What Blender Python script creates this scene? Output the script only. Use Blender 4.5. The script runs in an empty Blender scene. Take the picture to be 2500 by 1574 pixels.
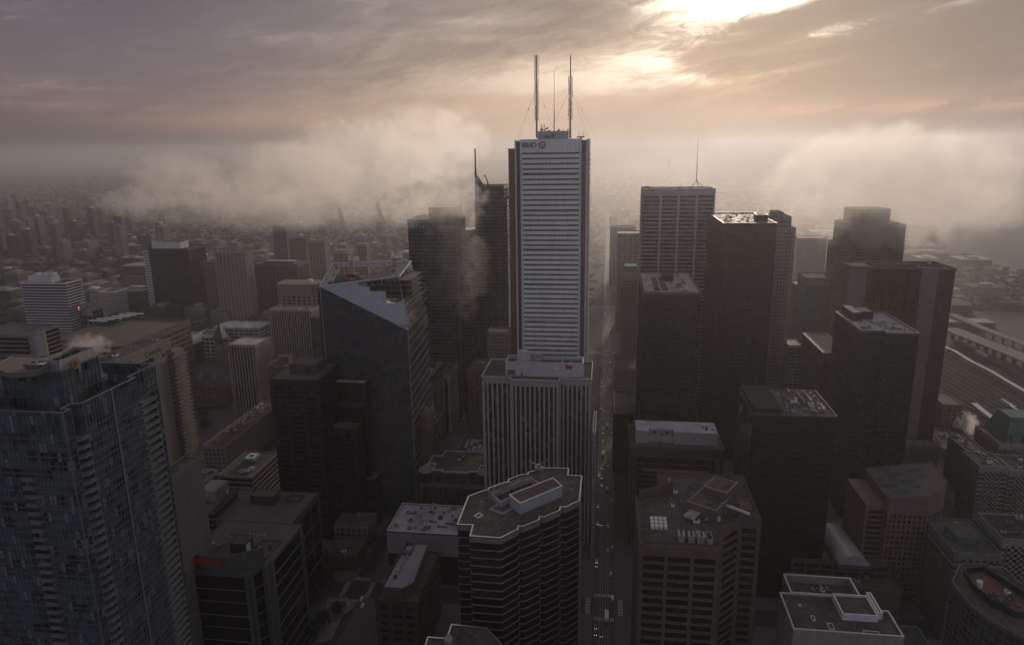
import bpy, math, random
from mathutils import Vector, Matrix
random.seed(7)
C = bpy.context.scene.collection
SC = bpy.context.scene
def lin(r, g=None, b=None):
    if g is None: r, g, b = r
    f = lambda c: (c/255/12.92) if c <= 10.3 else ((c/255+.055)/1.055)**2.4
    return (f(r), f(g), f(b), 1)
# ---------------------------------------------------------------- camera (calibrated from the street grid's vanishing points)
FPX, TH, YA, RO, HC = 1718.1, 13.893, 7.829, -0.8436, 290.0
_t, _y, _r = map(math.radians, (TH, YA, RO))
F = Vector((math.cos(_y)*math.cos(_t), math.sin(_y)*math.cos(_t), -math.sin(_t)))
R0 = Vector((math.sin(_y), -math.cos(_y), 0)); U0 = R0.cross(F)
R = R0*math.cos(_r)+U0*math.sin(_r); U = -R0*math.sin(_r)+U0*math.cos(_r)
CP = Vector((0, 0, HC))
cam = bpy.data.objects.new('camera', bpy.data.cameras.new('camera')); C.objects.link(cam); SC.camera = cam
M = Matrix.Identity(4)
for i in range(3):
    M[i][0] = R[i]; M[i][1] = U[i]; M[i][2] = -F[i]; M[i][3] = CP[i]
cam.matrix_world = M
cam.data.sensor_width = 36; cam.data.lens = FPX/2500*36; cam.data.clip_end = 80000; cam.data.clip_start = 1
def ray(px, py): return F + R*((px-1250)/FPX) - U*((py-787)/FPX)
def atz(px, py, z):
    d = ray(px, py); return CP + d*((z-HC)/d.z)
def atx(px, py, x):
    d = ray(px, py); return CP + d*(x/d.x)
def ypx(px, x, z):   # y of the point at (x, ?, z) seen in picture column px
    k = (px-1250)/FPX; g = R - F*k; return -(g.x*x + g.z*(z-HC))/g.y
def xpx(px, y, z):
    k = (px-1250)/FPX; g = R - F*k; return -(g.y*y + g.z*(z-HC))/g.x
def zpy(py, x, y):
    k = (787-py)/FPX; g = U - F*k; return HC - (g.x*x + g.y*y)/g.z
def ae(px, py):
    d = ray(px, py).normalized(); return (_y-math.atan2(d.y, d.x), math.asin(d.z))
# ---------------------------------------------------------------- world: dim dawn sky, cloud layers over a Nishita sky
SUN_A, SUN_E = ae(1830, -10)
SUN_AZ = _y-SUN_A                      # mathematical azimuth, x = east
W = bpy.data.worlds.new('World'); SC.world = W; W.use_nodes = True
nt = W.node_tree; nt.nodes.clear()
def N(tree, typ, **kw):
    n = tree.nodes.new(typ)
    for k, v in kw.items(): setattr(n, k, v)
    return n
def setin(tree, sock, v):
    if isinstance(v, bpy.types.NodeSocket): tree.links.new(v, sock)
    else:
        try: sock.default_value = v
        except Exception: sock.default_value = (v, v, v)
def math_(tree, op, *a, clamp=False):
    n = N(tree, 'ShaderNodeMath', operation=op, use_clamp=clamp)
    for i, v in enumerate(a): setin(tree, n.inputs[i], v)
    return n.outputs[0]
def mixc(tree, f, a, b, blend='MIX'):
    n = N(tree, 'ShaderNodeMix', data_type='RGBA', blend_type=blend)
    setin(tree, n.inputs[0], f); setin(tree, n.inputs[6], a); setin(tree, n.inputs[7], b)
    return n.outputs[2]
def ramp(tree, f, stops, interp='LINEAR'):
    n = N(tree, 'ShaderNodeValToRGB'); e = n.color_ramp.elements; n.color_ramp.interpolation = interp
    while len(e) < len(stops): e.new(.5)
    for i, (p, c) in enumerate(stops):
        e[i].position = p; e[i].color = c if len(c) == 4 else (*c, 1)
    setin(tree, n.inputs[0], f); return n.outputs[0]
def sstep(tree, x, a, b):
    n = N(tree, 'ShaderNodeMapRange', interpolation_type='SMOOTHSTEP')
    setin(tree, n.inputs[0], x); setin(tree, n.inputs[1], a); setin(tree, n.inputs[2], b); return n.outputs[0]
def build_world():
    t = nt; m = lambda op, *a, **k: math_(t, op, *a, **k)
    tc = N(t, 'ShaderNodeTexCoord').outputs['Generated']
    sp = N(t, 'ShaderNodeSeparateXYZ'); t.links.new(tc, sp.inputs[0])
    az = m('ARCTAN2', sp.outputs[1], sp.outputs[0]); A = m('SUBTRACT', _y, az)
    E = m('ARCSINE', sp.outputs[2])
    sky = N(t, 'ShaderNodeTexSky'); sky.sky_type = 'NISHITA'; sky.sun_disc = False
    sky.sun_elevation = SUN_E; sky.sun_rotation = math.pi/2-SUN_AZ; sky.altitude = 300; sky.air_density = 1.6; sky.dust_density = 4
    Em = N(t, 'ShaderNodeMapRange'); setin(t, Em.inputs[0], E); setin(t, Em.inputs[1], -.04); setin(t, Em.inputs[2], .36); En = Em.outputs[0]
    pos = lambda e: (e+.04)/.4
    L = ramp(t, En, [(0, lin(58, 60, 66)), (pos(-.01), lin(60, 61, 66)), (pos(.03), lin(84, 77, 82)), (pos(.065), lin(122, 105, 107)), (pos(.10), lin(116, 104, 110)), (pos(.15), lin(103, 97, 106)), (pos(.24), lin(86, 84, 93)), (1, lin(84, 82, 90))])
    M_ = ramp(t, En, [(0, lin(150, 132, 120)), (pos(.0), lin(186, 160, 141)), (pos(.05), lin(208, 180, 155)), (pos(.10), lin(190, 168, 150)), (pos(.16), lin(160, 147, 141)), (pos(.22), lin(150, 139, 135)), (1, lin(138, 130, 128))])
    Rr = ramp(t, En, [(0, lin(104, 94, 94)), (pos(-.005), lin(110, 98, 98)), (pos(.03), lin(125, 110, 108)), (pos(.06), lin(152, 130, 121)), (pos(.10), lin(132, 119, 118)), (pos(.16), lin(130, 121, 121)), (pos(.25), lin(126, 120, 121)), (1, lin(118, 112, 114))])
    col = mixc(t, sstep(t, A, -.50, .08), L, M_)
    col = mixc(t, sstep(t, A, .12, .60), col, Rr)
    back = m('ABSOLUTE', m('SUBTRACT', m('MODULO', m('ADD', A, 3*math.pi), 2*math.pi), math.pi))
    col = mixc(t, sstep(t, back, .9, 1.8), col, lin(136, 136, 152))
    col = mixc(t, sstep(t, E, .45, 1.1), col, lin(112, 108, 120))
    # angle from the sun
    cx = N(t, 'ShaderNodeCombineXYZ')
    S = (math.cos(SUN_E)*math.cos(SUN_AZ), math.cos(SUN_E)*math.sin(SUN_AZ), math.sin(SUN_E))
    dt = N(t, 'ShaderNodeVectorMath', operation='DOT_PRODUCT'); t.links.new(tc, dt.inputs[0]); dt.inputs[1].default_value = S
    ang = m('ARCCOSINE', m('MINIMUM', dt.outputs['Value'], .99999))
    ex = lambda w: m('EXPONENT', m('MULTIPLY', m('POWER', m('DIVIDE', ang, w), 1.6), -1))
    # streaky cloud coordinates: tilted and stretched
    def cloudnoise(tilt, sx, sy, sc, seed, det=8, warp=.9, ro=.55):
        ca = math.cos(tilt); sa = math.sin(tilt)
        Ar = m('ADD', m('MULTIPLY', A, ca), m('MULTIPLY', E, sa)); Er = m('SUBTRACT', m('MULTIPLY', E, ca), m('MULTIPLY', A, sa))
        c3 = N(t, 'ShaderNodeCombineXYZ'); setin(t, c3.inputs[0], m('MULTIPLY', Ar, sx)); setin(t, c3.inputs[1], m('MULTIPLY', Er, sy)); c3.inputs[2].default_value = seed
        wn = N(t, 'ShaderNodeTexNoise'); t.links.new(c3.outputs[0], wn.inputs['Vector']); wn.inputs['Scale'].default_value = 1.3; wn.inputs['Detail'].default_value = 3
        va = N(t, 'ShaderNodeVectorMath', operation='MULTIPLY_ADD'); t.links.new(wn.outputs['Color'], va.inputs[0]); va.inputs[1].default_value = (warp, warp, 0); t.links.new(c3.outputs[0], va.inputs[2])
        n1 = N(t, 'ShaderNodeTexNoise'); t.links.new(va.outputs[0], n1.inputs['Vector']); n1.inputs['Scale'].default_value = sc; n1.inputs['Detail'].default_value = det; n1.inputs['Roughness'].default_value = ro
        return m('SUBTRACT', n1.outputs['Fac'], .5)
    def blob(px, py, rx, ry, tilt=0.):
        a0, e0 = ae(px, py); c, s = math.cos(tilt), math.sin(tilt)
        dA = m('SUBTRACT', A, a0); dE = m('SUBTRACT', E, e0)
        u = m('DIVIDE', m('ADD', m('MULTIPLY', dA, c), m('MULTIPLY', dE, s)), rx/FPX)
        v = m('DIVIDE', m('SUBTRACT', m('MULTIPLY', dE, c), m('MULTIPLY', dA, s)), ry/FPX)
        return m('EXPONENT', m('MULTIPLY', m('ADD', m('MULTIPLY', u, u), m('MULTIPLY', v, v)), -1))
    na = cloudnoise(.10, 3.4, 13, 1.3, 1.7); nb = cloudnoise(.16, 7., 26, 1.7, 4.1, 10, 1.5, .66)
    g = m('ADD', m('MULTIPLY', na, 1.1), m('MULTIPLY', nb, 1.25))
    def addb(g, lst):
        for w, bb in lst: g = m('ADD', g, m('MULTIPLY', blob(*bb), w))
        return g
    # gaps between the clouds (bright) and cloud bodies (dull)
    g = addb(g, ((.72, (1830, -5, 200, 58, .02)), (.40, (1560, 120, 230, 46, -.1)), (.62, (1500, 213, 300, 42, -.05)), (.36, (1660, 180, 170, 26, -.2)), (.3, (1290, 150, 80, 14, 0)), (.30, (1120, 52, 140, 12, 0)), (.26, (1180, 95, 90, 9, 0)), (.30, (1230, 205, 160, 24, 0)),
        (.10, (2030, 82, 200, 12, .25)), (.30, (1900, 112, 90, 16, .2)), (.36, (1980, 160, 160, 9, .15)), (.22, (2330, 8, 200, 12, .1)),
        (.26, (70, 188, 120, 9, 0)), (.24, (190, 215, 110, 7, 0)), (.22, (200, 258, 240, 11, 0)), (.16, (1050, 228, 60, 6, .1)),
        (-.44, (1400, 92, 180, 42, .05)), (-.30, (1360, 20, 150, 16, .05)), (-.36, (2250, 120, 430, 58, .17)), (-.42, (1850, 100, 210, 24, .25)), (-.30, (1790, 165, 130, 24, .2)), (-.34, (2150, 205, 480, 32, .03)), (-.14, (600, 150, 620, 70, 0)), (-.22, (1960, 30, 300, 22, .2)) ))
    glow = ex(.62)
    front = m('MULTIPLY', m('SUBTRACT', 1., sstep(t, back, .7, 1.3)), sstep(t, E, .015, .085))
    gap = m('MULTIPLY', m('POWER', sstep(t, g, .0, .62), 1.3), front)
    gapc = mixc(t, ex(.42), lin(176, 154, 147), lin(248, 227, 202))
    col = mixc(t, m('MINIMUM', m('MULTIPLY', gap, m('ADD', m('MULTIPLY', glow, .75), .42)), 1.), col, gapc)
    # warm low band near the horizon on the right
    band = m('MAXIMUM', m('MULTIPLY', blob(2050, 268, 520, 14, .0), sstep(t, nb, -.12, .12)), m('MAXIMUM', m('MULTIPLY', blob(1960, 388, 120, 7, 0), sstep(t, nb, -.1, .1)), m('MULTIPLY', blob(800, 288, 420, 26, .03), .6)))
    col = mixc(t, m('MULTIPLY', band, .75), col, lin(206, 166, 144))
    body = m('MULTIPLY', m('SUBTRACT', 1., sstep(t, g, -.38, .14)), front)
    col = mixc(t, m('MULTIPLY', body, m('ADD', m('MULTIPLY', glow, .95), .26)), col, mixc(t, ex(.5), lin(92, 86, 93), lin(138, 126, 122)))
    col = mixc(t, m('MULTIPLY', m('MAXIMUM', blob(1560, 270, 520, 110, 0), m('MULTIPLY', blob(1250, 150, 330, 90, 0), .5)), .34), col, lin(220, 190, 164))
    hot = m('MULTIPLY', m('ADD', m('MULTIPLY', ex(.12), m('ADD', m('MULTIPLY', gap, 1.1), .05)), m('MULTIPLY', ex(.34), m('MULTIPLY', gap, .24))), front)
    col = mixc(t, 1., col, mixc(t, 1., (1., .92, .80, 1), hot, 'MULTIPLY'), 'ADD')
    # the clear Nishita sky behind the cloud adds a little to everything
    dim = mixc(t, 1., sky.outputs[0], (.10, .10, .10, 1), 'MULTIPLY')
    c10 = mixc(t, .025, mixc(t, 1., col, (10., 10., 10., 1), 'MULTIPLY'), sky.outputs[0])
    c10n = c10.node; c10n.clamp_result = False
    bg = N(t, 'ShaderNodeBackground'); t.links.new(c10, bg.inputs[0]); bg.inputs[1].default_value = .1
    out = N(t, 'ShaderNodeOutputWorld'); t.links.new(bg.outputs[0], out.inputs[0])
build_world()
W.cycles.sampling_method = 'MANUAL'; W.cycles.sample_map_resolution = 1024
sl = bpy.data.lights.new('sun', 'SUN'); sl.energy = 2.2; sl.angle = math.radians(10); sl.color = (1, .84, .68)
so = bpy.data.objects.new('sun', sl); C.objects.link(so)
so.rotation_euler = Vector((math.cos(SUN_E)*math.cos(SUN_AZ), math.cos(SUN_E)*math.sin(SUN_AZ), math.sin(SUN_E))).to_track_quat('Z', 'Y').to_euler()
SC.view_settings.view_transform = 'Standard'; SC.view_settings.look = 'None'; SC.view_settings.exposure = 0; SC.view_settings.gamma = 1
SC.render.engine = 'CYCLES'; cy = SC.cycles
cy.use_denoising = True; cy.max_bounces = 10; cy.diffuse_bounces = 2; cy.glossy_bounces = 3; cy.transmission_bounces = 2; cy.volume_bounces = 8
cy.volume_max_steps = 64; cy.volume_step_rate = 1.0; cy.sample_clamp_indirect = 4; cy.caustics_reflective = False; cy.caustics_refractive = False
# ---------------------------------------------------------------- materials
MATS = {}
def patches(t, b):
    tc = N(t, 'ShaderNodeTexCoord').outputs['Object']; old = b.inputs['Base Color'].links[0].from_socket
    v = N(t, 'ShaderNodeTexVoronoi', distance='CHEBYCHEV'); t.links.new(tc, v.inputs['Vector']); v.inputs['Scale'].default_value = .11; v.inputs['Randomness'].default_value = .8
    s2 = N(t, 'ShaderNodeSeparateXYZ'); t.links.new(v.outputs['Color'], s2.inputs[0]); c = mixc(t, math_(t, 'MULTIPLY', s2.outputs[0], .45), old, (.035, .032, .03, 1))
    n = N(t, 'ShaderNodeTexNoise'); t.links.new(tc, n.inputs['Vector']); n.inputs['Scale'].default_value = .35; n.inputs['Detail'].default_value = 9; n.inputs['Roughness'].default_value = .7
    c = mixc(t, ramp(t, n.outputs['Fac'], [(.5, (0, 0, 0)), (.62, (.5, .5, .5))]), c, (.19, .165, .145, 1)); t.links.new(c, b.inputs['Base Color'])
def mat(name, rgb, rough=.75, var=.25, scale=.15, metal=0., rgb2=None, stain=0., spec=.4, patch=False):
    if name in MATS: return MATS[name]
    m = bpy.data.materials.new(name); m.use_nodes = True; t = m.node_tree; b = t.nodes['Principled BSDF']
    c = lin(rgb) if max(rgb) > 1 else (*rgb, 1)
    c2 = (lin(rgb2) if max(rgb2) > 1 else (*rgb2, 1)) if rgb2 else tuple(x*(1-var) for x in c[:3])+(1,)
    tc = N(t, 'ShaderNodeTexCoord').outputs['Object']
    n = N(t, 'ShaderNodeTexNoise'); t.links.new(tc, n.inputs['Vector']); n.inputs['Scale'].default_value = scale; n.inputs['Detail'].default_value = 7; n.inputs['Roughness'].default_value = .62
    col = mixc(t, ramp(t, n.outputs['Fac'], [(.36, (0, 0, 0)), (.64, (1, 1, 1))]), c, c2)
    if stain:
        mp = N(t, 'ShaderNodeMapping'); t.links.new(tc, mp.inputs[0]); mp.inputs['Scale'].default_value = (.8, .8, .03)
        n2 = N(t, 'ShaderNodeTexNoise'); t.links.new(mp.outputs[0], n2.inputs['Vector']); n2.inputs['Scale'].default_value = 1; n2.inputs['Detail'].default_value = 5
        col = mixc(t, ramp(t, n2.outputs['Fac'], [(.45, (0, 0, 0)), (.75, (stain, stain, stain))]), col, tuple(x*.45 for x in c[:3])+(1,))
    t.links.new(col, b.inputs['Base Color']); b.inputs['Roughness'].default_value = rough; b.inputs['Metallic'].default_value = metal
    b.inputs['Specular IOR Level'].default_value = spec
    if patch: patches(t, b)
    MATS[name] = m; return m
def glass(name, rgb, rgb2, pw=3., fh=3.8, rough=.12, odds=.5, blind=None, bodds=.04):
    """window wall: panes of pw x fh metres, each its own tone"""
    if name in MATS: return MATS[name]
    m = bpy.data.materials.new(name); m.use_nodes = True; t = m.node_tree; b = t.nodes['Principled BSDF']
    sp = N(t, 'ShaderNodeSeparateXYZ'); t.links.new(N(t, 'ShaderNodeTexCoord').outputs['Object'], sp.inputs[0])
    u = math_(t, 'FLOOR', math_(t, 'DIVIDE', math_(t, 'ADD', sp.outputs[0], sp.outputs[1]), pw)); v = math_(t, 'FLOOR', math_(t, 'DIVIDE', sp.outputs[2], fh))
    cb = N(t, 'ShaderNodeCombineXYZ'); setin(t, cb.inputs[0], u); setin(t, cb.inputs[1], v)
    wn = N(t, 'ShaderNodeTexWhiteNoise'); t.links.new(cb.outputs[0], wn.inputs[0])
    nn = N(t, 'ShaderNodeTexNoise'); t.links.new(cb.outputs[0], nn.inputs['Vector']); nn.inputs['Scale'].default_value = 1.; nn.inputs['Detail'].default_value = 3; mpn = N(t, 'ShaderNodeMapping'); t.links.new(cb.outputs[0], mpn.inputs[0]); mpn.inputs['Scale'].default_value = (.13, .8, 1); t.links.new(mpn.outputs[0], nn.inputs['Vector'])
    k = math_(t, 'ADD', math_(t, 'MULTIPLY', wn.outputs[0], .28), math_(t, 'MULTIPLY', nn.outputs[0], 1.15))
    col = mixc(t, sstep(t, k, odds+.05, odds+.45), lin(rgb), lin(rgb2))
    if blind: col = mixc(t, math_(t, 'GREATER_THAN', wn.outputs[0], 1-bodds), col, lin(blind))
    t.links.new(col, b.inputs['Base Color']); b.inputs['Roughness'].default_value = rough; b.inputs['Specular IOR Level'].default_value = .5
    ge = N(t, 'ShaderNodeNewGeometry').outputs['Normal']; v1 = N(t, 'ShaderNodeVectorMath', operation='MULTIPLY_ADD'); t.links.new(wn.outputs['Color'], v1.inputs[0]); v1.inputs[1].default_value = (.07, .07, .07); t.links.new(ge, v1.inputs[2])
    v2 = N(t, 'ShaderNodeVectorMath', operation='SUBTRACT'); t.links.new(v1.outputs[0], v2.inputs[0]); v2.inputs[1].default_value = (.035, .035, .035); v3 = N(t, 'ShaderNodeVectorMath', operation='NORMALIZE'); t.links.new(v2.outputs[0], v3.inputs[0]); t.links.new(v3.outputs[0], b.inputs['Normal'])
    MATS[name] = m; return m
def shinypuddle(name, dry, rough_wet=.62):
    m = mat(name, dry, .8, .4, .12); t = m.node_tree; b = t.nodes['Principled BSDF']; b.inputs['Specular IOR Level'].default_value = .12
    n = N(t, 'ShaderNodeTexNoise'); t.links.new(N(t, 'ShaderNodeTexCoord').outputs['Object'], n.inputs['Vector']); n.inputs['Scale'].default_value = .16; n.inputs['Detail'].default_value = 6
    t.links.new(ramp(t, n.outputs['Fac'], [(.47, (rough_wet,)*3), (.53, (.97,)*3)]), b.inputs['Roughness']); return m
# ---------------------------------------------------------------- mesh helpers
class MB:
    def __init__(s): s.v = []; s.f = []
    def quad(s, *p):
        i = len(s.v); s.v += [tuple(q) for q in p]; s.f.append(tuple(range(i, i+len(p)))); return s
    def box(s, x0, y0, z0, x1, y1, z1): return s.prism([(x0, y0), (x1, y0), (x1, y1), (x0, y1)], z0, z1)
    def prism(s, poly, z0, z1, top=True, bot=True):
        n = len(poly); i = len(s.v)
        s.v += [(p[0], p[1], z0) for p in poly]+[(p[0], p[1], z1) for p in poly]
        for k in range(n): s.f.append((i+k, i+(k+1) % n, i+n+(k+1) % n, i+n+k))
        if top: s.f.append(tuple(i+n+k for k in range(n)))
        if bot: s.f.append(tuple(i+n-1-k for k in range(n)))
        return s
    def ring(s, po, pi_, z0, z1, bot=True):
        n = len(po); i = len(s.v)
        s.v += [(p[0], p[1], z0) for p in po]+[(p[0], p[1], z1) for p in po]+[(p[0], p[1], z0) for p in pi_]+[(p[0], p[1], z1) for p in pi_]
        for k in range(n):
            j = (k+1) % n
            s.f.append((i+k, i+j, i+n+j, i+n+k)); s.f.append((i+n+k, i+n+j, i+3*n+j, i+3*n+k)); s.f.append((i+3*n+k, i+3*n+j, i+2*n+j, i+2*n+k))
            if bot: s.f.append((i+2*n+k, i+2*n+j, i+j, i+k))
        return s
    def obox(s, p, q, a, b, d0, d1, z0, z1):
        """box along the wall p->q from a to b metres, between depths d0, d1 outward"""
        dx, dy = q[0]-p[0], q[1]-p[1]; L = math.hypot(dx, dy); dx /= L; dy /= L; nx, ny = dy, -dx
        P = lambda t, d: (p[0]+dx*t+nx*d, p[1]+dy*t+ny*d)
        return s.prism([P(a, d1), P(b, d1), P(b, d0), P(a, d0)], z0, z1)
    def bar(s, a, b, r, r2=None, n=5):
        a = Vector(a); b = Vector(b); d = (b-a).normalized(); r2 = r if r2 is None else r2
        u = d.orthogonal().normalized(); w = d.cross(u); i = len(s.v)
        for c, rr in ((a, r), (b, r2)):
            for k in range(n):
                t = 2*math.pi*k/n; s.v.append(tuple(c+(u*math.cos(t)+w*math.sin(t))*rr))
        for k in range(n): j = (k+1) % n; s.f.append((i+k, i+j, i+n+j, i+n+k))
        s.f.append(tuple(i+n-1-k for k in range(n))); s.f.append(tuple(i+n+k for k in range(n))); return s
    def lathe(s, cx, cy, prof, n=24):
        i = len(s.v); m = len(prof)
        for r, z in prof:
            for k in range(n): t = 2*math.pi*k/n; s.v.append((cx+r*math.cos(t), cy+r*math.sin(t), z))
        for a in range(m-1):
            for k in range(n): j = (k+1) % n; s.f.append((i+a*n+k, i+a*n+j, i+(a+1)*n+j, i+(a+1)*n+k))
        s.f.append(tuple(i+(m-1)*n+k for k in range(n))); return s
def mkobj(name, mb, m, parent=None, org=(0, 0, 0), smooth=False):
    me = bpy.data.meshes.new(name); ox, oy, oz = org
    me.from_pydata([(v[0]-ox, v[1]-oy, v[2]-oz) for v in mb.v], [], mb.f)
    if smooth: me.polygons.foreach_set('use_smooth', [True]*len(me.polygons))
    me.materials.append(m); o = bpy.data.objects.new(name, me); C.objects.link(o)
    if parent is not None: o.parent = parent
    else: o.location = org
    return o
def tag(o, label=None, cat=None, group=None, kind=None):
    if label: o['label'] = label
    if cat: o['category'] = cat
    if group: o['group'] = group
    if kind: o['kind'] = kind
    return o
class Thing:
    def __init__(s, name, label, cat, loc, group=None):
        s.o = bpy.data.objects.new(name, None); C.objects.link(s.o); s.o.location = loc; s.org = tuple(loc); s.o.empty_display_size = 1
        tag(s.o, label, cat, group)
    def part(s, name, mb, m, parent=None, smooth=False, label=None):
        o = mkobj(name, mb, m, parent or s.o, s.org, smooth)
        if label: o['label'] = label
        return o
def single(name, mb, m, label, cat, group=None, kind=None, smooth=False):
    xs = [v[0] for v in mb.v]; ys = [v[1] for v in mb.v]; zs = [v[2] for v in mb.v]
    o = mkobj(name, mb, m, None, ((min(xs)+max(xs))/2, (min(ys)+max(ys))/2, min(zs)), smooth); return tag(o, label, cat, group, kind)
def copy_tree(o, parent=None):
    c = o.copy(); C.objects.link(c); c.parent = parent
    for ch in o.children: copy_tree(ch, c)
    return c
def offset(poly, d):
    """offset a counter-clockwise polygon outward by d"""
    n = len(poly); out = []
    for k in range(n):
        p0, p1, p2 = poly[k-1], poly[k], poly[(k+1) % n]
        a = Vector((p1[0]-p0[0], p1[1]-p0[1])).normalized(); b = Vector((p2[0]-p1[0], p2[1]-p1[1])).normalized()
        na = Vector((a.y, -a.x)); nb = Vector((b.y, -b.x)); mm = na+nb; k2 = mm.dot(mm)
        mm = mm*(2/k2) if k2 > .15 else na
        out.append((p1[0]+mm.x*d, p1[1]+mm.y*d))
    return out
def rect(x0, x1, y0, y1): return [(x0, min(y0, y1)), (x1, min(y0, y1)), (x1, max(y0, y1)), (x0, max(y0, y1))]
def ccw(poly):
    a = sum(poly[k-1][0]*poly[k][1]-poly[k][0]*poly[k-1][1] for k in range(len(poly)))
    return list(poly) if a > 0 else list(poly)[::-1]
def facade(T, poly, z0, z1, wall, glz, fh=4., bh=1.2, bd=.3, ps=6., pw=.8, pd=.35, top=2., sep=False, base=0., fname='facade_frame', gname='glazing', bname='spandrel', corner=None, edges=None):
    """glass core with projecting floor bands and piers"""
    T.part(gname, MB().prism(poly, z0, z1, top=False), glz)
    m = MB(); n = len(poly); nb = int((z1-z0-top-base)/fh) if bh else 0
    def strip(mm, a, b, d):
        mm.ring(offset(poly, d), poly, a, b)
    if sep:
        for k in range(nb):
            b = MB(); zt = z1-top-k*fh-(fh-bh); strip(b, zt-bh, zt, bd); T.part(bname, b, wall)
    elif bh:
        for k in range(nb):
            zt = z1-top-k*fh-(fh-bh); strip(m, zt-bh, zt, bd)
    if top: strip(m, z1-top, z1, bd+.004)
    if base: strip(m, z0, z0+base, bd+.01)
    if ps:
        for k in range(n):
            if edges is not None and k not in edges: continue
            p, q = poly[k], poly[(k+1) % n]; L = math.hypot(q[0]-p[0], q[1]-p[1]); c = max(1, round(L/ps)); w = pw/2
            for j in range(c+1):
                cw = (corner or pw)/2; hw = cw if j in (0, c) else w
                a = L*j/c
                a0, a1 = max(0, a-hw*(2 if j == c else 1)), min(L, a+hw*(2 if j == 0 else 1))
                m.obox(p, q, a0, a1, 0, pd, z0, z1-top+.1)
    if m.v: T.part(fname, m, wall)
def roof(T, poly, z, rm, pm, ph=1.1, pt=.6, po=.3, rim=None):
    T.part('roof', MB().quad(*[(p[0], p[1], z) for p in offset(poly, -.05)]), rm)
    T.part('parapet', MB().ring(offset(poly, po), offset(poly, po-pt), z-.3, z+ph), pm)
    if rim: T.part('coping', MB().ring(offset(poly, po+.06), offset(poly, po-pt-.06), z+ph+.003, z+ph+.2), rim)
def clutter(T, x0, x1, y0, y1, z, n, seed, big=1.):
    rd = random.Random(seed); y0, y1 = min(y0, y1), max(y0, y1)
    for k in range(int(n*1.5)):
        x, y = rd.uniform(x0, x1), rd.uniform(y0, y1); t = rd.random()
        if t < .4:
            a, b, h = rd.uniform(1.5, 3.5)*big, rd.uniform(1.5, 4)*big, rd.uniform(1.2, 2.4)*big
            o = T.part('cooling_unit', MB().box(x, y, z+.3, x+a, y+b, z+h).box(x+.2, y+.2, z, x+a-.2, y+.5, z+.3).box(x+.2, y+b-.5, z, x+a-.2, y+b-.2, z+.3), [MT['hvac'], MT['hvacd'], MT['white']][rd.randrange(3)])
            T.part('fan', MB().lathe(x+a/2, y+b/2, [(min(a, b)*.36, z+h), (min(a, b)*.36, z+h+.35), (min(a, b)*.3, z+h+.3)], 12), MT['darkmetal'], o)
        elif t < .6:
            T.part('vent', MB().lathe(x, y, [(.35*big, z), (.35*big, z+1.1*big), (.6*big, z+1.15*big), (.6*big, z+1.4*big), (.2, z+1.6*big)], 10), MT['hvac'])
        elif t < .8:
            L = rd.uniform(4, 9)*big
            if rd.random() < .5: T.part('duct', MB().box(x, y, z+.5, x+L, y+.8, z+1.2).box(x+1, y+.1, z, x+1.3, y+.7, z+.5).box(x+L-1, y+.1, z, x+L-.7, y+.7, z+.5), MT['hvac'])
            else: T.part('duct', MB().box(x, y, z+.5, x+.8, y+L, z+1.2).box(x+.1, y+1, z, x+.7, y+1.3, z+.5).box(x+.1, y+L-1, z, x+.7, y+L-.7, z+.5), MT['hvacd'])
        else:
            T.part('roof_hatch', MB().box(x, y, z, x+1.6, y+1.6, z+.5).box(x-.1, y-.1, z+.5, x+1.7, y+1.7, z+.62), MT['hvacd'])
def penthouse(T, x0, x1, y0, y1, z0, h, wm, rm, name='penthouse', louv=True):
    p = T.part(name, MB().prism(rect(x0, x1, y0, y1), z0, z0+h, bot=False), wm)
    T.part('penthouse_roof', MB().prism(rect(x0+.3, x1-.3, y0+.3, y1-.3), z0+h+.003, z0+h+.12), rm, p)
    T.part('coping', MB().ring(offset(rect(x0, x1, y0, y1), .15), offset(rect(x0, x1, y0, y1), -.3), z0+h+.003, z0+h+.5), wm, p)
    if louv:
        yl, yh = min(y0, y1), max(y0, y1)
        T.part('louvre', MB().box(x0-.08, yl+(yh-yl)*.15, z0+h*.2, x0+.05, yl+(yh-yl)*.4, z0+h*.7), MT['darkmetal'], p)
        T.part('door', MB().box(x0-.06, yl+(yh-yl)*.7, z0, x0+.05, yl+(yh-yl)*.7+1.1, z0+2.1), MT['hvacd'], p)
    return p
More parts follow.
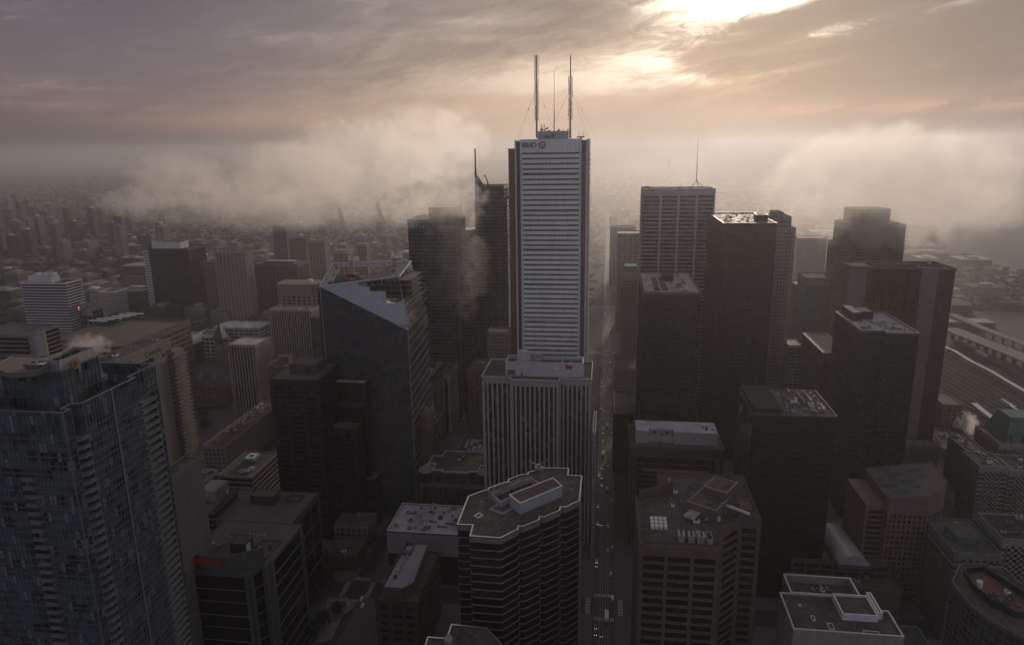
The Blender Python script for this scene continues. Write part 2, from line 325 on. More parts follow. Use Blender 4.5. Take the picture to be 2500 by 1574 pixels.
MT = dict(
    hvac=mat('galvanised', (.38, .37, .36), .5, .3, .6, .3), hvacd=mat('galvanised_dark', (.16, .15, .15), .55, .3, .6, .3), white=mat('white_paint', (.72, .71, .70), .55, .15, .4),
    darkmetal=mat('dark_metal', (.035, .033, .032), .5, .3, .5), gravel=mat('roof_gravel', (.115, .092, .075), .9, .45, .10, patch=True), gravel2=mat('roof_gravel_grey', (.13, .125, .12), .9, .5, .08, patch=True),
    tar=mat('roof_tar', (.05, .047, .045), .85, .5, .12), rooflight=mat('roof_membrane', (.55, .53, .53), .7, .35, .12, patch=True), stone=mat('limestone', (.34, .30, .26), .85, .3, .2, stain=.5),
    concrete=mat('concrete', (.25, .225, .205), .85, .25, .15, stain=.5), brown=mat('brown_stone', (.15, .105, .082), .8, .3, .15, stain=.3), black=mat('black_steel', (.009, .008, .008), .38, .3, .3),
    brick=mat('red_brick', (.20, .085, .065), .85, .3, .3), copper=mat('copper_green', (.10, .17, .14), .8, .35, .3), rim=mat('coping_metal', (.74, .70, .66), .38, .2, .3, .8),
    steel=mat('steel_lattice', (.30, .29, .29), .5, .3, .6, .3), red=mat('red_paint', (.35, .03, .03), .5, .3, .5), mast=mat('mast_steel', (.10, .07, .065), .55, .4, 1.),
    beige=mat('beige_precast', (.33, .29, .25), .85, .2, .2, stain=.4), whitepanel=mat('white_marble', (.60, .60, .61), .5, .12, .25), pink=mat('pink_granite', (.20, .135, .12), .8, .25, .2),
    slate=mat('slate', (.085, .083, .088), .6, .4, .3), sandstone=mat('brown_sandstone', (.24, .16, .12), .9, .45, .3, stain=.4), silver=mat('silver_cladding', (.40, .42, .44), .35, .15, .3, .5),
    grass=mat('roof_grass', (.05, .085, .02), .95, .4, .3))
GL = dict(
    black=glass('black_glass', (20, 18, 18), (34, 32, 32), 3, 3.8, .10, .62), office=glass('office_glass', (24, 25, 27), (52, 54, 58), 3, 3.8, .12, .5), blue=glass('blue_glass', (28, 34, 38), (70, 80, 84), 1.6, 3., .08, .42),
    brown=glass('brown_glass', (18, 14, 13), (40, 33, 29), 3, 4, .14, .5), green=glass('green_glass', (34, 44, 42), (60, 72, 68), 3, 4, .12, .5), blinds=glass('window_blinds', (26, 26, 28), (44, 44, 46), 3, 3.9, .15, .5, (96, 98, 104), .13),
    dull=glass('dull_windows', (30, 28, 27), (52, 49, 46), 2.4, 3.4, .3, .5))
# ---------------------------------------------------------------- ground, roads, water
def ground_mat():
    m = bpy.data.materials.new('city_ground'); m.use_nodes = True; t = m.node_tree; b = t.nodes['Principled BSDF']
    tc = N(t, 'ShaderNodeTexCoord').outputs['Object']
    n = N(t, 'ShaderNodeTexNoise'); t.links.new(tc, n.inputs['Vector']); n.inputs['Scale'].default_value = .012; n.inputs['Detail'].default_value = 9; n.inputs['Roughness'].default_value = .7
    v = N(t, 'ShaderNodeTexVoronoi'); t.links.new(tc, v.inputs['Vector']); v.inputs['Scale'].default_value = .03
    sp = N(t, 'ShaderNodeSeparateXYZ'); t.links.new(v.outputs['Color'], sp.inputs[0])
    c = ramp(t, n.outputs['Fac'], [(.38, (.045, .042, .04)), (.5, (.07, .066, .06)), (.58, (.03, .042, .022)), (.7, (.10, .09, .08))])
    c = mixc(t, math_(t, 'MULTIPLY', sp.outputs[0], .5), c, (.085, .075, .068, 1))
    t.links.new(c, b.inputs['Base Color']); b.inputs['Roughness'].default_value = .9; return m
G = MB(); g0 = 60000
G.quad((-3000, -g0, 0), (g0, -g0, 0), (g0, g0, 0), (-3000, g0, 0))
tag(single('ground', G, ground_mat(), None, None), kind='structure')
road = mat('asphalt', (.055, .051, .049), .48, .3, .25); walk = mat('pavement', (.13, .12, .11), .85, .25, .3); paint = mat('road_paint', (.62, .61, .60), .7, .3, .8)
KY0, KY1 = -9.3, 5.2          # the long straight street in the middle
AY0, AY1 = 159., 170.         # the next street to the north
QY0, QY1 = 330., 345.
XS = [(395, 412), (715, 729), (985, 997), (1290, 1302)]
EWS = [(KY0, KY1, 'road'), (AY0, AY1, 'road'), (QY0, QY1, 'road'), (-275, -262, 'road'), (520, 532, 'road'), (-165, -154, 'road')]
def struct(name, mb, m): return tag(single(name, mb, m, None, None), kind='structure')
r = MB()
for (a, b, _) in EWS: r.prism(rect(-50, 3200 if a == KY0 else 2400, a, b), .0, .02, bot=False)
struct('road', r, road)
r = MB()
for (a, b) in XS: r.prism(rect(a, b, -700, 900), .0, .024, bot=False)
struct('cross_road', r, road)
r = MB()
ys = [(-1, -275), (-262, -165), (-154, KY0), (KY1, AY0), (AY1, QY0), (QY1, 520), (532, 700)]
xs = [(60, 395), (412, 715), (729, 985), (997, 1290)]
for (xa, xb) in xs:
    for (ya, yb) in ys[1:]:
        r.prism(rect(xa, xb, ya, yb), 0, .13, bot=False)
struct('pavement', r, walk)
r = MB()
for (xa, xb) in XS:
    for (ya, yb, _) in EWS[:3]:
        for s in (xa-5.5, xb+2):
            k = ya+1
            while k < yb-.6: r.prism(rect(s, s+3.5, k, k+.6), .03, .034, bot=False); k += 1.5
        for s in (ya-5, yb+1.6):
            k = xa+1
            while k < xb-.6: r.prism(rect(k, k+.6, s, s+3.2), .03, .034, bot=False); k += 1.5
struct('crosswalk', r, paint)
r = MB()
for (a, b, _) in EWS[:3]:
    c = (a+b)/2; x = 60
    while x < 1300:
        if not any(p-8 < x < q+6 for p, q in XS): r.prism(rect(x, x+3, c+3.3, c+3.45), .03, .034, bot=False).prism(rect(x, x+3, c-3.45, c-3.3), .03, .034, bot=False)
        x += 7
for d in (-2.4, -.9, .9, 2.4): r.prism(rect(60, 1290, -2+d-.05, -2+d+.05), .03, .033, bot=False)
struct('road_markings', r, paint)
def water_mat():
    m = bpy.data.materials.new('lake_water'); m.use_nodes = True; t = m.node_tree; b = t.nodes['Principled BSDF']
    b.inputs['Base Color'].default_value = (.03, .04, .05, 1); b.inputs['Roughness'].default_value = .7; b.inputs['Specular IOR Level'].default_value = .2
    n = N(t, 'ShaderNodeTexNoise'); n.inputs['Scale'].default_value = .25; n.inputs['Detail'].default_value = 4; t.links.new(N(t, 'ShaderNodeTexCoord').outputs['Object'], n.inputs['Vector'])
    bp = N(t, 'ShaderNodeBump'); bp.inputs['Strength'].default_value = .12; bp.inputs['Distance'].default_value = 1; t.links.new(n.outputs['Fac'], bp.inputs['Height']); t.links.new(bp.outputs[0], b.inputs['Normal']); return m
wm = water_mat()
shore = [(2600, 672), (2500, 658), (2452, 640), (2380, 612), (2330, 600), (2270, 588), (2215, 575), (2190, 560), (2120, 545)]
lake = [tuple(atz(px, py, 0)[:2]) for px, py in shore]+[(3600, -1150), (5200, -1500), (9000, -1700), (16000, -3500), (16000, -22000), (1500, -22000)]
struct('lake', MB().prism(ccw(lake), .0, .03, bot=False), wm)
canal = MB()
for pts in ([(1972, 541), (1990, 537), (2068, 556), (2070, 570), (2040, 562), (1975, 546)], [(1740, 440), (1790, 445), (1860, 462), (1905, 470), (1900, 475), (1850, 468), (1760, 448)], [(1520, 442), (1548, 442), (1548, 445), (1520, 445)]):
    canal.prism(ccw([tuple(atz(px, py, 0)[:2]) for px, py in pts]), .01, .05, bot=False)
wm2 = wm.copy(); wm2.name = 'canal_water'; wm2.node_tree.nodes['Principled BSDF'].inputs['Roughness'].default_value = .75; wm2.node_tree.nodes['Principled BSDF'].inputs['Base Color'].default_value = (.22, .2, .18, 1); struct('canal', canal, wm2)
# far hills: low ridges beyond the eastern districts
hm = mat('hill_woods', (.06, .062, .045), .95, .4, .002)
h = MB(); rd = random.Random(3); cols = []
for k in range(60):
    y = 6000-k*200; cols.append((7600+rd.uniform(-300, 300)+abs(k-30)*8, y, max(3, 26*math.exp(-((y+300)/1900)**2)+rd.uniform(0, 6))))
for a, b in zip(cols, cols[1:]):
    for dx0, dx1, s0, s1 in ((-900, 0, 0, 1), (0, 1500, 1, .7), (1500, 4000, .7, 0)):
        h.quad((a[0]+dx0, a[1], a[2]*s0-.5), (b[0]+dx0, b[1], b[2]*s0-.5), (b[0]+dx1, b[1], b[2]*s1-.5), (a[0]+dx1, a[1], a[2]*s1-.5))
struct('hills', h, hm)
# ---------------------------------------------------------------- the white marble tower with the bank sign
def panel_mat(name, rgb, pw, fh, off=0.):
    m = mat(name, rgb, .45, .10, .3); t = m.node_tree; b = t.nodes['Principled BSDF']; old = b.inputs['Base Color'].links[0].from_socket
    sp = N(t, 'ShaderNodeSeparateXYZ'); t.links.new(N(t, 'ShaderNodeTexCoord').outputs['Object'], sp.inputs[0])
    u = math_(t, 'DIVIDE', math_(t, 'ADD', sp.outputs[0], sp.outputs[1]), pw); v = math_(t, 'DIVIDE', math_(t, 'ADD', sp.outputs[2], off), fh)
    cb = N(t, 'ShaderNodeCombineXYZ'); setin(t, cb.inputs[0], math_(t, 'FLOOR', u)); setin(t, cb.inputs[1], math_(t, 'FLOOR', v))
    wn = N(t, 'ShaderNodeTexWhiteNoise'); t.links.new(cb.outputs[0], wn.inputs[0])
    c = mixc(t, math_(t, 'MULTIPLY', wn.outputs[0], .22), old, tuple(x*.55 for x in lin(rgb)[:3])+(1,) if max(rgb) > 1 else tuple(x*.55 for x in rgb)+(1,))
    j = math_(t, 'MAXIMUM', math_(t, 'LESS_THAN', math_(t, 'FRACT', u), .05), math_(t, 'LESS_THAN', math_(t, 'FRACT', v), .04))
    c = mixc(t, math_(t, 'MULTIPLY', j, .55), c, (.08, .08, .08, 1)); t.links.new(c, b.inputs['Base Color']); return m
def text_mesh(txt, size, ext=.1, bold=0.):
    cu = bpy.data.curves.new('txt', 'FONT'); cu.body = txt; cu.size = size; cu.extrude = ext; cu.offset = bold
    o = bpy.data.objects.new('txt', cu); C.objects.link(o); dg = bpy.context.evaluated_depsgraph_get(); dg.update()
    me = bpy.data.meshes.new_from_object(o.evaluated_get(dg)); bpy.data.objects.remove(o); return me
def put_text(T, name, txt, size, m, pos, facing, ext=.1, bold=0., sx=1., parent=None):
    """facing 'W' (text on a wall seen from the west) or 'S'"""
    me = text_mesh(txt, size, ext, bold); me.materials.clear(); me.materials.append(m); me.name = name
    o = bpy.data.objects.new(name, me); C.objects.link(o); o.parent = parent or T.o
    rot = Matrix(((0, 0, -1), (-1, 0, 0), (0, 1, 0))) if facing == 'W' else Matrix(((1, 0, 0), (0, 0, -1), (0, 1, 0)))
    me.transform((rot @ Matrix.Diagonal((sx, 1, 1))).to_4x4()); me.transform(Matrix.Translation(Vector(pos)-Vector(T.org))); return o
def fcp():
    x0 = 567.; zt = zpy(339.5, x0, 45); yL, yR = ypx(1256, x0, zt), ypx(1435, x0, zt); x1 = x0+58
    T = Thing('office_tower', 'tallest white striped marble skyscraper with three masts and a bank sign at its top', 'skyscraper', (x0, yR, 0))
    a, b = ypx(1269, x0, zt), ypx(1420, x0, zt); a2, b2 = ypx(1275, x0, zt), ypx(1414.5, x0, zt)
    dark = mat('recess_stone', (.09, .07, .062), .5, .2, .3)
    T.part('tower_core', MB().prism(rect(x0+1.6, x1, yL-1.2, yR+1.2), 0, zt-1.5), dark)
    T.part('glazing', MB().prism(rect(x0+.55, x0+1.6, a2+.3, b2-.3), 0, zt-3), glass('marble_tower_glass', (26, 20, 20), (50, 38, 38), 3.2, 4, .2, .45))
    pm = panel_mat('marble_panels', (.84, .84, .865), 3.2, 30.)
    T.part('crown_panels', MB().prism(rect(x0, x0+1.6, a, b), zt-10.2, zt), pm)
    for p, q in ((a, a2), (b2, b)): T.part('corner_pier', MB().prism(rect(x0, x0+1.6, p, q), 0, zt-10.2), MT['whitepanel'])
    for p, q in ((yL, yL-1.2), (yR+1.2, yR)): T.part('outer_pier', MB().prism(rect(x0+.2, x0+2.2, p, q), 0, zt-.4).prism(rect(x1-2, x1+.2, p, q), 0, zt-.4), MT['whitepanel'])
    T.part('side_panels', MB().prism(rect(x0+10, x1-10, yR+.2, yR-1.2), 0, zt-.2).prism(rect(x0+10, x1-10, yL+1.2, yL-.2), 0, zt-.2), MT['whitepanel'])
    k = 0; z = zt-10.2-1.32
    while z > 12:
        T.part('spandrel', MB().prism(rect(x0, x0+.56, a2, b2), z-2.72, z), pm); z -= 4.02; k += 1
    for z in range(8, 290, 4): pass
    sb = MB()
    z = zt-11.5
    while z > 12: sb.prism(rect(x0+10.2, x1-10.2, yR-.9, yR-1.32), z-1.3, z); z -= 4.02
    T.part('side_windows', sb, MT['darkmetal'])
    bal = MB(); z = zt-12
    while z > 12: bal.obox((x0+8, yR), (x0+9, yR), 0, 1, 1.1, 1.8, z-1.2, z); z -= 4.02
    T.part('corner_bracket', bal, MT['whitepanel'])
    T.part('roof', MB().prism(rect(x0+1.7, x1-.2, yL-1.3, yR+1.3), zt-1.49, zt-1.2, bot=False), MT['tar'])
    T.part('parapet', MB().ring(rect(x0+1.61, x1+.1, a-.2, b+.2), rect(x0+2.2, x1-.5, a-.8, b+.8), zt-1.2, zt), MT['whitepanel'])
    # sign
    zc = zpy(355, x0, a); sg = mat('sign_ink', (30, 34, 60), .5, .2, 1.)
    h = zpy(349, x0, a)-zpy(360, x0, a)
    def slab(mb, ya, za, yb, zb): mb.box(x0-.22, min(ya, yb), za, x0-.004, max(ya, yb), zb)
    yB = ypx(1274.6, x0, zc); per = (ypx(1274.6, x0, zc)-ypx(1311, x0, zc))
    def bar2(mb, p, q, w):  # thick slanted stroke on the facade
        (ya, za), (yb, zb) = p, q; d = Vector((yb-ya, zb-za)).normalized()*w/2; n = Vector((-d.y, d.x))
        i = len(mb.v)
        for xx in (x0-.22, x0-.004): mb.v += [(xx, ya+n.x, za+n.y), (xx, ya-n.x, za-n.y), (xx, yb-n.x, zb-n.y), (xx, yb+n.x, zb+n.y)]
        mb.f += [(i, i+1, i+2, i+3), (i+7, i+6, i+5, i+4), (i, i+4, i+5, i+1), (i+1, i+5, i+6, i+2), (i+2, i+6, i+7, i+3), (i+3, i+7, i+4, i)]
    z0 = zc-h/2; z1 = zc+h/2; s = h*.15
    B_ = MB(); y = yB
    bar2(B_, (y-.9, z0), (y-.9, z1), 1.0)
    for zz in (z0+s/2, zc, z1-s/2): bar2(B_, (y, zz), (y-2.2, zz), s)
    for za, zb in ((z0+s/2, zc), (zc, z1-s/2)):
        pts = [(y-2.0-1.15*math.sin(t), (za+zb)/2-(zb-za)/2*math.cos(t)) for t in [math.pi*i/7 for i in range(8)]]
        for p, q in zip(pts, pts[1:]): bar2(B_, p, q, .85)
    T.part('sign_letter', B_, sg)
    M2 = MB(); y = yB-per*.30
    for yy in (y-.8, y-4.1): bar2(M2, (yy, z0), (yy, z1), .65 if yy == y-.8 else .85)
    for yy in (y-.8, y-4.1): bar2(M2, (yy+.7, z0+s/2), (yy-.7, z0+s/2), s); bar2(M2, (yy+.6, z1-s/2), (yy-.5, z1-s/2), s)
    bar2(M2, (y-.9, z1), (y-2.45, z0+.1), .55); bar2(M2, (y-4.0, z1), (y-2.45, z0+.1), .55)
    T.part('sign_letter', M2, sg)
    O_ = MB(); y = yB-per*.80
    pts = [(y+1.75*math.cos(t), zc+h*.46*math.sin(t)) for t in [2*math.pi*i/16 for i in range(17)]]
    for i, (p, q) in enumerate(zip(pts, pts[1:])): bar2(O_, p, q, .55)
    T.part('sign_letter', O_, sg)
    rc = mat('sign_red', (190, 30, 38), .5, .1, 1.); yc = ypx(1323.8, x0, zc); rr = .5*(ypx(1315, x0, zc)-ypx(1332.5, x0, zc))
    circ = [(yc+rr*math.cos(t), zc+rr*math.sin(t)) for t in [2*math.pi*i/28 for i in range(28)]]
    d = MB(); i = 0; d.v = [(x0-.25, p, q) for p, q in circ]+[(x0-.004, p, q) for p, q in circ]; n = 28
    d.f = [tuple(range(n))]+[(k, (k+1) % n, n+(k+1) % n, n+k) for k in range(n)]
    disc = T.part('sign_roundel', d, rc)
    e = MB(); wq = rr*.55
    def box2(ya, za, yb, zb): e.box(x0-.42, min(ya, yb), za, x0-.252, max(ya, yb), zb)
    box2(yc+wq, zc-rr*.48, yc-wq, zc-rr*.30); box2(yc+wq, zc-rr*.20, yc-wq, zc-rr*.02)
    box2(yc+wq, zc-.02*rr, yc+wq*.72, zc+rr*.45); box2(yc-wq*.72, zc-.02*rr, yc-wq, zc+rr*.45); box2(yc+wq*.14, zc-.02*rr, yc-wq*.14, zc+rr*.40)
    e.v += [(x0-.42, yc+wq, zc+rr*.45), (x0-.42, yc+wq*.45, zc+rr*.62), (x0-.42, yc, zc+rr*.36), (x0-.42, yc-wq*.45, zc+rr*.62), (x0-.42, yc-wq, zc+rr*.45), (x0-.42, yc-wq*.72, zc+rr*.2), (x0-.42, yc, zc+rr*.2), (x0-.42, yc+wq*.72, zc+rr*.2)]
    i = len(e.v)-8; e.f.append(tuple(range(i, i+8)))
    T.part('sign_emblem', e, MT['white'], disc)
    # roof machinery
    pa, pb = ypx(1313, x0+6, zt), ypx(1388, x0+6, zt); pt = zpy(322, x0+6, 45)
    ph = penthouse(T, x0+6, x0+50, pa, pb, zt-1.2, pt-zt+1.2, mat('penthouse_panel', (.42, .42, .42), .5, .15, .3), MT['tar'], louv=False)
    yy = ypx(1335, x0+6, zt); T.part('louvre', MB().box(x0+5.4, yy-2.6, zt+1, x0+6, yy+2.6, zt+2.2).box(x0+5.8, yy-6, zt+1.2, x0+6, yy-3.6, zt+4), MT['hvacd'], ph)
    T.part('maintenance_rig', MB().box(x0+3, ypx(1427, x0, zt), zt+.7, x0+6, ypx(1408, x0, zt), zt+1.7).bar((x0+4, ypx(1412, x0, zt), zt+1.6), (x0+4, ypx(1410.5, x0, zt)-1, zt+5), .18).bar((x0+4, ypx(1421, x0, zt), zt+1.6), (x0+4, ypx(1421, x0, zt)-1.2, zt+5), .18).box(x0+4, ypx(1420, x0, zt), zt-1.2, x0+5, ypx(1416, x0, zt), zt+.7), MT['hvacd'])
    def mast(px, pyb, pyt, w, pyw, x, whips=0, thick=.16, head=None):
        z0 = zpy(pyb, x, 45); z1 = zpy(pyt, x, 45); y = ypx(px, x, z0); m = MB(); zw = zpy(pyw, x, y)
        thick *= 1.6; cs = [(x+w*math.cos(t), y+w*math.sin(t)) for t in (0, 2.09, 4.19)]
        for c in cs: m.bar((c[0], c[1], z0), (c[0], c[1], zw), thick, thick*.8, 4)
        z = z0; k = 0
        while z < zw-1.2:
            for i in range(3):
                a_, b_ = cs[i], cs[(i+1) % 3]; m.bar((*a_, z), (*b_, z), .07, n=3); m.bar((*(a_ if k % 2 else b_), z), (*(b_ if k % 2 else a_), z+1.6), .07, n=3)
            z += 1.6; k += 1
        Tm = Thing('radio_mast', head[0], 'mast', (x, y, z0)); Tm.part('lattice', m, MT['mast'])
        if head[1]: Tm.part('pole', MB().bar((x, y, zw-.5), (x, y, z1-1.2), head[1], head[1]*.9, 8).bar((x, y, z1-1.2), (x, y, z1), head[1]*.5, .02, 6), MT['mast'])
        rd = random.Random(int(px)); am = MB()
        z = z0+14
        while z < zw-.6 and whips:
            for s in (-1, 1):
                if rd.random() < whips:
                    L = rd.uniform(.5, 1.1); am.bar((x, y+s*w, z), (x, y+s*(w+L), z+.1), .12, n=3); am.box(x-.25, y+s*(w+L)-.22, z-.5, x+.25, y+s*(w+L)+.22, z+.6)
            z += 1.15
        if whips: Tm.part('antenna_array', am, MT['mast'])
        return Tm, x, y, z0, zw, z1
    m1 = mast(1310.5, 337, 148, .55, 135, x0+8, .95, .2, ('left mast bristling with antenna arms on the striped white tower', 0))
    m2 = mast(1392, 337, 134, .62, 184, x0+8, .9, .2, ('right mast with a smooth pole on top on the striped white tower', .42))
    m3 = mast(1353, 320, 172, .3, 268, x0+20, .2, .1, ('thin middle mast on the roof house of the striped white tower', .17))
    for Tm, x, y, z0, zw, z1 in (m1, m2):
        zz = z0+(zw-z0)*(.62 if Tm is m1[0] else .8); g = MB()
        for gx, gy in ((x+20, y+17), (x-6, y+15), (x+22, y-20), (x-6, y-14)):
            if Tm is m1[0] and gy < y: gy = y-13; gx = x+18
            zb = z0 if abs(gy-45) > 12 else z0+5
            g.bar((x, y, zz), (gx, gy, zb), .045, n=3); q = Vector((x, y, zz)).lerp(Vector((gx, gy, zb)), .4); q2 = Vector((x, y, zz)).lerp(Vector((gx, gy, zb)), .44); g.bar(q, q2, .2, n=4)
        Tm.part('guy_wire', g, MT['mast'])
    g = MB(); rd = random.Random(5)
    for k in range(26):
        yy = rd.uniform(min(pa, pb)+1, max(pa, pb)-1); xx = rd.uniform(x0+8, x0+20); hh = rd.uniform(1, 5.5); g.bar((xx, yy, pt), (xx, yy, pt+hh), .08, .04, 4)
        if rd.random() < .5: g.lathe(xx, yy, [(.1, pt+hh*.4), (.7, pt+hh*.5), (.75, pt+hh*.5+.5), (.1, pt+hh*.5+.8)], 8)
    T.part('antenna_cluster', g, MT['mast'])
    yy = ypx(1321, x0+8, pt); g = MB()
    for a_ in (0, 2.6):
        for b_ in (0, 2.6): g.bar((x0+8+a_, yy-b_, pt), (x0+8+a_, yy-b_, pt+5.4), .13, n=4)
    for z_ in (1.8, 3.6, 5.2): g.box(x0+8, yy-2.7, pt+z_, x0+10.6, yy, pt+z_+.15)
    for z_ in (0, 1.8, 3.6): g.bar((x0+8, yy, pt+z_), (x0+8, yy-2.6, pt+z_+1.8), .08, n=3)
    T.part('roof_scaffold', g, MT['mast'])
fcp()
# ---------------------------------------------------------------- right of the street
def slab_tower(name, label, fl, z, frx, depth, wall, glz, rm, pm, fh=3.9, bh=1.1, ps=6., pw=.5, pd=.3, bd=.25, top=2.5, rim=None, ph=1.1, cat='office tower', sep=False, x=None, z0=0., group=None, base=0., corner=None, side=None, po=.3):
    """box tower whose west face has its top left corner at pixel fl (roof at height z) and its top right corner in column frx"""
    if x is None: p = atz(fl[0], fl[1], z); x0, yl = p.x, p.y
    else: x0 = x; yl = ypx(fl[0], x, z) if z else 0; z = zpy(fl[1], x, yl); yl = ypx(fl[0], x, z)
    yr = ypx(frx, x0, z); T = Thing(name, label, cat, (x0, yr, z0), group)
    poly = rect(x0, x0+depth, yr, yl)
    facade(T, poly, z0, z, wall, glz, fh, bh, bd, ps, pw, pd, top, sep, base, corner=corner)
    roof(T, poly, z, rm, pm, ph=ph, rim=rim, po=po)
    return T, x0, x0+depth, yr, yl, z
# big dark tower
bw = mat('bronze_black_steel', (.0085, .0065, .006), .42, .25, .3)
puddle = shinypuddle('wet_roof', (.16, .13, .11))
T, x0, x1, yr, yl, z = slab_tower('office_tower', 'tallest black steel office tower whose flat roof glints with wet patches', (1767, 547), 223, 1897, 102, bw, GL['black'], puddle, bw, ps=3.05, pw=.35, bh=1.0, bd=.12, pd=.35, top=7)
penthouse(T, x0+22, x0+34, yr+3, yr+13, z, 5.5, bw, MT['tar'], louv=False)
clutter(T, x0+8, x1-10, yr+6, yl-8, z, 16, 21, .9)
# lower dark tower with brown rim
T, x0, x1, yr, yl, z = slab_tower('office_tower', 'black tower with a rusty brown roof rim and pale blotchy roof, beside the street', (1573.6, 717.2), 183, 1713, 91, bw, GL['black'], MT['rooflight'], mat('rust_rim', (.19, .10, .05), .7, .3, .3), ps=3.05, pw=.35, bh=1.0, bd=.12, pd=.35, top=7, ph=1.6)
blot = mat('weathered_membrane', (.50, .46, .44), .7, .2, .09, rgb2=(.13, .12, .11)); T.part('roof_membrane', MB().prism(rect(x0+6, x1-5, yr+4, yl-4), z+.004, z+.12, bot=False), blot)
penthouse(T, x0+52, x0+66, yr+16, yr+25, z+.12, 4.5, bw, MT['tar'], louv=False)
for i in range(4):
    for j in range(2): T.part('cooling_unit', MB().box(x0+12+i*14, yl-8-j*6-4, z+.12, x0+20+i*14, yl-8-j*6, z+1.6), mat('mossy_unit', (.10, .085, .06), .8, .3, .5))
clutter(T, x0+8, x1-12, yr+6, yl-20, z+.12, 12, 23)
# right dark tower with L shaped step
p = atz(2101.9, 808.5, 154); x0, yl = p.x, p.y; yr = ypx(2243.8, x0-6, 154); x1 = 598.
T = Thing('office_tower', 'black tower with pale roof and dark L shaped roof house, at the right', 'office tower', (x0, yr, 0))
poly = ccw([(x0, yl), (x0, yl-16), (x0-6, yl-16.6), (x0-6, yr), (x1, yr), (x1, yl)])
facade(T, poly, 0, 154, bw, GL['black'], 3.9, 1., .12, 3.05, .35, .35, 7)
roof(T, poly, 154, MT['rooflight'], MT['hvacd'], rim=MT['rim'])
z = 154; a = penthouse(T, x0+32, x0+60, yl-4, yl-11, z, 6.5, bw, MT['rooflight'], louv=False); penthouse(T, x0+40, x0+58, yl-11.2, yl-22, z, 5.6, bw, MT['rooflight'], louv=False, name='penthouse_wing')
clutter(T, x0+2, x0+30, yr+4, yl-18, z, 14, 31, .9); clutter(T, x0+6, x0+26, yl-12, yl-3, z, 4, 32)
# low dark tower
T, x0, x1, yr, yl, z = slab_tower('office_tower', 'dark tower with brown roof full of ducts, half covered by a black roof house', (1837.8, 1010.8), 128, 2043.6, 47, bw, GL['black'], MT['gravel'], MT['hvacd'], ps=0, bh=.9, bd=.22, top=4, ph=.8)
penthouse(T, x0+.6, x1-.8, yl-18, yl-.8, z, 3.2, bw, MT['tar'], louv=False)
clutter(T, x0+2, x1-5, yr+3, yl-20, z, 34, 41, 1.)
for k in range(3): T.part('pipe', MB().bar((x0+3, yl-20-k*1.2, z+1), (x1-6, yl-20-k*1.2, z+1), .25), MT['hvac'])
T.part('roof_screen', MB().box(x0+18, yr+10, z, x1-8, yr+10.3, z+3.2).box(x0+18, yr+14, z, x1-8, yr+14.3, z+2.6), MT['hvac'])
gs = bpy.data.materials.new('lit_green_sign'); gs.use_nodes = True; bb = gs.node_tree.nodes['Principled BSDF']; bb.inputs['Base Color'].default_value = (.05, .3, .12, 1); bb.inputs['Emission Color'].default_value = (.05, .55, .16, 1); bb.inputs['Emission Strength'].default_value = .03
T.part('lit_sign', MB().box(x0+33, yl+.4, z-12, x0+37, yl+.7, z-7), gs)
# white grid tower (bank with orange sign)
T, x0, x1, yr, yl, z = slab_tower('office_tower', 'white gridded tower with an orange square sign and one slender antenna', (1570, 463), 247, 1747, 36, MT['beige'] if 0 else mat('white_steel', (.50, .48, .46), .6, .15, .2), GL['office'], MT['gravel'], mat('white_steel', (.5,)*3), x=745., fh=4.05, bh=1.15, ps=(0), bd=.35, top=6.2, ph=.9, sep=True)
m = MB()
L = yl-yr
for k in range(5): m.prism(rect(x0-.7, x0, yl-L*k/4-(1.1 if k else 0)+(1.1 if k == 4 else 0), yl-L*k/4+(0 if k == 0 else 1.1)-(0)), 0, z-6.1)
for k in range(3): m.prism(rect(x0+36*k/2-(1 if k else 0), x0+36*k/2+1, yl, yl+.7), 0, z-6.1)
T.part('pier', m, mat('white_steel', (.5,)*3))
sgx = MB().box(x0-.6, ypx(1603, x0, z), zpy(473, x0, yl), x0-.36, ypx(1589, x0, z), zpy(461.5, x0, yl))
sg = T.part('sign_panel', sgx, mat('sign_orange', (.55, .22, .03), .5, .1, 1.))
T.part('sign_swoosh', MB().quad(*[(x0-.65, ypx(a, x0, z), zpy(b, x0, yl)) for a, b in ((1590, 471), (1597, 468), (1602, 464.5), (1602, 467), (1597, 470.5), (1590, 472.5))]), MT['white'], sg)
clutter(T, x0+3, x1-5, yr+4, yl-6, z, 16, 51, .9)
T.part('gantry', MB().box(x0+1, yl-7, z+2, x0+2.5, yl+1.5, z+3).box(x0+1, yl-1, z, x0+2, yl, z+3).box(x0+1, yl-7, z, x0+2, yl-6, z+2), MT['hvacd'])
ax, ay = x0+12, ypx(1700, x0+12, z+8); za = zpy(440, ax, ay); A = Thing('rooftop_antenna', 'slender antenna on a tripod above the white gridded tower', 'antenna', (ax, ay, z))
A.part('pole', MB().bar((ax, ay, za-.6), (ax, ay, zpy(338, ax, ay)), .42, .12, 6), MT['mast'])
A.part('tripod', MB().bar((ax, ay, za), (ax-6, ay+6, z), .3).bar((ax, ay, za), (ax-6, ay-8.5, z), .3).bar((ax, ay, za), (ax+9, ay-4, z), .3), MT['mast'])
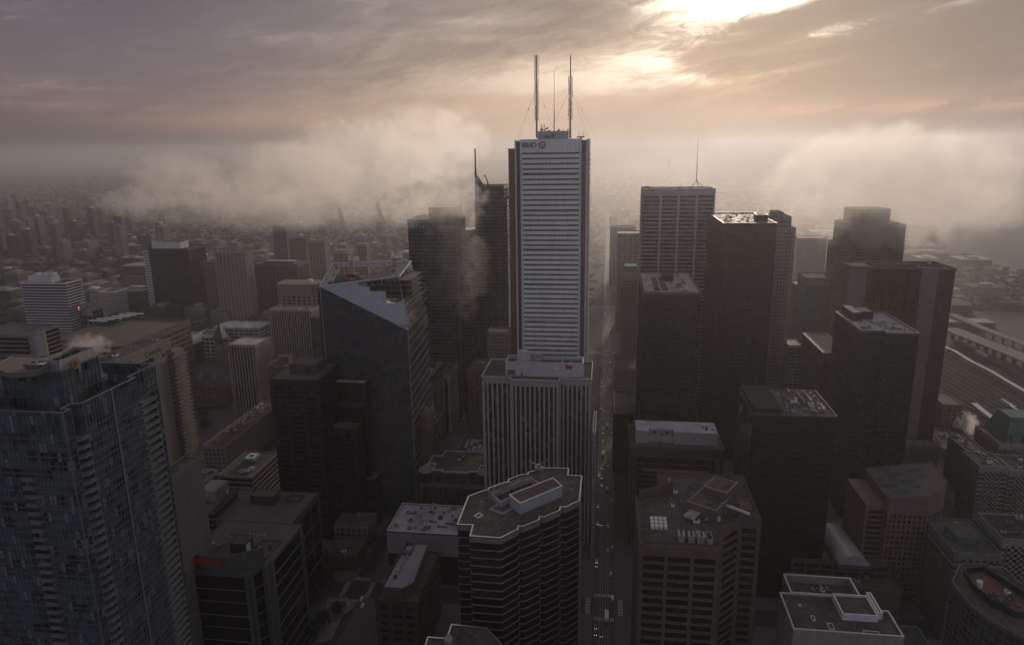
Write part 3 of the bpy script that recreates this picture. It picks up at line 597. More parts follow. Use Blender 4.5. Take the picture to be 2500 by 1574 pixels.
# stone tower with the copper gothic roof (between street and dark towers)
T, x0, x1, yr, yl, z = slab_tower('stone_tower', 'limestone tower with arched top and green copper roof, beside the long street', (1517, 668), 140, 1562, 26, MT['stone'], GL['dull'], MT['copper'], MT['stone'], x=880., fh=3.8, bh=1.7, ps=3.2, pw=1.5, pd=.25, top=9)
T.part('copper_roof', MB().quad((x0, yr, z+1.2), (x0+4, yr+4, z+9), (x0+4, yl-4, z+9), (x0, yl, z+1.2)).quad((x0, yl, z+1.2), (x0+4, yl-4, z+9), (x1-4, yl-4, z+9), (x1, yl, z+1.2)).quad((x1, yr, z+1.2), (x1-4, yr+4, z+9), (x0+4, yr+4, z+9), (x0, yr, z+1.2)).quad((x0+4, yr+4, z+9), (x1-4, yr+4, z+9), (x1-4, yl-4, z+9), (x0+4, yl-4, z+9)), MT['copper'])
slab_tower('stone_building', 'lower limestone wing stepping down in front of the copper roofed stone tower', (1500, 900), 30, 1556, 60, MT['stone'], GL['dull'], MT['gravel2'], MT['stone'], x=815., fh=3.8, bh=1.8, ps=3.2, pw=1.6, top=4)
slab_tower('office_block', 'pale office block with striped windows behind the copper roofed stone tower', (1507, 571), 120, 1572, 40, MT['beige'], GL['office'], MT['rooflight'], MT['beige'], x=1120., fh=4, bh=1.9, ps=9, pw=1.4, top=3)
slab_tower('office_block', 'darker slab with a square top seen in haze above the pale striped office block', (1490, 556), 90, 1552, 40, MT['concrete'], GL['office'], MT['gravel2'], MT['concrete'], x=1500., fh=4, bh=1.6, ps=7, top=4)
# pavilion
T, x0, x1, yr, yl, z = slab_tower('bank_pavilion', 'low flat black bank pavilion at the foot of the black towers', (1500, 1010), 9, 1548, 60, bw, GL['black'], MT['gravel2'], bw, x=600., fh=9, bh=0, ps=5, pw=.5, top=2)
# light roofed building with arcaded frieze
zc = 80.; p = atz(1538, 1087, zc); x0, yl = p.x, p.y; yr = ypx(1768, x0, zc); x1 = x0+42
T = Thing('office_building', 'brown stone office block crowned by a big pinkish white roof house', 'office building', (x0, yr, 0))
poly = rect(x0, x1, yr, yl); T.part('glazing', MB().prism(rect(x0+3, x1, yr+.5, yl-.5), 0, zc-9), GL['brown'])
m = MB().prism(rect(x0, x1, yr, yl), zc-8.5, zc-7.6)
k = yr+.3
while k < yl-.6: m.prism(rect(x0, x0+.8, k, k+.75), zc-7.6, zc-1.6); k += 1.62
m.prism(rect(x0-.3, x1+.3, yr-.3, yl+.3), zc-1.6, zc)
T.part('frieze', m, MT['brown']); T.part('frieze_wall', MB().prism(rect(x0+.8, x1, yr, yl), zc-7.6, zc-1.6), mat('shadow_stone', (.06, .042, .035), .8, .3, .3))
m = MB()
for s, e in ((yl-5.5, yl), (yr, yr+5.5)):
    for k in range(3): m.prism(rect(x0, x0+3.2, s+k*2.1, s+k*2.1+1.3), 0, zc-8.5)
T.part('corner_piers', m, MT['brown'])
for k in range(16): T.part('sill_band', MB().box(x0+2.4, yr+5.6, zc-15-k*4.2, x0+3.1, yl-5.6, zc-14.2-k*4.2), MT['brown'])
T.part('transom', MB().box(x0+.6, yr+9, zc-19.6, x0+2.4, yl-9, zc-18.6), mat('bronze_trim', (.30, .21, .15), .5, .2, .3))
T.part('roof', MB().prism(rect(x0+.4, x1-.4, yr+.4, yl-.4), zc+.003, zc+.1, bot=False), MT['gravel'])
a, b = ypx(1552, x0+5, zc+3), ypx(1752, x0+5, zc+3); phm = mat('pinkish_panels', (.46, .40, .40), .7, .2, .15)
pm_ = T.part('penthouse', MB().prism(ccw([(x0+5, a), (x0+5, a-9.5), (x0+10, a-9.5), (x0+10, a-27), (x0+5, a-27), (x0+5, b), (x0+26, b), (x0+26, a)]), zc+.1, zc+9.5), phm)
T.part('penthouse_roof', MB().prism(ccw([(x0+5.3, a-.3), (x0+5.3, a-9.3), (x0+10.3, a-9.3), (x0+10.3, a-27.3), (x0+5.3, a-27.3), (x0+5.3, b+.3), (x0+25.6, b+.3), (x0+25.6, a-.3)]), zc+9.504, zc+9.7), mat('snow_white_membrane', (.66, .64, .65), .6, .25, .12), pm_)
T.part('screen_wall', MB().box(x0+5, a-26.9, zc+1.6, x0+5.4, a-9.6, zc+6.2).box(x0+5, a-18.2, zc+.1, x0+10, a-17.8, zc+9.4), phm, pm_)
for k in range(2):
    o = T.part('cooling_tower', MB().box(x0+5.8, a-17-k*9, zc+.1, x0+9.6, a-10.5-k*9, zc+7.6), MT['hvac']); T.part('fan', MB().lathe(x0+7.7, a-13.7-k*9, [(1.5, zc+7.6), (1.5, zc+8.4), (1.2, zc+8.3)], 14), MT['darkmetal'], o)
for k in range(4): T.part('flue', MB().bar((x0+23.5, a-9-k*2.2, zc+9.7), (x0+23.5, a-9-k*2.2, zc+13), .28, n=8), MT['hvacd'])
clutter(T, x0+8, x0+22, b+2, b+14, zc+9.7, 5, 61, .7)
def zpoly(pts, z): return ccw([tuple(atz(px, py, z)[:2]) for px, py in pts])
def btower(name, label, poly, z, wall, glz, rm, pm, z0=0., cat='office building', fh=3.9, bh=1.1, ps=6., pw=.6, pd=.3, bd=.25, top=2.5, rim=None, ph=1.1, sep=False, base=0., corner=None, group=None, po=.3):
    T = Thing(name, label, cat, (poly[0][0], poly[0][1], z0), group)
    facade(T, poly, z0, z, wall, glz, fh, bh, bd, ps, pw, pd, top, sep, base, corner=corner); roof(T, poly, z, rm, pm, ph=ph, rim=rim, po=po); return T
# brown concrete office tower, bottom right of the street
z = 125.
poly = zpoly([(1563, 1331), (1756, 1337), (1757, 1262), (1803, 1262), (1857, 1268), (1820, 1176), (1650, 1165), (1650, 1190), (1555, 1220)], z)
p = atz(1563, 1331, z); xf = p.x; yl = p.y; yr = ypx(1756, xf, z); yr2 = ypx(1857, xf+26, z)
poly = ccw([(xf, yl), (xf, yr), (xf+17, yr-3.5), (xf+27, yr-13), (xf+27, yr2), (xf+70, yr2), (xf+70, yl-12), (xf+42, yl-12), (xf+42, yl)])
bc = mat('brown_concrete', (.135, .10, .08), .85, .25, .2, stain=.4)
T = btower('office_tower', 'brown concrete tower with a window grid and angled corner, roof crowded with cooling towers', poly, z, bc, GL['brown'], MT['gravel'], bc, fh=4.1, bh=1.35, ps=9.4, pw=1.5, pd=.7, bd=.55, top=4.2, ph=.9, corner=1.4)
for d in (-2.2, -3.3): T.part('roof_kerb', MB().ring(offset(poly, d), offset(poly, d-.25), z, z+.35), bc)
cx, cy_ = xf+36, yr-2
def rbox(cx, cy, w, d, z0, z1, ang, m=None):
    c, s = math.cos(ang), math.sin(ang); q = [(-w/2, -d/2), (w/2, -d/2), (w/2, d/2), (-w/2, d/2)]
    return (m or MB()).prism([(cx+a*c-b*s, cy+a*s+b*c) for a, b in q], z0, z1)
ph = T.part('penthouse', rbox(cx-3, cy_+2, 17, 14, z, z+6, -.55), bc); T.part('penthouse_roof', rbox(cx-3, cy_+2, 16, 13, z+6.003, z+6.2, -.55), MT['gravel'], ph)
ph2 = T.part('upper_penthouse', rbox(cx+4, cy_-4, 13, 11, z, z+10, -.55), bc); T.part('penthouse_roof', rbox(cx+4, cy_-4, 12, 10, z+10.003, z+10.2, -.55), MT['gravel'], ph2)
T.part('coping', rbox(cx-3, cy_+2, 17.3, 14.3, z+6.2, z+6.5, -.55), MT['beige'], ph); T.part('deck', rbox(cx-3, cy_+2, 16, 13, z+6.51, z+6.6, -.55), MT['gravel'], ph); T.part('coping', rbox(cx+4, cy_-4, 13.3, 11.3, z+10.2, z+10.5, -.55), MT['beige'], ph2); T.part('deck', rbox(cx+4, cy_-4, 12, 10, z+10.51, z+10.6, -.55), MT['gravel'], ph2); T.part('glass_canopy', rbox(cx-9, cy_+9, 13, 5, z+2, z+3, -.55), MT['rooflight']); T.part('roof_beam', rbox(cx-6, cy_-8, 17, .8, z+3.6, z+4.6, .9), MT['white'])
for i in range(3):
    for j in range(4): T.part('cooling_fan_unit', MB().box(xf+14+i*3.2, yl-12.5+j*1.9, z, xf+16.4+i*3.2, yl-11+j*1.9, z+1.5), MT['white'])
for i in range(3):
    o = T.part('cooling_tower', MB().box(xf+4, yl-19-i*4.2, z, xf+8.6, yl-16.2-i*4.2, z+3.4), MT['hvac'])
    for q in range(3): T.part('fan', MB().lathe(xf+4.9+q*1.4, yl-17.6-i*4.2, [(.55, z+3.4), (.55, z+3.8), (.4, z+3.7)], 10), MT['darkmetal'], o)
for i in range(2):
    o = T.part('dry_cooler', MB().ring(rect(xf+3.5, xf+10.5, yr+6-i*4, yr+8.6-i*4), rect(xf+3.8, xf+10.2, yr+6.3-i*4, yr+8.3-i*4), z+.4, z+2.6), MT['hvac'])
for i in range(2): T.part('skylight', MB().box(xf+24+i*3.5, yr-4, z, xf+26+i*3.5, yr+2, z+1.8), MT['white'])
T.part('screen_wall', MB().obox((xf+41, yl-1), (xf+52, yl-18), 0, 20, 0, .4, z, z+5), bc); T.part('stair_tower', MB().box(xf+28, yr2+4, z, xf+34, yr2+9, z+5), bc)
clutter(T, xf+20, xf+60, yr2+10, yl-16, z, 14, 71, .8)
# white rimmed low building at the bottom right
z = 85.; p = atz(2050, 1546, z); xf = p.x
yl = ypx(1938, xf, z); yr = ypx(2205, xf, z); xb = atz(1904, 1450, z).x
poly = ccw([(xf, yl), (xf, yr), (xf+17, yr), (xf+17, yr+5), (xb, yr+5), (xb, yl)])
wc = mat('white_coping', (.62, .58, .55), .5, .12, .3)
T = btower('office_building', 'brown roofed building outlined by white parapets with a small white roof pen', poly, z, MT['beige'], GL['dull'], MT['gravel'], MT['beige'], fh=3.8, bh=1.2, ps=2.4, pw=1.0, pd=.5, top=9, rim=wc, ph=.9)
a, b = ypx(2120, xb-3, z+3), ypx(2035, xb-3, z+3)
for (q0, q1, r0, r1, h) in ((xb-16, xb-1, a, b, 3.2), (xb-14, xb+1, a-2.4, a-.2, 3.6)):
    o = T.part('roof_pen', MB().ring(rect(q0, q1, r0, r1), rect(q0+.7, q1-.7, min(r0, r1)+.7, max(r0, r1)-.7), z, z+h), MT['white']); T.part('pen_deck', MB().prism(rect(q0+.7, q1-.7, min(r0, r1)+.7, max(r0, r1)-.7), z+h-1.2, z+h-1.0, bot=False), MT['gravel'], o)
for (px, py, w, d) in ((1985, 1510, 3.2, 1.6), (2028, 1530, 4.2, 2.4), (2127, 1546, 2.2, 6.5), (1952, 1478, 1, 1.4)):
    q = atz(px, py, z); o = T.part('skylight', MB().ring(rect(q.x-w/2, q.x+w/2, q.y-d/2, q.y+d/2), rect(q.x-w/2+.3, q.x+w/2-.3, q.y-d/2+.3, q.y+d/2-.3), z, z+.7), MT['white']); T.part('pane', MB().prism(rect(q.x-w/2+.3, q.x+w/2-.3, q.y-d/2+.3, q.y+d/2-.3), z+.3, z+.4), MT['slate'], o)
zb = z-3; xw = atz(1922, 1420, zb).x; poly2 = ccw([(xb+.4, yl-5), (xb+.4, yr+9), (xw, yr+9), (xw, yl-5)])
facade(T, poly2, 0, zb, MT['beige'], GL['dull'], 3.8, 1.2, .25, 2.4, 1., .4, 4, fname='rear_frame', gname='rear_glazing'); T.part('rear_roof', MB().prism(offset(poly2, -.1), zb+.003, zb+.1, bot=False), MT['gravel'])
T.part('rear_parapet', MB().ring(offset(poly2, .3), offset(poly2, -.4), zb, zb+4.2), MT['beige']); T.part('coping', MB().ring(offset(poly2, .35), offset(poly2, -.45), zb+4.203, zb+4.4), wc)
clutter(T, xb+3, xw-4, yr+12, yl-18, zb+.1, 10, 81, .9)
# barrel vault building
z = 30.; p = atz(1935, 1365, z); x0, yl = p.x, p.y; yr = ypx(2172, x0, z); x1 = atz(1932, 1332, z).x+4
T = btower('brick_hall', 'low brown hall crossed by a pale glazed barrel vault', rect(x0, x1, yr, yl), z, bc, GL['brown'], MT['gravel'], bc, fh=4.5, bh=1.6, ps=9, pw=.9, top=2)
yc = ypx(2080, x0, z+8); yc2 = ypx(2020, x1+22, z+8); vm = MB(); nseg = 16; rr = 9.; i0 = 0
for k in range(nseg+1):
    t = math.pi*k/nseg; vm.v += [(x0-6, yc+rr*math.cos(t), z+2+rr*.75*math.sin(t)), (x1+14, yc2+rr*math.cos(t), z+2+rr*.75*math.sin(t))]
for k in range(nseg): vm.f.append((2*k, 2*k+1, 2*k+3, 2*k+2))
vm.f.append(tuple(2*k for k in range(nseg+1)))
v = T.part('barrel_vault', vm, mat('vault_glazing', (.42, .41, .41), .3, .15, .3))
T.part('vault_rib', MB().box(x0-6.2, yc-.4, z+8.5, x0-5.6, yc+.4, z+9.3), MT['hvac'], v)
T.part('vault_base', MB().ring(ccw([(x0-7, yc-rr-.8), (x0-7, yc+rr+.8), (x1+15, yc2+rr+.8), (x1+15, yc2-rr-.8)]), ccw([(x0-6, yc-rr), (x0-6, yc+rr), (x1+14, yc2+rr), (x1+14, yc2-rr)]), z, z+2.4), bc)
T.part('terrace', MB().box(x0-14, yr-3, 0, x0-.4, yl+3, z-9), bc); clutter(T, x0-12, x0-4, yr, yl-2, z-9, 6, 91, 1.1); clutter(T, x0+3, x1-4, yr+3, yr+20, z, 6, 92); clutter(T, x0+3, x1-4, yl-16, yl-4, z, 5, 93)
# pink building with slanted glass roof
p = atz(2172, 1212, 82); x0, yl = p.x, p.y; q = atz(2366, 1156, 76); x0 = atz(2172, 1212, 75).x; yl = ypx(2172, x0, 75); z = 75.
yr = ypx(2330, x0, z); x1 = x0+42; pk = MT['pink']
T = Thing('office_building', 'pink stone office block under a big slanted greenish glass roof', 'office building', (x0, yr, 0))
poly = ccw([(x0, yl), (x0, yr+14), (x0+7, yr+4), (x0+16, yr-2), (x1, yr-4), (x1, yl)])
facade(T, poly, 0, z-9, pk, GL['brown'], 3.7, 1.5, .3, 3.1, 1.15, .35, 3)
def zt_(x, y): return z-2+(x-x0)*.02+(yl-y)*.16
i = MB(); n = len(poly); i.v = [(a, b, z-9.01) for a, b in poly]+[(a, b, zt_(a, b)) for a, b in poly]; i.f = [(k, (k+1) % n, n+(k+1) % n, n+k) for k in range(n)]+[tuple(n+k for k in range(n))]
T.part('attic_wall', i, pk)
gm = glass('skylight_glass', (26, 34, 32), (84, 98, 92), 5, 5, .15, .45); U_ = MB(); e = poly
fx, fy = [c[0] for c in poly], [c[1] for c in poly]
for a in range(9):
    for b in range(7):
        xa, xb_ = x0+1.5+a*(x1-x0-3)/9, x0+1.5+(a+1)*(x1-x0-3)/9-.5; ya, yb = yl-1.5-b*(yl-yr-8)/7, yl-1.5-(b+1)*(yl-yr-8)/7+.5
        if (xa-x0) < 12 and b > 4: continue
        T.part('roof_light', MB().quad((xa, yb, zt_(xa, yb)+.3), (xb_, yb, zt_(xb_, yb)+.3), (xb_, ya, zt_(xb_, ya)+.3), (xa, ya, zt_(xa, ya)+.3)), MT['slate'] if (a*5+b*3) % 7 in (1, 4) else mat('green_roof_glass', (.13, .16, .15), .3, .3, .2))
T.part('eave_rim', MB().bar((x0-.2, yl, zt_(x0, yl)+.3), (x0-.2, yr+14, zt_(x0, yr+14)+.3), .4, n=4).bar((x0, yl+.2, zt_(x0, yl)+.3), (x1, yl+.2, zt_(x1, yl)+.3), .4, n=4).bar((x1, yl, zt_(x1, yl)+.3), (x1, yr-4, zt_(x1, yr-4)+.3), .4, n=4).bar((x0+16, yr-2, zt_(x0+16, yr-2)+.3), (x1, yr-4, zt_(x1, yr-4)+.3), .35, n=4), MT['pink'])
T.part('side_wing', MB().prism(rect(x0+3, x1-2, yl+.3, yl+12), 0, z-8), pk); sw = MB()
for k in range(16): sw.prism(rect(x0+2.7, x0+3, yl+1.5, yl+10.5), 6+k*3.7, 8.2+k*3.7)
T.part('wing_windows', sw, GL['brown'])
# stone hotel blocks on the right edge
def stone_block(label, fl, frx, x, depth, seed, rm=None, wall=None, ps=3.6, top=3.5, clut=6, fh=3.5):
    T, x0, x1, yr, yl, z = slab_tower('hotel_block', label, fl, 1, frx, depth, wall or MT['stone'], GL['dull'], rm or MT['gravel2'], wall or MT['stone'], x=x, fh=fh, bh=fh*.52, ps=ps, pw=ps*.55, pd=.25, bd=.25, top=top, cat='hotel block')
    clutter(T, x0+2, x1-4, yr+2, yl-3, z, clut, seed); return T, x0, x1, yr, yl, z
stone_block('tall limestone hotel block with small paired windows left of the green copper roof', (2392, 1140), 2462, 530., 26, 101)
stone_block('limestone hotel wing at the right edge under the dark tank', (2466, 1150), 2560, 560., 30, 102)
T, x0, x1, yr, yl, z = stone_block('shadowed limestone wing standing behind the pink slanted roof', (2362, 1105), 2410, 590., 34, 103)
stone_block('wide low stone block with a cluttered roof behind the pink slanted roof', (2212, 1078), 2296, 640., 46, 104)
stone_block('stepped stone block between the pink slanted roof and the rail yard', (2302, 1096), 2385, 668., 40, 105, clut=12)
stone_block('small stone block under the steam plume', (2385, 1082), 2440, 700., 36, 106)
stone_block('limestone block at the right edge with dark courtyard roof', (2450, 1320), 2570, 400., 30, 107, rm=MT['tar'])
T, x0, x1, yr, yl, z = stone_block('stone hotel shoulder carrying the green copper roof at the right edge', (2440, 1085), 2560, 600., 40, 108)
cr = MB(); h = 20
cr.quad((x0+2, yr, z), (x0+12, yr+4, z+h), (x0+12, yl-12, z+h), (x0+2, yl-6, z)).quad((x0+2, yl-6, z), (x0+12, yl-12, z+h), (x1-8, yl-12, z+h), (x1, yl-6, z)).quad((x0+12, yr+4, z+h), (x1-8, yr+4, z+h), (x1-8, yl-12, z+h), (x0+12, yl-12, z+h)).quad((x1, yr, z), (x1, yl-6, z), (x1-8, yl-12, z+h), (x1-8, yr+4, z+h))
T.part('copper_roof', cr, MT['copper'])
for k in range(4): T.part('dormer', MB().box(x0+1, yl-14-k*9, z, x0+7, yl-10-k*9, z+7), MT['copper'])
# stone building with green penthouse and yellow hatch
T, x0, x1, yr, yl, z = stone_block('pale stone block with a green roof house and a lit scalloped cornice', (2270+60, 1352), 2447, 395., 40, 111, wall=mat('greyish_stone', (.21, .20, .18), .85, .25, .2, stain=.4))
o = penthouse(T, x0+10, x0+26, yr+5, yr+20, z, 4.5, MT['copper'], MT['slate'], louv=False)
T.part('yellow_hatch', MB().box(x0+30, yr+8, z, x0+36, yr+11, z+1.2), mat('yellow_paint', (.42, .24, .02), .6, .2, .5)); T.part('cornice', MB().ring(offset(rect(x0, x1, yr, yl), .9), rect(x0, x1, yr, yl), z-7, z-6.3), MT['beige'])
# curved roof building bottom right corner
z = 96.; pts = [(2325, 1420), (2342, 1445), (2372, 1480), (2410, 1510), (2455, 1535), (2510, 1560), (2600, 1600), (2640, 1480), (2500, 1430), (2440, 1395), (2400, 1378), (2345, 1378)]
poly = zpoly(pts, z)
T = btower('apartment_building', 'curved glass fronted apartment building with a terrace roof in the bottom right corner', poly, z, bc, GL['blue'], MT['gravel'], MT['hvacd'], fh=3.2, bh=.5, ps=3.2, pw=.25, pd=.2, bd=.3, top=1.5, ph=.6)
p1 = [tuple(atz(px, py, z)[:2]) for px, py in ((2352, 1402), (2375, 1440), (2420, 1478), (2480, 1508), (2560, 1500), (2470, 1440), (2400, 1395))]
T.part('roof_screen', MB().ring(offset(ccw(p1), .2), offset(ccw(p1), -.2), z, z+3.2), GL['green']); T.part('terrace_deck', MB().prism(ccw(p1), z+.004, z+.2, bot=False), mat('terracotta_deck', (.20, .10, .07), .85, .3, .3))
q = atz(2392, 1418, z+3); T.part('water_tank', MB().lathe(q.x, q.y, [(1.4, z), (1.4, z+3), (.4, z+3.6)], 14), MT['white']); clutter(T, q.x-14, q.x-4, q.y-12, q.y-2, z+.2, 8, 121, .8)
# green roofed podium & low dark blocks in the gap
T = btower('low_building', 'low flat green roof in the gap below the pale stone block', rect(330, 368, -176, -142), 26, MT['concrete'], GL['dull'], mat('green_membrane', (.055, .085, .05), .9, .3, .2), MT['concrete'])
clutter(T, 335, 360, -172, -150, 26, 4, 131)
# brown banded tower with stone pylons (right)
z = 176.; x0 = 660.; z = zpy(650, x0, ypx(2075, x0, 176)); yl = ypx(2075, x0, z); ya = ypx(2118, x0, z)
T = Thing('office_tower', 'brown ribbed tower with wide plain stone pylons and a zigzag glass front', 'office tower', (x0, yl-60, 0))
yb, yc3, ye = ypx(2250, x0-10, z), ypx(2292, x0-12, z), ypx(2334, x0-12, z)
T.part('pylon', MB().prism(rect(x0-1, x0+14, yl, ya), 0, z), mat('pylon_stone', (.20, .155, .14), .85, .15, .2, stain=.25)); T.part('pylon', MB().prism(rect(x0-13, x0+10, yb, yc3), 0, z), mat('pylon_stone', (.2,)*3))
m = MB(); n = 9; zz = []
for k in range(n+1):
    t = k/n; zz.append((x0-.5-11*t+(0 if k % 2 else 1.6), ya+(yb-ya)*t))
core = ccw(zz+[(x0+24, yb), (x0+24, ya)]); T.part('zigzag_glazing', MB().prism(core, 0, z-1), glass('gold_glass', (36, 24, 16), (120, 80, 42), 3.1, 60, .16, .62))
rb = MB()
for k in range(44):
    t = (k+.5)/44; xx = x0-.8-11*t; yy = ya+(yb-ya)*t
    rb.prism(rect(xx-.8, xx+1.5, yy-.16, yy+.16), 0, z-(26+6*(k % 3)))
T.part('rib', rb, mat('gold_fin', (.22, .13, .07), .35, .2, .3, .3)); mm = MB()
k = ye
while k < yc3-.3: mm.prism(rect(x0-12, x0+26, k, k+.5), 0, z-1); k += 1.25
T.part('side_ribs', mm, MT['brown']); T.part('side_glazing', MB().prism(rect(x0-11.5, x0+25.5, ye+.3, yc3-.05), 0, z-1.2), GL['brown'])
rp_ = ccw([(x0-1, yl), (x0-13, yc3), (x0-13, ye), (x0+26, ye), (x0+26, yl)])
T.part('roof', MB().prism(offset(rp_, -1.2), z-1.0, z-.4, bot=False), MT['brown']); T.part('parapet', MB().ring(offset(rp_, .15), offset(rp_, -.6), z-1.5, z+.6), MT['brown'])
T.part('roof_frame', MB().ring(rect(x0+2, x0+20, ye+4, yl-20), rect(x0+3, x0+19, ye+5, yl-21), z-.4, z+2), MT['brown']); clutter(T, x0, x0+18, ye+6, yl-6, z-.4, 10, 141)
# dark low tower with the sparkling sawtooth roof edge
T, x0, x1, yr, yl, z = slab_tower('office_tower', 'low black tower with a sawtooth glinting roof edge behind the pale roofed black tower', (2010, 862), 105, 2075, 70, bw, GL['black'], MT['gravel'], bw, ps=3.05, pw=.35, bh=1., bd=.12, pd=.35, top=4, ph=.6)
sw = MB()
for k in range(22): sw.v += [(x0+k*3.1, yl, z+.6), (x0+k*3.1+3, yl, z+.6), (x0+k*3.1+1.5, yl-2.2, z+1.8), (x0+k*3.1+1.5, yl+.6, z-1.6)]; i = len(sw.v)-4; sw.f += [(i, i+1, i+2), (i+1, i, i+3), (i, i+2, i+3), (i+2, i+1, i+3)]
T.part('sawtooth_edge', sw, mat('bare_steel', (.7, .66, .6), .25, .1, .3, .9))
# stone office towers by the lake
def stepped(label, x, tiers, wall, glz, name='stone_tower'):
    T = None
    for k, (fl, frx, dep, dx) in enumerate(tiers):
        xx = x+dx; yl = ypx(fl[0], xx, 150); z = zpy(fl[1], xx, yl); yl = ypx(fl[0], xx, z); yr = ypx(frx, xx, z)
        if T is None: T = Thing(name, label, 'office tower', (xx, yr, 0))
        c = (yl-yr)*.16; poly = ccw([(xx, yl-c), (xx, yr+c), (xx+c, yr), (xx+dep-c, yr), (xx+dep, yr+c), (xx+dep, yl-c), (xx+dep-c, yl), (xx+c, yl)])
        facade(T, poly, 0, z, wall, glz, 3.9, 1.7, .3, 3.4, 1.3, .35, 3, fname='facade_frame', gname='glazing'); T.part('setback_roof', MB().prism(offset(poly, .1), z-.02, z+.12, bot=False), MT['gravel2']); T.part('parapet', MB().ring(offset(poly, .36), offset(poly, -.3), z-.3, z+1.2), wall)
    return T
stepped('limestone tower with a ring crown and chamfered corners behind the tallest black tower', 745., [((1888, 560), 1945, 44, 0), ((1890, 532), 1934, 38, 2), ((1893, 521), 1914, 26, 8)], MT['stone'], GL['dull'])
stepped('stepped stone skyscraper whose top disappears into the fog bank on the right', 860., [((2050, 600), 2218, 56, 0), ((2064, 548), 2202, 50, 3), ((2084, 514), 2180, 40, 7)], MT['brown'], GL['green'])
stepped('greenish glass shaft attached to the right side of the foggy stepped skyscraper', 880., [((2186, 550), 2214, 30, 0)], MT['copper'], GL['green'], name='glass_tower')
slab_tower('office_block', 'pale hotel slab with fine horizontal stripes in the haze right of the ring crowned tower', (1948, 582), 1, 2020, 30, MT['beige'], GL['office'], MT['rooflight'], MT['beige'], x=1350., fh=3.6, bh=1.9, ps=0, top=5, cat='hotel')
T, *_r = slab_tower('office_block', 'dull green glass block with a ribbed crown below the striped hotel slab', (1970, 680), 1, 2036, 40, MT['copper'], GL['green'], MT['gravel2'], MT['copper'], x=880., fh=3.8, bh=.7, ps=3, pw=.3, top=9)
slab_tower('brick_block', 'narrow orange brick block beside the dull green glass block', (1942, 696), 1, 1968, 30, MT['brick'], GL['dull'], MT['rooflight'], MT['brick'], x=930., fh=3.8, bh=1.9, ps=3.5, pw=1.6, top=2)
slab_tower('low_block', 'low block with pale flat roof under the narrow orange brick block', (1925, 845), 1, 1960, 30, MT['beige'], GL['office'], MT['rooflight'], MT['beige'], x=740., top=2)
# glazed galleria seen in the slot between towers
q = atz(1935, 905, 20); o = MB(); o.box(q.x, q.y-22, 0, q.x+60, q.y+5, 16)
T = Thing('galleria', 'brightly glinting glazed galleria roof seen in the slot between black towers', 'galleria', (q.x, q.y, 0)); T.part('wall', o, MT['hvacd'])
gl_ = MB()
for k in range(8): i = len(gl_.v); gl_.v += [(q.x+k*7, q.y-20, 16.1), (q.x+k*7, q.y+4, 16.1), (q.x+k*7+3.5, q.y+4, 20), (q.x+k*7+3.5, q.y-20, 20), (q.x+k*7+7, q.y-20, 16.1), (q.x+k*7+7, q.y+4, 16.1)]; gl_.f += [(i, i+3, i+2, i+1), (i+3, i+4, i+5, i+2)]
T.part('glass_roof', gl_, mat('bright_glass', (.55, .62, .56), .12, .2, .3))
# rail yard, station, viaduct, platform canopies
yard = mat('rail_ballast', (.045, .038, .036), .95, .6, .05, spec=.05); rail = mat('rail_steel', (.24, .21, .19), .5, .3, .4)
c0 = [atz(*p, 0) for p in ((2290, 880), (2330, 830), (2620, 990), (2620, 1180), (2420, 1100), (2300, 1010))]
struct('rail_yard', MB().prism(ccw([(p.x, p.y) for p in c0]), 0, .1, bot=False), yard)
rl = MB()
def gline(a, b, n=1):
    p, q = atz(*a, .2), atz(*b, .2); return p, q
for k in range(13):
    t = k/12; a = (2290+5*t, 845+140*t); b = (2640, 1040+150*t)
    p, q = gline(a, b)
    for d in (-.75, .75): rl.bar((p.x, p.y+d, .3), (q.x, q.y+d, .3), .24, n=4)
struct('railway_tracks', rl, rail)
def strip_thing(name, label, cat, pts, w, z, th, m, posts=8):
    P_ = [atz(px, py, z) for px, py in pts]; mb = MB()
    for a, b in zip(P_, P_[1:]):
        d = (b-a).normalized(); n = Vector((-d.y, d.x, 0))*w/2; i = len(mb.v)
        for zz in (z-th, z): mb.v += [(a.x-n.x, a.y-n.y, zz), (b.x-n.x, b.y-n.y, zz), (b.x+n.x, b.y+n.y, zz), (a.x+n.x, a.y+n.y, zz)]
        mb.f += [(i+4, i+5, i+6, i+7), (i+3, i+2, i+1, i), (i, i+1, i+5, i+4), (i+1, i+2, i+6, i+5), (i+2, i+3, i+7, i+6), (i+3, i, i+4, i+7)]
    T = Thing(name, label, cat, (P_[0].x, P_[0].y, 0)); T.part('deck', mb, m); pm_ = MB()
    L = sum((b-a).length for a, b in zip(P_, P_[1:])); 
    for k in range(posts):
        t = (k+.5)/posts*(len(P_)-1); i = int(t); p = P_[i].lerp(P_[i+1], t-i); T.part('post', MB().bar((p.x, p.y, 0), (p.x, p.y, z-th), w*.12, n=6), MT['concrete'])
    return T
strip_thing('platform_canopy', 'long thin white curving canopy along the far side of the rail yard', 'canopy', [(2300, 843), (2330, 855), (2370, 880), (2420, 905), (2470, 935), (2540, 975)], 5, 7, .6, MT['white'], 12)
strip_thing('platform_canopy', 'short bright white canopy in the middle of the rail yard', 'canopy', [(2378, 983), (2405, 1005), (2440, 1030), (2475, 1055)], 6, 7, .6, MT['white'], 6)
strip_thing('platform_canopy', 'thin pale canopy at the near edge of the rail yard', 'canopy', [(2296, 955), (2340, 995), (2400, 1050)], 2, 7, .5, MT['beige'], 6)
strip_thing('viaduct', 'elevated concrete expressway on piers beyond the rail yard', 'viaduct', [(2318, 800), (2380, 825), (2440, 848), (2520, 880), (2600, 912)], 26, 14, 2, MT['concrete'], 12)
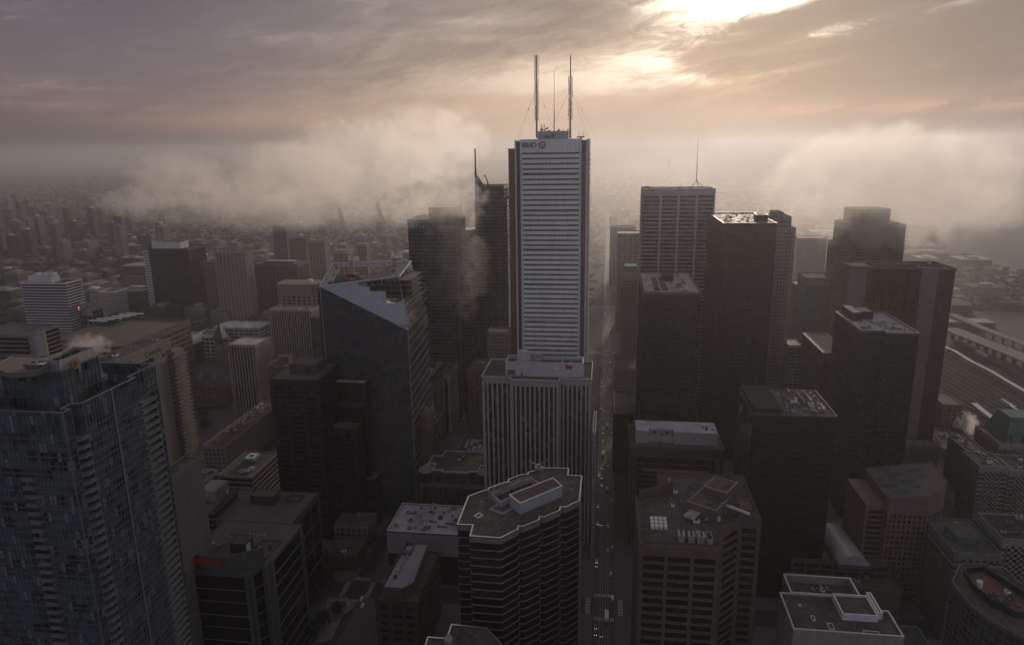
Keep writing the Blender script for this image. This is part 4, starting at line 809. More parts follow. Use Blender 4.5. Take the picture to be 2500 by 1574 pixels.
strip_thing('expressway_ramp', 'second elevated roadway further out towards the lake', 'viaduct', [(2322, 765), (2400, 800), (2480, 830), (2580, 868)], 14, 12, 1.5, MT['concrete'], 10)
slab_tower('station_building', 'tan stone railway station block with plain cornice right of the brown ribbed tower', (2302, 988), 1, 2350, 40, MT['sandstone'], GL['dull'], MT['brown'], MT['beige'], x=745., fh=5, bh=2.6, ps=5, pw=2.4, top=5)
q = atz(2338, 1015, 12); single('white_tent', MB().lathe(q.x, q.y, [(5, 0), (5, 6), (.3, 14)], 4), MT['white'], 'small white pointed tent left of the steam plume near the station', 'tent')
rd = random.Random(77); rc = [(2330, 850), (2345, 870)]
def railcar(label, px, py, ang, col):
    q = atz(px, py, 0); T = Thing('rail_carriage', label, 'railway carriage', (q.x, q.y, 0)); c, s = math.cos(ang), math.sin(ang)
    T.part('body', rbox(q.x, q.y, 26, 3.2, 1, 4.4, ang), col); T.part('window_strip', rbox(q.x, q.y, 23, 3.3, 2.4, 3.2, ang), MT['darkmetal']); T.part('roof', rbox(q.x, q.y, 25.5, 2.6, 4.41, 4.8, ang), MT['white'])
    for d in (-9, 9): T.part('bogie', rbox(q.x+d*c, q.y+d*s, 4, 2.4, .1, 1, ang), MT['darkmetal'])
aa = math.atan2((atz(2640, 1040, 0)-atz(2295, 845, 0)).y, (atz(2640, 1040, 0)-atz(2295, 845, 0)).x)
for (px, py, l) in ((2396, 868, 'pale carriage standing alone beyond the white curving canopy'), (2460, 992, 'pale carriage standing in the right part of the rail yard'), (2372, 850, 'yellowish carriage close to the expressway piers'), (2480, 1008, 'rusty carriage at the right edge of the rail yard')):
    railcar(l, px, py, aa, MT['white'] if 'pale' in l else (MT['sandstone'] if 'rusty' in l else mat('yellow_paint', (.4,)*3)))
# ---------------------------------------------------------------- left of the street
# brown granite slab behind the white tower
slab_tower('granite_tower', 'dark red granite slab peeking out left of the white striped tower', (1241, 366), 1, 1300, 40, mat('red_granite', (.14, .085, .075), .5, .2, .2), GL['brown'], MT['tar'], MT['brown'], x=700., fh=3.9, bh=2.6, ps=4, pw=2.6, pd=.1, bd=.08, top=12, cat='skyscraper')
# green glass tower with the spire
x = 790.; zt = zpy(456, x, 150); yl = ypx(1158, x, zt); yr = ypx(1232, x, zt); tg = mat('tower_green_steel', (.085, .10, .095), .45, .25, .2)
T = Thing('glass_tower', 'dark green glass tower with a swooping left corner rising to a tall spire', 'skyscraper', (x, yr, 0))
yb = ypx(1245, x, 200); zs = zpy(486, x+2, yb)
facade(T, rect(x, x+46, yb+3, yl), 0, zs, tg, GL['green'], 4, 1.1, .25, 9, .7, .3, 3, base=0)
facade(T, rect(x, x+36, yr+1, yl-3), zs, zt, tg, GL['green'], 4, 1., .25, 4, .5, .3, 3, fname='crown_frame', gname='crown_glazing')
T.part('roof', MB().prism(rect(x+.3, x+35.6, yr+1.3, yl-3.3), zt-.02, zt+.2), MT['tar']); T.part('parapet', MB().ring(rect(x-.2, x+36.2, yr+.8, yl-3), rect(x+.3, x+35.6, yr+1.4, yl-3.6), zt, zt+1), tg)
sw = MB(); ysp = ypx(1156.5, x, zt+30); prev = None; prof = []
for k in range(11):
    t = k/10; prof.append((ysp-1-(ysp-1-(yl-14))*t**.75, zt+13*(1-t)**2.2))
i = 0; ysx = ysp
for (y_, z_) in prof: sw.v += [(x, y_, z_), (x+10, y_, z_)]
n = len(prof); sw.f += [(2*k, 2*k+1, 2*k+3, 2*k+2) for k in range(n-1)]
b0 = len(sw.v); sw.v += [(x, ysp, zt-40), (x+10, ysp, zt-40), (x, yl-14, zt-.1), (x+10, yl-14, zt-.1), (x, yl-3, zt-40), (x+10, yl-3, zt-40)]
sw.f += [tuple([b0+2]+[2*k for k in range(n-1, -1, -1)]+[b0, b0+4]), tuple([b0+1]+[2*k+1 for k in range(n)]+[b0+3, b0+5]), (0, b0, b0+1, 1), (b0, b0+4, b0+5, b0+1)]
T.part('swoop_crown', sw, mat('matt_green_steel', (.06, .07, .068), .95, .25, .2, spec=.05)); zsp = zpy(363, x+5, ysp)
T.part('spire', MB().bar((x+5, ysp-.8, zt-6), (x+5, ysp-.8, zpy(420, x+5, ysp)+1), 1.5, 1.3, 8).bar((x+5, ysp-.8, zpy(420, x+5, ysp)+1), (x+5, ysp-.8, zsp), .95, .8, 8), tg)
yc = ypx(1190, x+10, zt); T.part('maintenance_crane', MB().bar((x+10, yc-1, zt), (x+10, yc, zt+6), .9, .7).bar((x+10, yc, zt+6), (x+10, ypx(1183.5, x+10, zt+10), zpy(428, x+10, yc)), .6).box(x+9, ypx(1188, x+10, zt), zpy(428.5, x+10, yc), x+10, ypx(1179.5, x+10, zt), zpy(427, x+10, yc)), MT['mast'])
# slim tower with the lit white cap
T, x0, x1, yr, yl, z = slab_tower('apartment_tower', 'slim dark tower with a sunlit cream cap left of the spire tower', (1134, 572), 1, 1168, 26, MT['beige'], GL['office'], MT['rooflight'], MT['concrete'], x=930., fh=3.2, bh=1.2, ps=0, top=2, bd=.9, cat='apartment tower')
penthouse(T, x0+1, x0+18, yr+1, yl-1, z, 7.5, mat('cream_paint', (.62, .52, .38), .6, .15, .3), MT['white'], louv=False)
# glass tower with rounded bay behind the crowned construction site
T, x0, x1, yr, yl, z = slab_tower('office_tower', 'broad glass office tower veiled by fog with faint sign letters at the top', (995, 538), 1, 1112, 50, mat('grey_fins', (.16, .155, .155), .5, .2, .2), GL['office'], MT['gravel2'], MT['concrete'], x=720., fh=4, bh=.55, ps=3, pw=.16, pd=.2, bd=.35, top=3, cat='skyscraper')
b = penthouse(T, x0+6, x0+40, ypx(1110, x0, z), ypx(1044, x0, z), z, zpy(508, x0, 200)-z, mat('grey_fins', (1,)*3), MT['white'], louv=False)
put_text(T, 'sign_letters', 'KPMG', 7.2, mat('sign_lilac', (.34, .33, .42), .5, .1, 1.), (x0-.5, ypx(1004, x0, z), z-9), 'W', .1, .05)
T.part('side_bay', MB().lathe(x0+30, yr-2, [(14, 0), (14, z-12), (13, z-12)], 20), GL['office'])
bb_ = MB()
for k in range(48): bb_.lathe(x0+30, yr-2, [(14.3, 8+k*4), (14.3, 8.6+k*4)], 20)
T.part('bay_fins', bb_, mat('grey_fins', (1,)*3))
slab_tower('stone_office', 'old grey stone block with square windows below the green spire tower', (1190, 812), 1, 1246, 24, MT['stone'], GL['dull'], MT['gravel2'], MT['stone'], x=700., fh=3.8, bh=1.8, ps=3.6, pw=1.7, top=2, cat='office building')
# ---- faceted tower under construction with a truss crown
def crown_tower():
    xA = 505.
    def pt(px, py, x): return atx(px, py, x)
    A = pt(781, 699, xA); B_ = pt(813, 642, 548.); Cc = pt(1003, 638, 556.); D = pt(974, 675, 518.); E_ = pt(996, 806, 500.); S = pt(1012, 700, 556.)
    T = Thing('tower_under_construction', 'faceted grey glass tower under construction with an open steel truss crown', 'skyscraper', (xA, D.y, 0))
    yR = E_.y; yL = A.y; gz = glass('dusky_glass', (50, 53, 57), (78, 83, 88), 1.6, 4.1, .14, .5)
    lo = MB(); v = [(xA, yL, 0), (500, yR, 0), (556, yR-1, 0), (556, yL, 0), tuple(A), tuple(E_), (556, yR-1, E_.z), (556, yL, A.z-10)]
    lo.v = v; lo.f = [(1, 0, 4, 5), (2, 1, 5, 6), (3, 2, 6, 7), (0, 3, 7, 4), (4, 7, 6, 5)]
    T.part('glazing', lo, gz)
    fr = MB(); dkb = MB(); H_ = A.z
    for k in range(1, 44):   # floor lines on the west face, clipped under the slanted edge
        z = k*4.1; 
        if z > A.z-2: break
        t = 1 if z <= E_.z else max(0, (A.z-z)/(A.z-E_.z)); y2 = yL+(yR-yL)*t; fr.box(xA-.25-5*t*.5, y2, z-.14, xA+.3, yL, z+.14) if 0 else fr.bar((xA-.1, yL, z), (xA-5*t-.1, y2, z), .12, n=4)
    for k in range(1, 46):
        y = yL+(yR-yL)*k/46; t = k/46; zz = A.z+(E_.z-A.z)*t; fr.bar((xA-5*t-.1, y, 0), (xA-5*t-.1, y, zz), .10, n=4)
    T.part('mullions', fr, mat('mullion_grey', (.10, .105, .11), .5, .2, .3))
    T.part('edge_trim', MB().bar(tuple(A), tuple(E_), .35, n=5).bar(tuple(E_), (500, yR, 0), .25, n=5).bar((xA, yL, 0), tuple(A), .3, n=5), MT['silver'])
    T.part('corner_strip', MB().prism(rect(xA+.5, xA+3, yL+.05, yL+2.2), 0, A.z-1), MT['black'])
    # silver triangular facet (partly clad) between A, D and E: leans back
    a2 = pt(872, 689, 509.); steps = [(872, 689), (878, 699), (903, 700), (904, 710), (942, 711), (944, 740), (968, 741), (986, 729), (995, 806)]
    sf = MB(); P_ = [pt(px, py, xA+(px-781)/215*-5+max(0, (806-py))/131*12*((px-781)/215)) for px, py in [(781, 699), (872, 689)]+steps[1:]]
    sf.v = [tuple(p) for p in P_]; sf.f = [tuple(range(len(P_)))]
    T.part('silver_facet', sf, panel_mat('silver_panels', (.44, .46, .49), 1.5, 40.))
    of = MB(); sh = MB()
    for k in range(6):
        zz = D.z-2-k*4.1; of.box(515-k, yR+.8, zz-.3, 552, yR+40-k*7, zz)
    T.part('open_floor', of, MT['concrete']); T.part('garden_wall', MB().box(519, yR+1, D.z-17, 519.6, yR+36, D.z-4), MT['grass'])
    fc = MB()
    for k in range(8): fc.bar((512, yR+2+k*4.6, D.z-28+k*2), (513.5, yR+2+k*4.6, D.z), .22, n=4)
    T.part('column', fc, MT['hvacd'])
    # south face: diagonal members
    gl2 = MB(); gl2.v = [(500, yR, E_.z), (556, yR-1, E_.z), tuple(Cc), tuple(D)]; gl2.f = [(0, 1, 2, 3)]; T.part('south_glazing', gl2, gz)
    dg = MB(); k = 0; z = 8.
    while z < 176:
        dg.bar((501, yR-.2, z), (555, yR-1.2, z+6), .22, n=4); z += 7.5
    dg.bar((500, yR-.1, 0), tuple(E_), .3).bar((556, yR-1.1, 0), tuple(Cc), .35).bar(tuple(E_), tuple(D), .3)
    T.part('south_bracing', dg, MT['silver'])
    tr = MB(); ringp = [A, D, Cc, B_]; inn = [p.lerp((A+B_+Cc+D)/4, .22)+Vector((0, 0, -1.5)) for p in ringp]
    for k in range(4):
        p, q, pi_, qi = ringp[k], ringp[(k+1) % 4], inn[k], inn[(k+1) % 4]; tr.bar(p, q, .75, n=5).bar(pi_, qi, .6, n=5); n = 9 if k % 2 == 0 else 6
        for j in range(n):
            a, b, c, d = p.lerp(q, j/n), p.lerp(q, (j+1)/n), pi_.lerp(qi, j/n), pi_.lerp(qi, (j+1)/n); tr.bar(a, d if j % 2 else c, .42, n=4).bar(c if j % 2 else b, b if j % 2 else c, .42, n=4).bar(a, a+Vector((0, 0, -5)), .3, n=4)
    T.part('crown_truss', tr, mat('truss_paint', (.55, .55, .56), .5, .2, .5))
    dk = MB(); cc = (A+B_+Cc+D)/4; dk.prism(ccw([(p.x*.84+cc.x*.16, p.y*.84+cc.y*.16) for p in ringp]), D.z-5, D.z-4.2); T.part('working_deck', dk, MT['tar'])
    rd = random.Random(9)
    for k in range(44):
        x = rd.uniform(517, 546); y = rd.uniform(yR+6, yL-12); z = D.z-4.2; c = [MT['red'], MT['hvac'], MT['white'], MT['hvacd'], MT['sandstone'], MT['red']][rd.randrange(6)]
        T.part('material_stack', MB().box(x, y, z, x+rd.uniform(1, 4), y+rd.uniform(1, 7), z+rd.uniform(.6, 3)), c)
    # tower cranes
    def crane(label, px, base, pyb, tip, mid=None, cab=(0, 0)):
        x = 530.; b = atx(px, pyb, x); t = atx(tip[0], tip[1], x+6); Tc = Thing('tower_crane', label, 'crane', (b.x, b.y, base))
        m = MB(); w = 1.1
        def lattice(m, p, q, w, n):
            p, q = Vector(p), Vector(q); d = (q-p).normalized(); u = d.orthogonal().normalized(); v = d.cross(u)
            cs = [u*w+v*w, u*w-v*w, -u*w-v*w, -u*w+v*w]
            for c in cs: m.bar(p+c, q+c*.7, .15, .12, 4)
            for j in range(n):
                for i in range(4): m.bar(p.lerp(q, j/n)+cs[i], p.lerp(q, (j+1)/n)+cs[(i+1) % 4]*.9, .08, n=3)
        lattice(m, (b.x, b.y, base), (b.x, b.y, b.z), w, 7); Tc.part('crane_mast', m, MT['red'])
        m = MB(); lattice(m, b, t, 1.2, 22); Tc.part('jib', m, mat('jib_paint', (.60, .52, .48), .5, .2, .4))
        Tc.part('machinery_deck', MB().box(b.x-1.5, b.y-7, b.z-.6, b.x+1.5, b.y+2, b.z+.4).box(b.x-1.3, b.y-6.6, b.z+.4, b.x+1.3, b.y-3.6, b.z+2.6), MT['white'])
        af = Vector((b.x, b.y-4.5, b.z+10)); m = MB().bar((b.x, b.y-.6, b.z), af, .25, n=4).bar((b.x, b.y-6, b.z), af, .25, n=4); Tc.part('back_frame', m, MT['hvac'])
        Tc.part('stay_cable', MB().bar(af, b.lerp(t, .9), .09, n=3), MT['darkmetal']); Tc.part('operator_cab', MB().box(b.x-2.6, b.y-1, b.z+.2, b.x-1.4, b.y+1, b.z+2.4), MT['white'])
        ck = b.lerp(t, .98); Tc.part('hoist_cable', MB().bar(ck, (ck.x, ck.y, ck.z-14), .07, n=3), MT['darkmetal'])
    crane('left luffing crane with a pale jib on the truss crowned tower', 856, D.z-8, 634, (828, 508))
    crane('right luffing crane with a red and white jib on the truss crowned tower', 961, D.z-8, 628, (920, 497))
crown_tower()
# white pier office slab with the stepped front right beside the street
x0 = 480.; z = zpy(925, x0, 40); yl, yr = ypx(1178, x0, z), ypx(1442, x0, z); a, b = ypx(1248, x0-4, z), ypx(1364, x0-4, z)
poly = ccw([(x0, yl), (x0, a), (x0-5, a), (x0-5, b), (x0, b), (x0, yr), (x0+42, yr), (x0+42, yl)])
wp = mat('whitish_precast', (.37, .35, .345), .75, .15, .2, stain=.3)
T = Thing('office_tower', 'office slab with slim pale vertical piers and a red flag on its roof house', 'office tower', (x0, yr, 0))
facade(T, poly, 0, z, wp, GL['blinds'], 3.9, 0, .06, 3.35, 1.25, .75, 4.2, corner=1.6)
mm = MB()
for k in range(len(poly)):
    p, q = poly[k], poly[(k+1) % len(poly)]; L = math.hypot(q[0]-p[0], q[1]-p[1]); c = max(1, round(L/3.35))
    for j in range(c): mm.obox(p, q, L*(j+.5)/c-.13, L*(j+.5)/c+.13, 0, .3, 0, z-4.2)
T.part('mullion', mm, MT['darkmetal'])
roof(T, poly, z, mat('brown_roof', (.10, .07, .055), .9, .4, .1), wp, rim=wc, ph=.9, po=.78)
xa = x0+5.; pz = zpy(884, xa, 60); a, b = ypx(1233.5, xa, pz), ypx(1424, xa, pz); hh = pz-z
pw_ = mat('roof_house_white', (.50, .50, .505), .6, .12, .2)
P_ = T.part('penthouse', MB().ring(rect(xa, xa+17, b, a), rect(xa+.7, xa+16.3, b+.7, a-.7), z, pz), pw_); T.part('penthouse_deck', MB().prism(rect(xa+.7, xa+16.3, b+.7, a-.7), pz-2.6, pz-2.4, bot=False), mat('brown_roof', (1,)*3), P_)
for s in (a-8, b+15): T.part('dividing_wall', MB().box(xa+.7, s, pz-2.4, xa+16.3, s+.5, pz-.02), pw_, P_)
T.part('coping', MB().ring(offset(rect(xa, xa+17, b, a), .12), offset(rect(xa, xa+17, b, a), -.82), pz+.003, pz+.2), wc, P_)
T.part('louvre', MB().box(xa-.1, a-7.4, z+.6, xa+.05, a-1.4, z+hh*.45), MT['hvacd'], P_); T.part('door', MB().box(xa-.1, a-12.6, z+.1, xa+.05, a-11.2, z+2.6), MT['hvacd'], P_)
q = lambda px, py: (ypx(px, xa, pz), zpy(py, xa, 40))
fl = [q(*p) for p in ((1381, 889), (1386, 888.5), (1389, 890.5), (1393, 889.5), (1397, 890.5), (1396.5, 899.5), (1392, 900.5), (1389, 898.5), (1385, 899), (1381, 898))]
fm = MB(); n = len(fl); fm.v = [(xa-.4, p[0], p[1]) for p in fl]+[(xa-.004, p[0], p[1]) for p in fl]; fm.f = [tuple(range(n))]+[(k, (k+1) % n, n+(k+1) % n, n+k) for k in range(n)]
T.part('flag_sign', fm, rc2 := mat('flag_red', (150, 8, 20), .5, .1, 1.), P_)
for px in (1355, 1362): yy, zz = q(px, 898); T.part('lit_panel', MB().box(xa-.2, yy-1, zz-1, xa-.004, yy+1, zz+1), MT['white'], P_)
ct = T.part('cooling_tower', MB().prism(rect(xa+5, xa+12, a-15.5, a-8.5), pz-2.4, pz+6.2), pw_, P_); T.part('tower_shroud', MB().box(xa+6, a-17.6, pz-2, xa+11, a-15.5, pz+5.4), pw_, ct)
for k in range(2):
    o = T.part('chiller_rack', MB().box(xa+5+k*5, a-26, pz-1.8, xa+8+k*5, a-17.8, pz+1.2+k*1.5), MT['beige'], P_)
T.part('duct', MB().bar((xa+4, a-27, pz-1.2), (xa+4, a-38, pz-1.2), .5, n=8), MT['concrete'], P_); clutter(T, xa+2, xa+14, b+3, b+13, pz-2.4, 5, 151, .8)
T, x0_, x1_, yr_, yl_, z_ = slab_tower('low_wing', 'narrow low wing with a pale edge between the pier slab and the street', (1448, 1057), 1, 1453.5, 40, wp, GL['blinds'], MT['gravel2'], wc, x=455., ps=3.3, top=2)
# round cornered building with two ziggurat domes
z = 50.; T_pts = [(1033, 1165), (1033, 1150), (1060, 1110)]
x0 = atz(1180, 1150, z).x-3; yl = ypx(1040, x0, z); yr = ypx(1186, x0, z); dw = mat('turret_white', (.46, .44, .45), .6, .15, .4)
T = Thing('office_building', 'dark pin striped block with two white ziggurat domes on its corner turrets', 'office building', (x0, yr, 0))
poly = rect(x0-2, x0+40, yr-2, yl+5); facade(T, poly, 0, z-10, mat('pinstripe_stone', (.12, .115, .12), .7, .2, .2), GL['black'], 3.9, 0, 0, 1.9, .5, .3, 2.5); T.part('terrace', MB().prism(poly, z-10, z-9.8, bot=False), MT['brown'])
d = yl-yr; up = ccw([(x0+1, yr+6), (x0+1, yr+d*.28), (x0-1, yr+d*.28), (x0-1, yr+d*.72), (x0+1, yr+d*.72), (x0+1, yl-5), (x0+12, yl-5), (x0+12, yl+1), (x0+26, yl+1), (x0+26, yl-7), (x0+36, yl-7), (x0+36, yr+5), (x0+25, yr+5), (x0+25, yr-1), (x0+12, yr-1), (x0+12, yr+6)])
facade(T, up, z-9.9, z, mat('pinstripe_stone', (1,)*3), GL['black'], 3.9, 0, 0, 1.9, .5, .3, 1.4, fname='upper_frame', gname='upper_glazing'); roof(T, up, z, mat('brown_roof', (1,)*3), dw, ph=.8, rim=dw)
for (cx, cy, r0) in ((x0+5, yl+.5, 6.2), (x0+5, yr+1, 6.2)):
    t = T.part('turret', MB().lathe(cx, cy, [(r0, z-20), (r0, z-3), (r0+.6, z-2.9), (r0+.6, z-1.8), (r0, z-1.7)], 28), GL['black']); pr = [(r0+.3, z-1.7)]
    for k in range(6): rr = r0*(1-k/6.6); pr += [(rr, z-1.7+k*.75), (rr, z-1.7+k*.75+.5), (rr-.45, z-1.7+k*.75+.5)]
    dm = T.part('ziggurat_dome', MB().lathe(cx, cy, pr, 28), dw, t)
    gv = MB()
    for k in range(5): rr = r0*(1-k/6.6)-.5; gv.lathe(cx, cy, [(rr+.03, z-1.15+k*.75), (rr+.03, z-.97+k*.75)], 28)
    T.part('shadow_gap', gv, MT['darkmetal'], dm)
clutter(T, x0+8, x0+30, yr+8, yl-10, z, 5, 161, .7)
# terrace roof with planters behind it
T = btower('low_building', 'low building with a terrace of pale square pavers and yellow shrubs behind the domed block', rect(540, 575, 92, 122), 42, MT['concrete'], GL['dull'], MT['tar'], MT['concrete'], top=2)
for i in range(5):
    for j in range(6):
        if (i+j) % 5: T.part('paver', MB().box(543+i*5, 96+j*4, 42.004, 546.6+i*5, 99+j*4, 42.2), MT['rooflight'])
# stacked blocks along the next street
def gen(name, label, fl, frx, x, depth, wall, glz, rm, seed, **k):
    T, x0, x1, yr, yl, z = slab_tower(name, label, fl, 1, frx, depth, wall, glz, rm, wall, x=x, **k); clutter(T, x0+2, x1-4, yr+2, yl-4, z, 7, seed, .9); return T, x0, x1, yr, yl, z
T, x0, x1, yr, yl, z = gen('office_block', 'tower with blank beige panels under a black top storey, right of the faceted tower', (1018, 915), 1056, 600., 38, MT['beige'], GL['black'], MT['sandstone'], 171, fh=60, bh=0, ps=12, pw=10.5, pd=.3, top=.5)
T.part('top_storey', MB().ring(offset(rect(x0, x1, yr, yl), .5), rect(x0, x1, yr, yl), z-7, z+.4), MT['black']); T.part('side_glazing', MB().prism(rect(x0-.1, x1, yr-.5, yr-.35), 0, z-7), GL['office']); penthouse(T, x0+16, x0+28, yr+4, yl-4, z, 5, MT['brown'], MT['tar'])
gen('office_block', 'beige panel fronted block with vents on its roof, next to the dark framed tower', (1078, 915), 1098, 680., 60, MT['beige'], GL['dull'], MT['gravel'], 172, fh=4, bh=2.8, ps=9, pw=6, top=4)
gen('stone_office', 'tall plain sandstone block with a shallow step, left of the pier slab', (1142, 905), 1186, 640., 40, MT['sandstone'], GL['dull'], MT['gravel2'], 173, fh=4, bh=2.2, ps=7, pw=4.2, top=3)
gen('stone_office', 'narrow old sandstone block with arched windows at the foot of the faceted tower', (1005, 1012), 1040, 520., 24, MT['sandstone'], GL['dull'], MT['sandstone'], 174, fh=4, bh=1.6, ps=4.2, pw=2.6, top=4)
gen('stepped_block', 'stepped block with dark ribbon windows right of the narrow sandstone block', (1040, 1035), 1062, 560., 30, MT['concrete'], GL['black'], MT['gravel'], 175, fh=4.6, bh=2.0, ps=0, top=2)
# black stepped tower left of the faceted tower
bk = mat('soot_black_panels', (.018, .017, .017), .5, .3, .2)
x0 = 462.; z = zpy(926, x0, 240); yl, yr = ypx(658, x0, z), ypx(776, x0, z)
T = Thing('office_tower', 'blackest blocky tower with a brown roof, its shoulders stepping down to the right', 'office tower', (x0, yr, 0))
bgl = glass('sooty_glass', (12, 12, 13), (30, 32, 34), 4, 3.9, .2, .62, (60, 66, 72), .06); poly = rect(x0, x0+42, yr, yl)
facade(T, poly, 0, z, bk, bgl, 3.9, 1.9, .2, 12, 2.4, .3, 5); roof(T, poly, z, mat('tan_roof', (.14, .115, .09), .9, .3, .1), bk, ph=.4)
p_ = penthouse(T, x0+13, x0+33, yr+7, yl-10, z, 7.5, MT['slate'], mat('tan_roof', (1,)*3))
for (px, py) in ((727, 911), (763, 893)): q = atx(px, py, x0+15.8); T.part('lamp_globe', MB().lathe(q.x, q.y, [(.1, q.z-.5), (.5, q.z-.3), (.6, q.z), (.5, q.z+.3)], 8), MT['white'])
for k, (fl, frx, xx, dep) in enumerate((((838, 935), 890, 474., 20), ((836, 985), 893, 458., 16), ((806, 1046), 868, 444., 32), ((830, 1165), 918, 424., 26))):
    yl2 = yr-.4; z2 = 60.
    for _ in range(8): xx = xpx(fl[0], yl2, z2); z2 = zpy(fl[1], xx, yl2)
    xx = max(420, min(xx, 490)); z2 = zpy(fl[1], xx, yl2); yr2 = ypx(frx, xx, z2); pl = rect(xx, min(498.6, xx+dep+16)-k*.02, yr2, yl2)
    facade(T, pl, 0, z2, bk, bgl, 3.9, 1.9, .2, 12, 2.4, .3, 4, fname='shoulder_frame', gname='shoulder_glazing'); T.part('shoulder_roof', MB().prism(offset(pl, -.4), z2, z2+.1, bot=False), MT['rooflight'] if k == 0 else mat('tan_roof', (1,)*3)); T.part('shoulder_parapet', MB().ring(offset(pl, .2), offset(pl, -.5), z2-.3, z2+.7), MT['hvacd'] if k in (1, 3) else bk)
# big dark low block and the red-letter building
z = 60.; x0 = atz(712, 1280, z).x; yl, yr = ypx(508, x0, z), ypx(712, x0, z); x1 = atz(785, 1205, z).x
T = btower('office_building', 'broad dark low block with a bare brown roof behind the building with red letters', rect(x0, x1, yr, yl), z, MT['slate'], GL['black'], mat('tan_roof', (1,)*3), MT['slate'], fh=15, bh=1.6, ps=15, pw=1.4, pd=.6, bd=.4, top=4, ph=.7)
penthouse(T, x0+22, x0+32, yl-34, yl-18, z, 6, MT['tar'], mat('tan_roof', (1,)*3), louv=False); T.part('roof_well', MB().ring(rect(x1-14, x1-5, yr+7, yr+18), rect(x1-13.5, x1-5.5, yr+7.5, yr+17.5), z, z+1.6), MT['slate'])
z = 80.; x0 = 302.; z = zpy(1402, x0, 180); yl, yr = ypx(430, x0, z), ypx(607, x0, z); x1 = 352.; yE = ypx(705, x1-2, z)
frm = mat('grey_frame', (.10, .10, .102), .6, .15, .2); T = Thing('office_building', 'black glass block with a curved grey sign wall carrying red letters', 'office building', (x0, yr, 0))
poly = ccw([(x0, yl), (x0, yr), (x0+12, yr-6), (x1, yr-6), (x1, yl)])
facade(T, poly, 0, z, frm, GL['black'], 15.6, .9, .3, 40, 2.2, 1.0, 2.2); roof(T, poly, z, mat('tan_roof', (1,)*3), frm, ph=.5, po=.9)
st = MB()
for k in range(16): st.obox(poly[0], poly[1], 0, 1, 0, .1, 1, 1.2) if 0 else None
mb = MB()
for k in range(6): mb.ring(offset(poly, .36), offset(poly, .0), z-10-k*15.6-.12, z-10-k*15.6+.12)
T.part('floor_line', mb, MT['hvac'])
# curved sign wall
cw = MB(); pts = []
a = atx(462, 1356, x0+2); b = atx(640, 1338, x0+6)
for k in range(13):
    t = k/12; pts.append((a.x+(b.x-a.x)*t+3.2*math.sin(math.pi*t)*-1, a.y+(b.y-a.y)*t))
zt0, zt1 = zpy(1353, a.x, a.y), zpy(1335, b.x, b.y)
for k in range(12):
    (xa_, ya_), (xb_, yb_) = pts[k], pts[k+1]; za_ = zt0+(zt1-zt0)*k/12-1.6*math.sin(math.pi*k/12); zb_ = zt0+(zt1-zt0)*(k+1)/12-1.6*math.sin(math.pi*(k+1)/12); i = len(cw.v)
    lo1, lo2 = z+.5-1.2*math.sin(math.pi*k/12), z+.5-1.2*math.sin(math.pi*(k+1)/12)
    cw.v += [(xa_, ya_, lo1), (xb_, yb_, lo2), (xb_, yb_, zb_), (xa_, ya_, za_), (xa_+1, ya_, lo1), (xb_+1, yb_, lo2), (xb_+1, yb_, zb_), (xa_+1, ya_, za_)]
    cw.f += [(i, i+3, i+2, i+1), (i+3, i+7, i+6, i+2), (i+4, i+5, i+6, i+7), (i, i+1, i+5, i+4)]
for (xx, yy) in (pts[0], pts[-1]): cw.box(xx-.6, yy-1.2, 0, xx+1.6, yy+1.2, z+2)
S_ = T.part('sign_wall', cw, frm)
red = mat('sign_crimson', (200, 18, 40), .45, .1, 1.)
redm = bpy.data.materials.new('lit_red_letters'); redm.use_nodes = True; bb = redm.node_tree.nodes['Principled BSDF']; bb.inputs['Base Color'].default_value = lin(165, 12, 32); bb.inputs['Emission Color'].default_value = lin(190, 15, 35); bb.inputs['Emission Strength'].default_value = .05
ya_ = ypx(471, x0-.5, z+4); yb_ = ypx(519, x0-.5, z+4); zc_ = zpy(1375, x0, ya_); hh = (zpy(1361, x0, ya_)-zc_)
put_text(T, 'sign_letters', 'DBRS', hh*1.38, redm, (pts[2][0]-.9, ya_, zc_+.1), 'W', .15, .05, sx=(ya_-yb_)/(hh*1.38*2.75), parent=S_)
qa = ypx(527, x0-.5, z+4); em = MB(); xx = pts[5][0]-1.0
for k in range(7):
    t0_ = -.5+k*.42; t1_ = t0_+.30; c_ = (qa-hh*.35, zc_+hh*.3); r_ = hh*.72; i = len(em.v)
    em.v += [(xx, c_[0]+.0, c_[1]), (xx, c_[0]-r_*math.cos(t0_), c_[1]+r_*math.sin(t0_)), (xx, c_[0]-r_*math.cos(t1_), c_[1]+r_*math.sin(t1_))]; em.f.append((i, i+1, i+2))
T.part('sign_emblem', em, redm, S_)
penthouse(T, x0+18, x0+27, yr+11, yr+20, z, 5.5, MT['slate'], mat('tan_roof', (1,)*3), louv=False); T.part('white_board', MB().box(x0+18, yr+10.2, z, x0+22, yr+10.6, z+5), MT['white'])
T.part('roof_well', MB().ring(rect(x0+14, x0+32, yr-3, yr+9), rect(x0+14.5, x0+31.5, yr-2.5, yr+8.5), z, z+1.2), frm); clutter(T, x0+16, x0+28, yr-2, yr+7, z, 7, 181, .9); clutter(T, x0+12, x0+40, yl-16, yl-6, z, 5, 182, .7)
for k in range(5): q = (x0+36, yr+9+k*2.2); T.part('lamp_globe', MB().lathe(q[0], q[1], [(.05, z), (.05, z+.8), (.3, z+1), (.3, z+1.3), (.1, z+1.5)], 8), MT['white'])
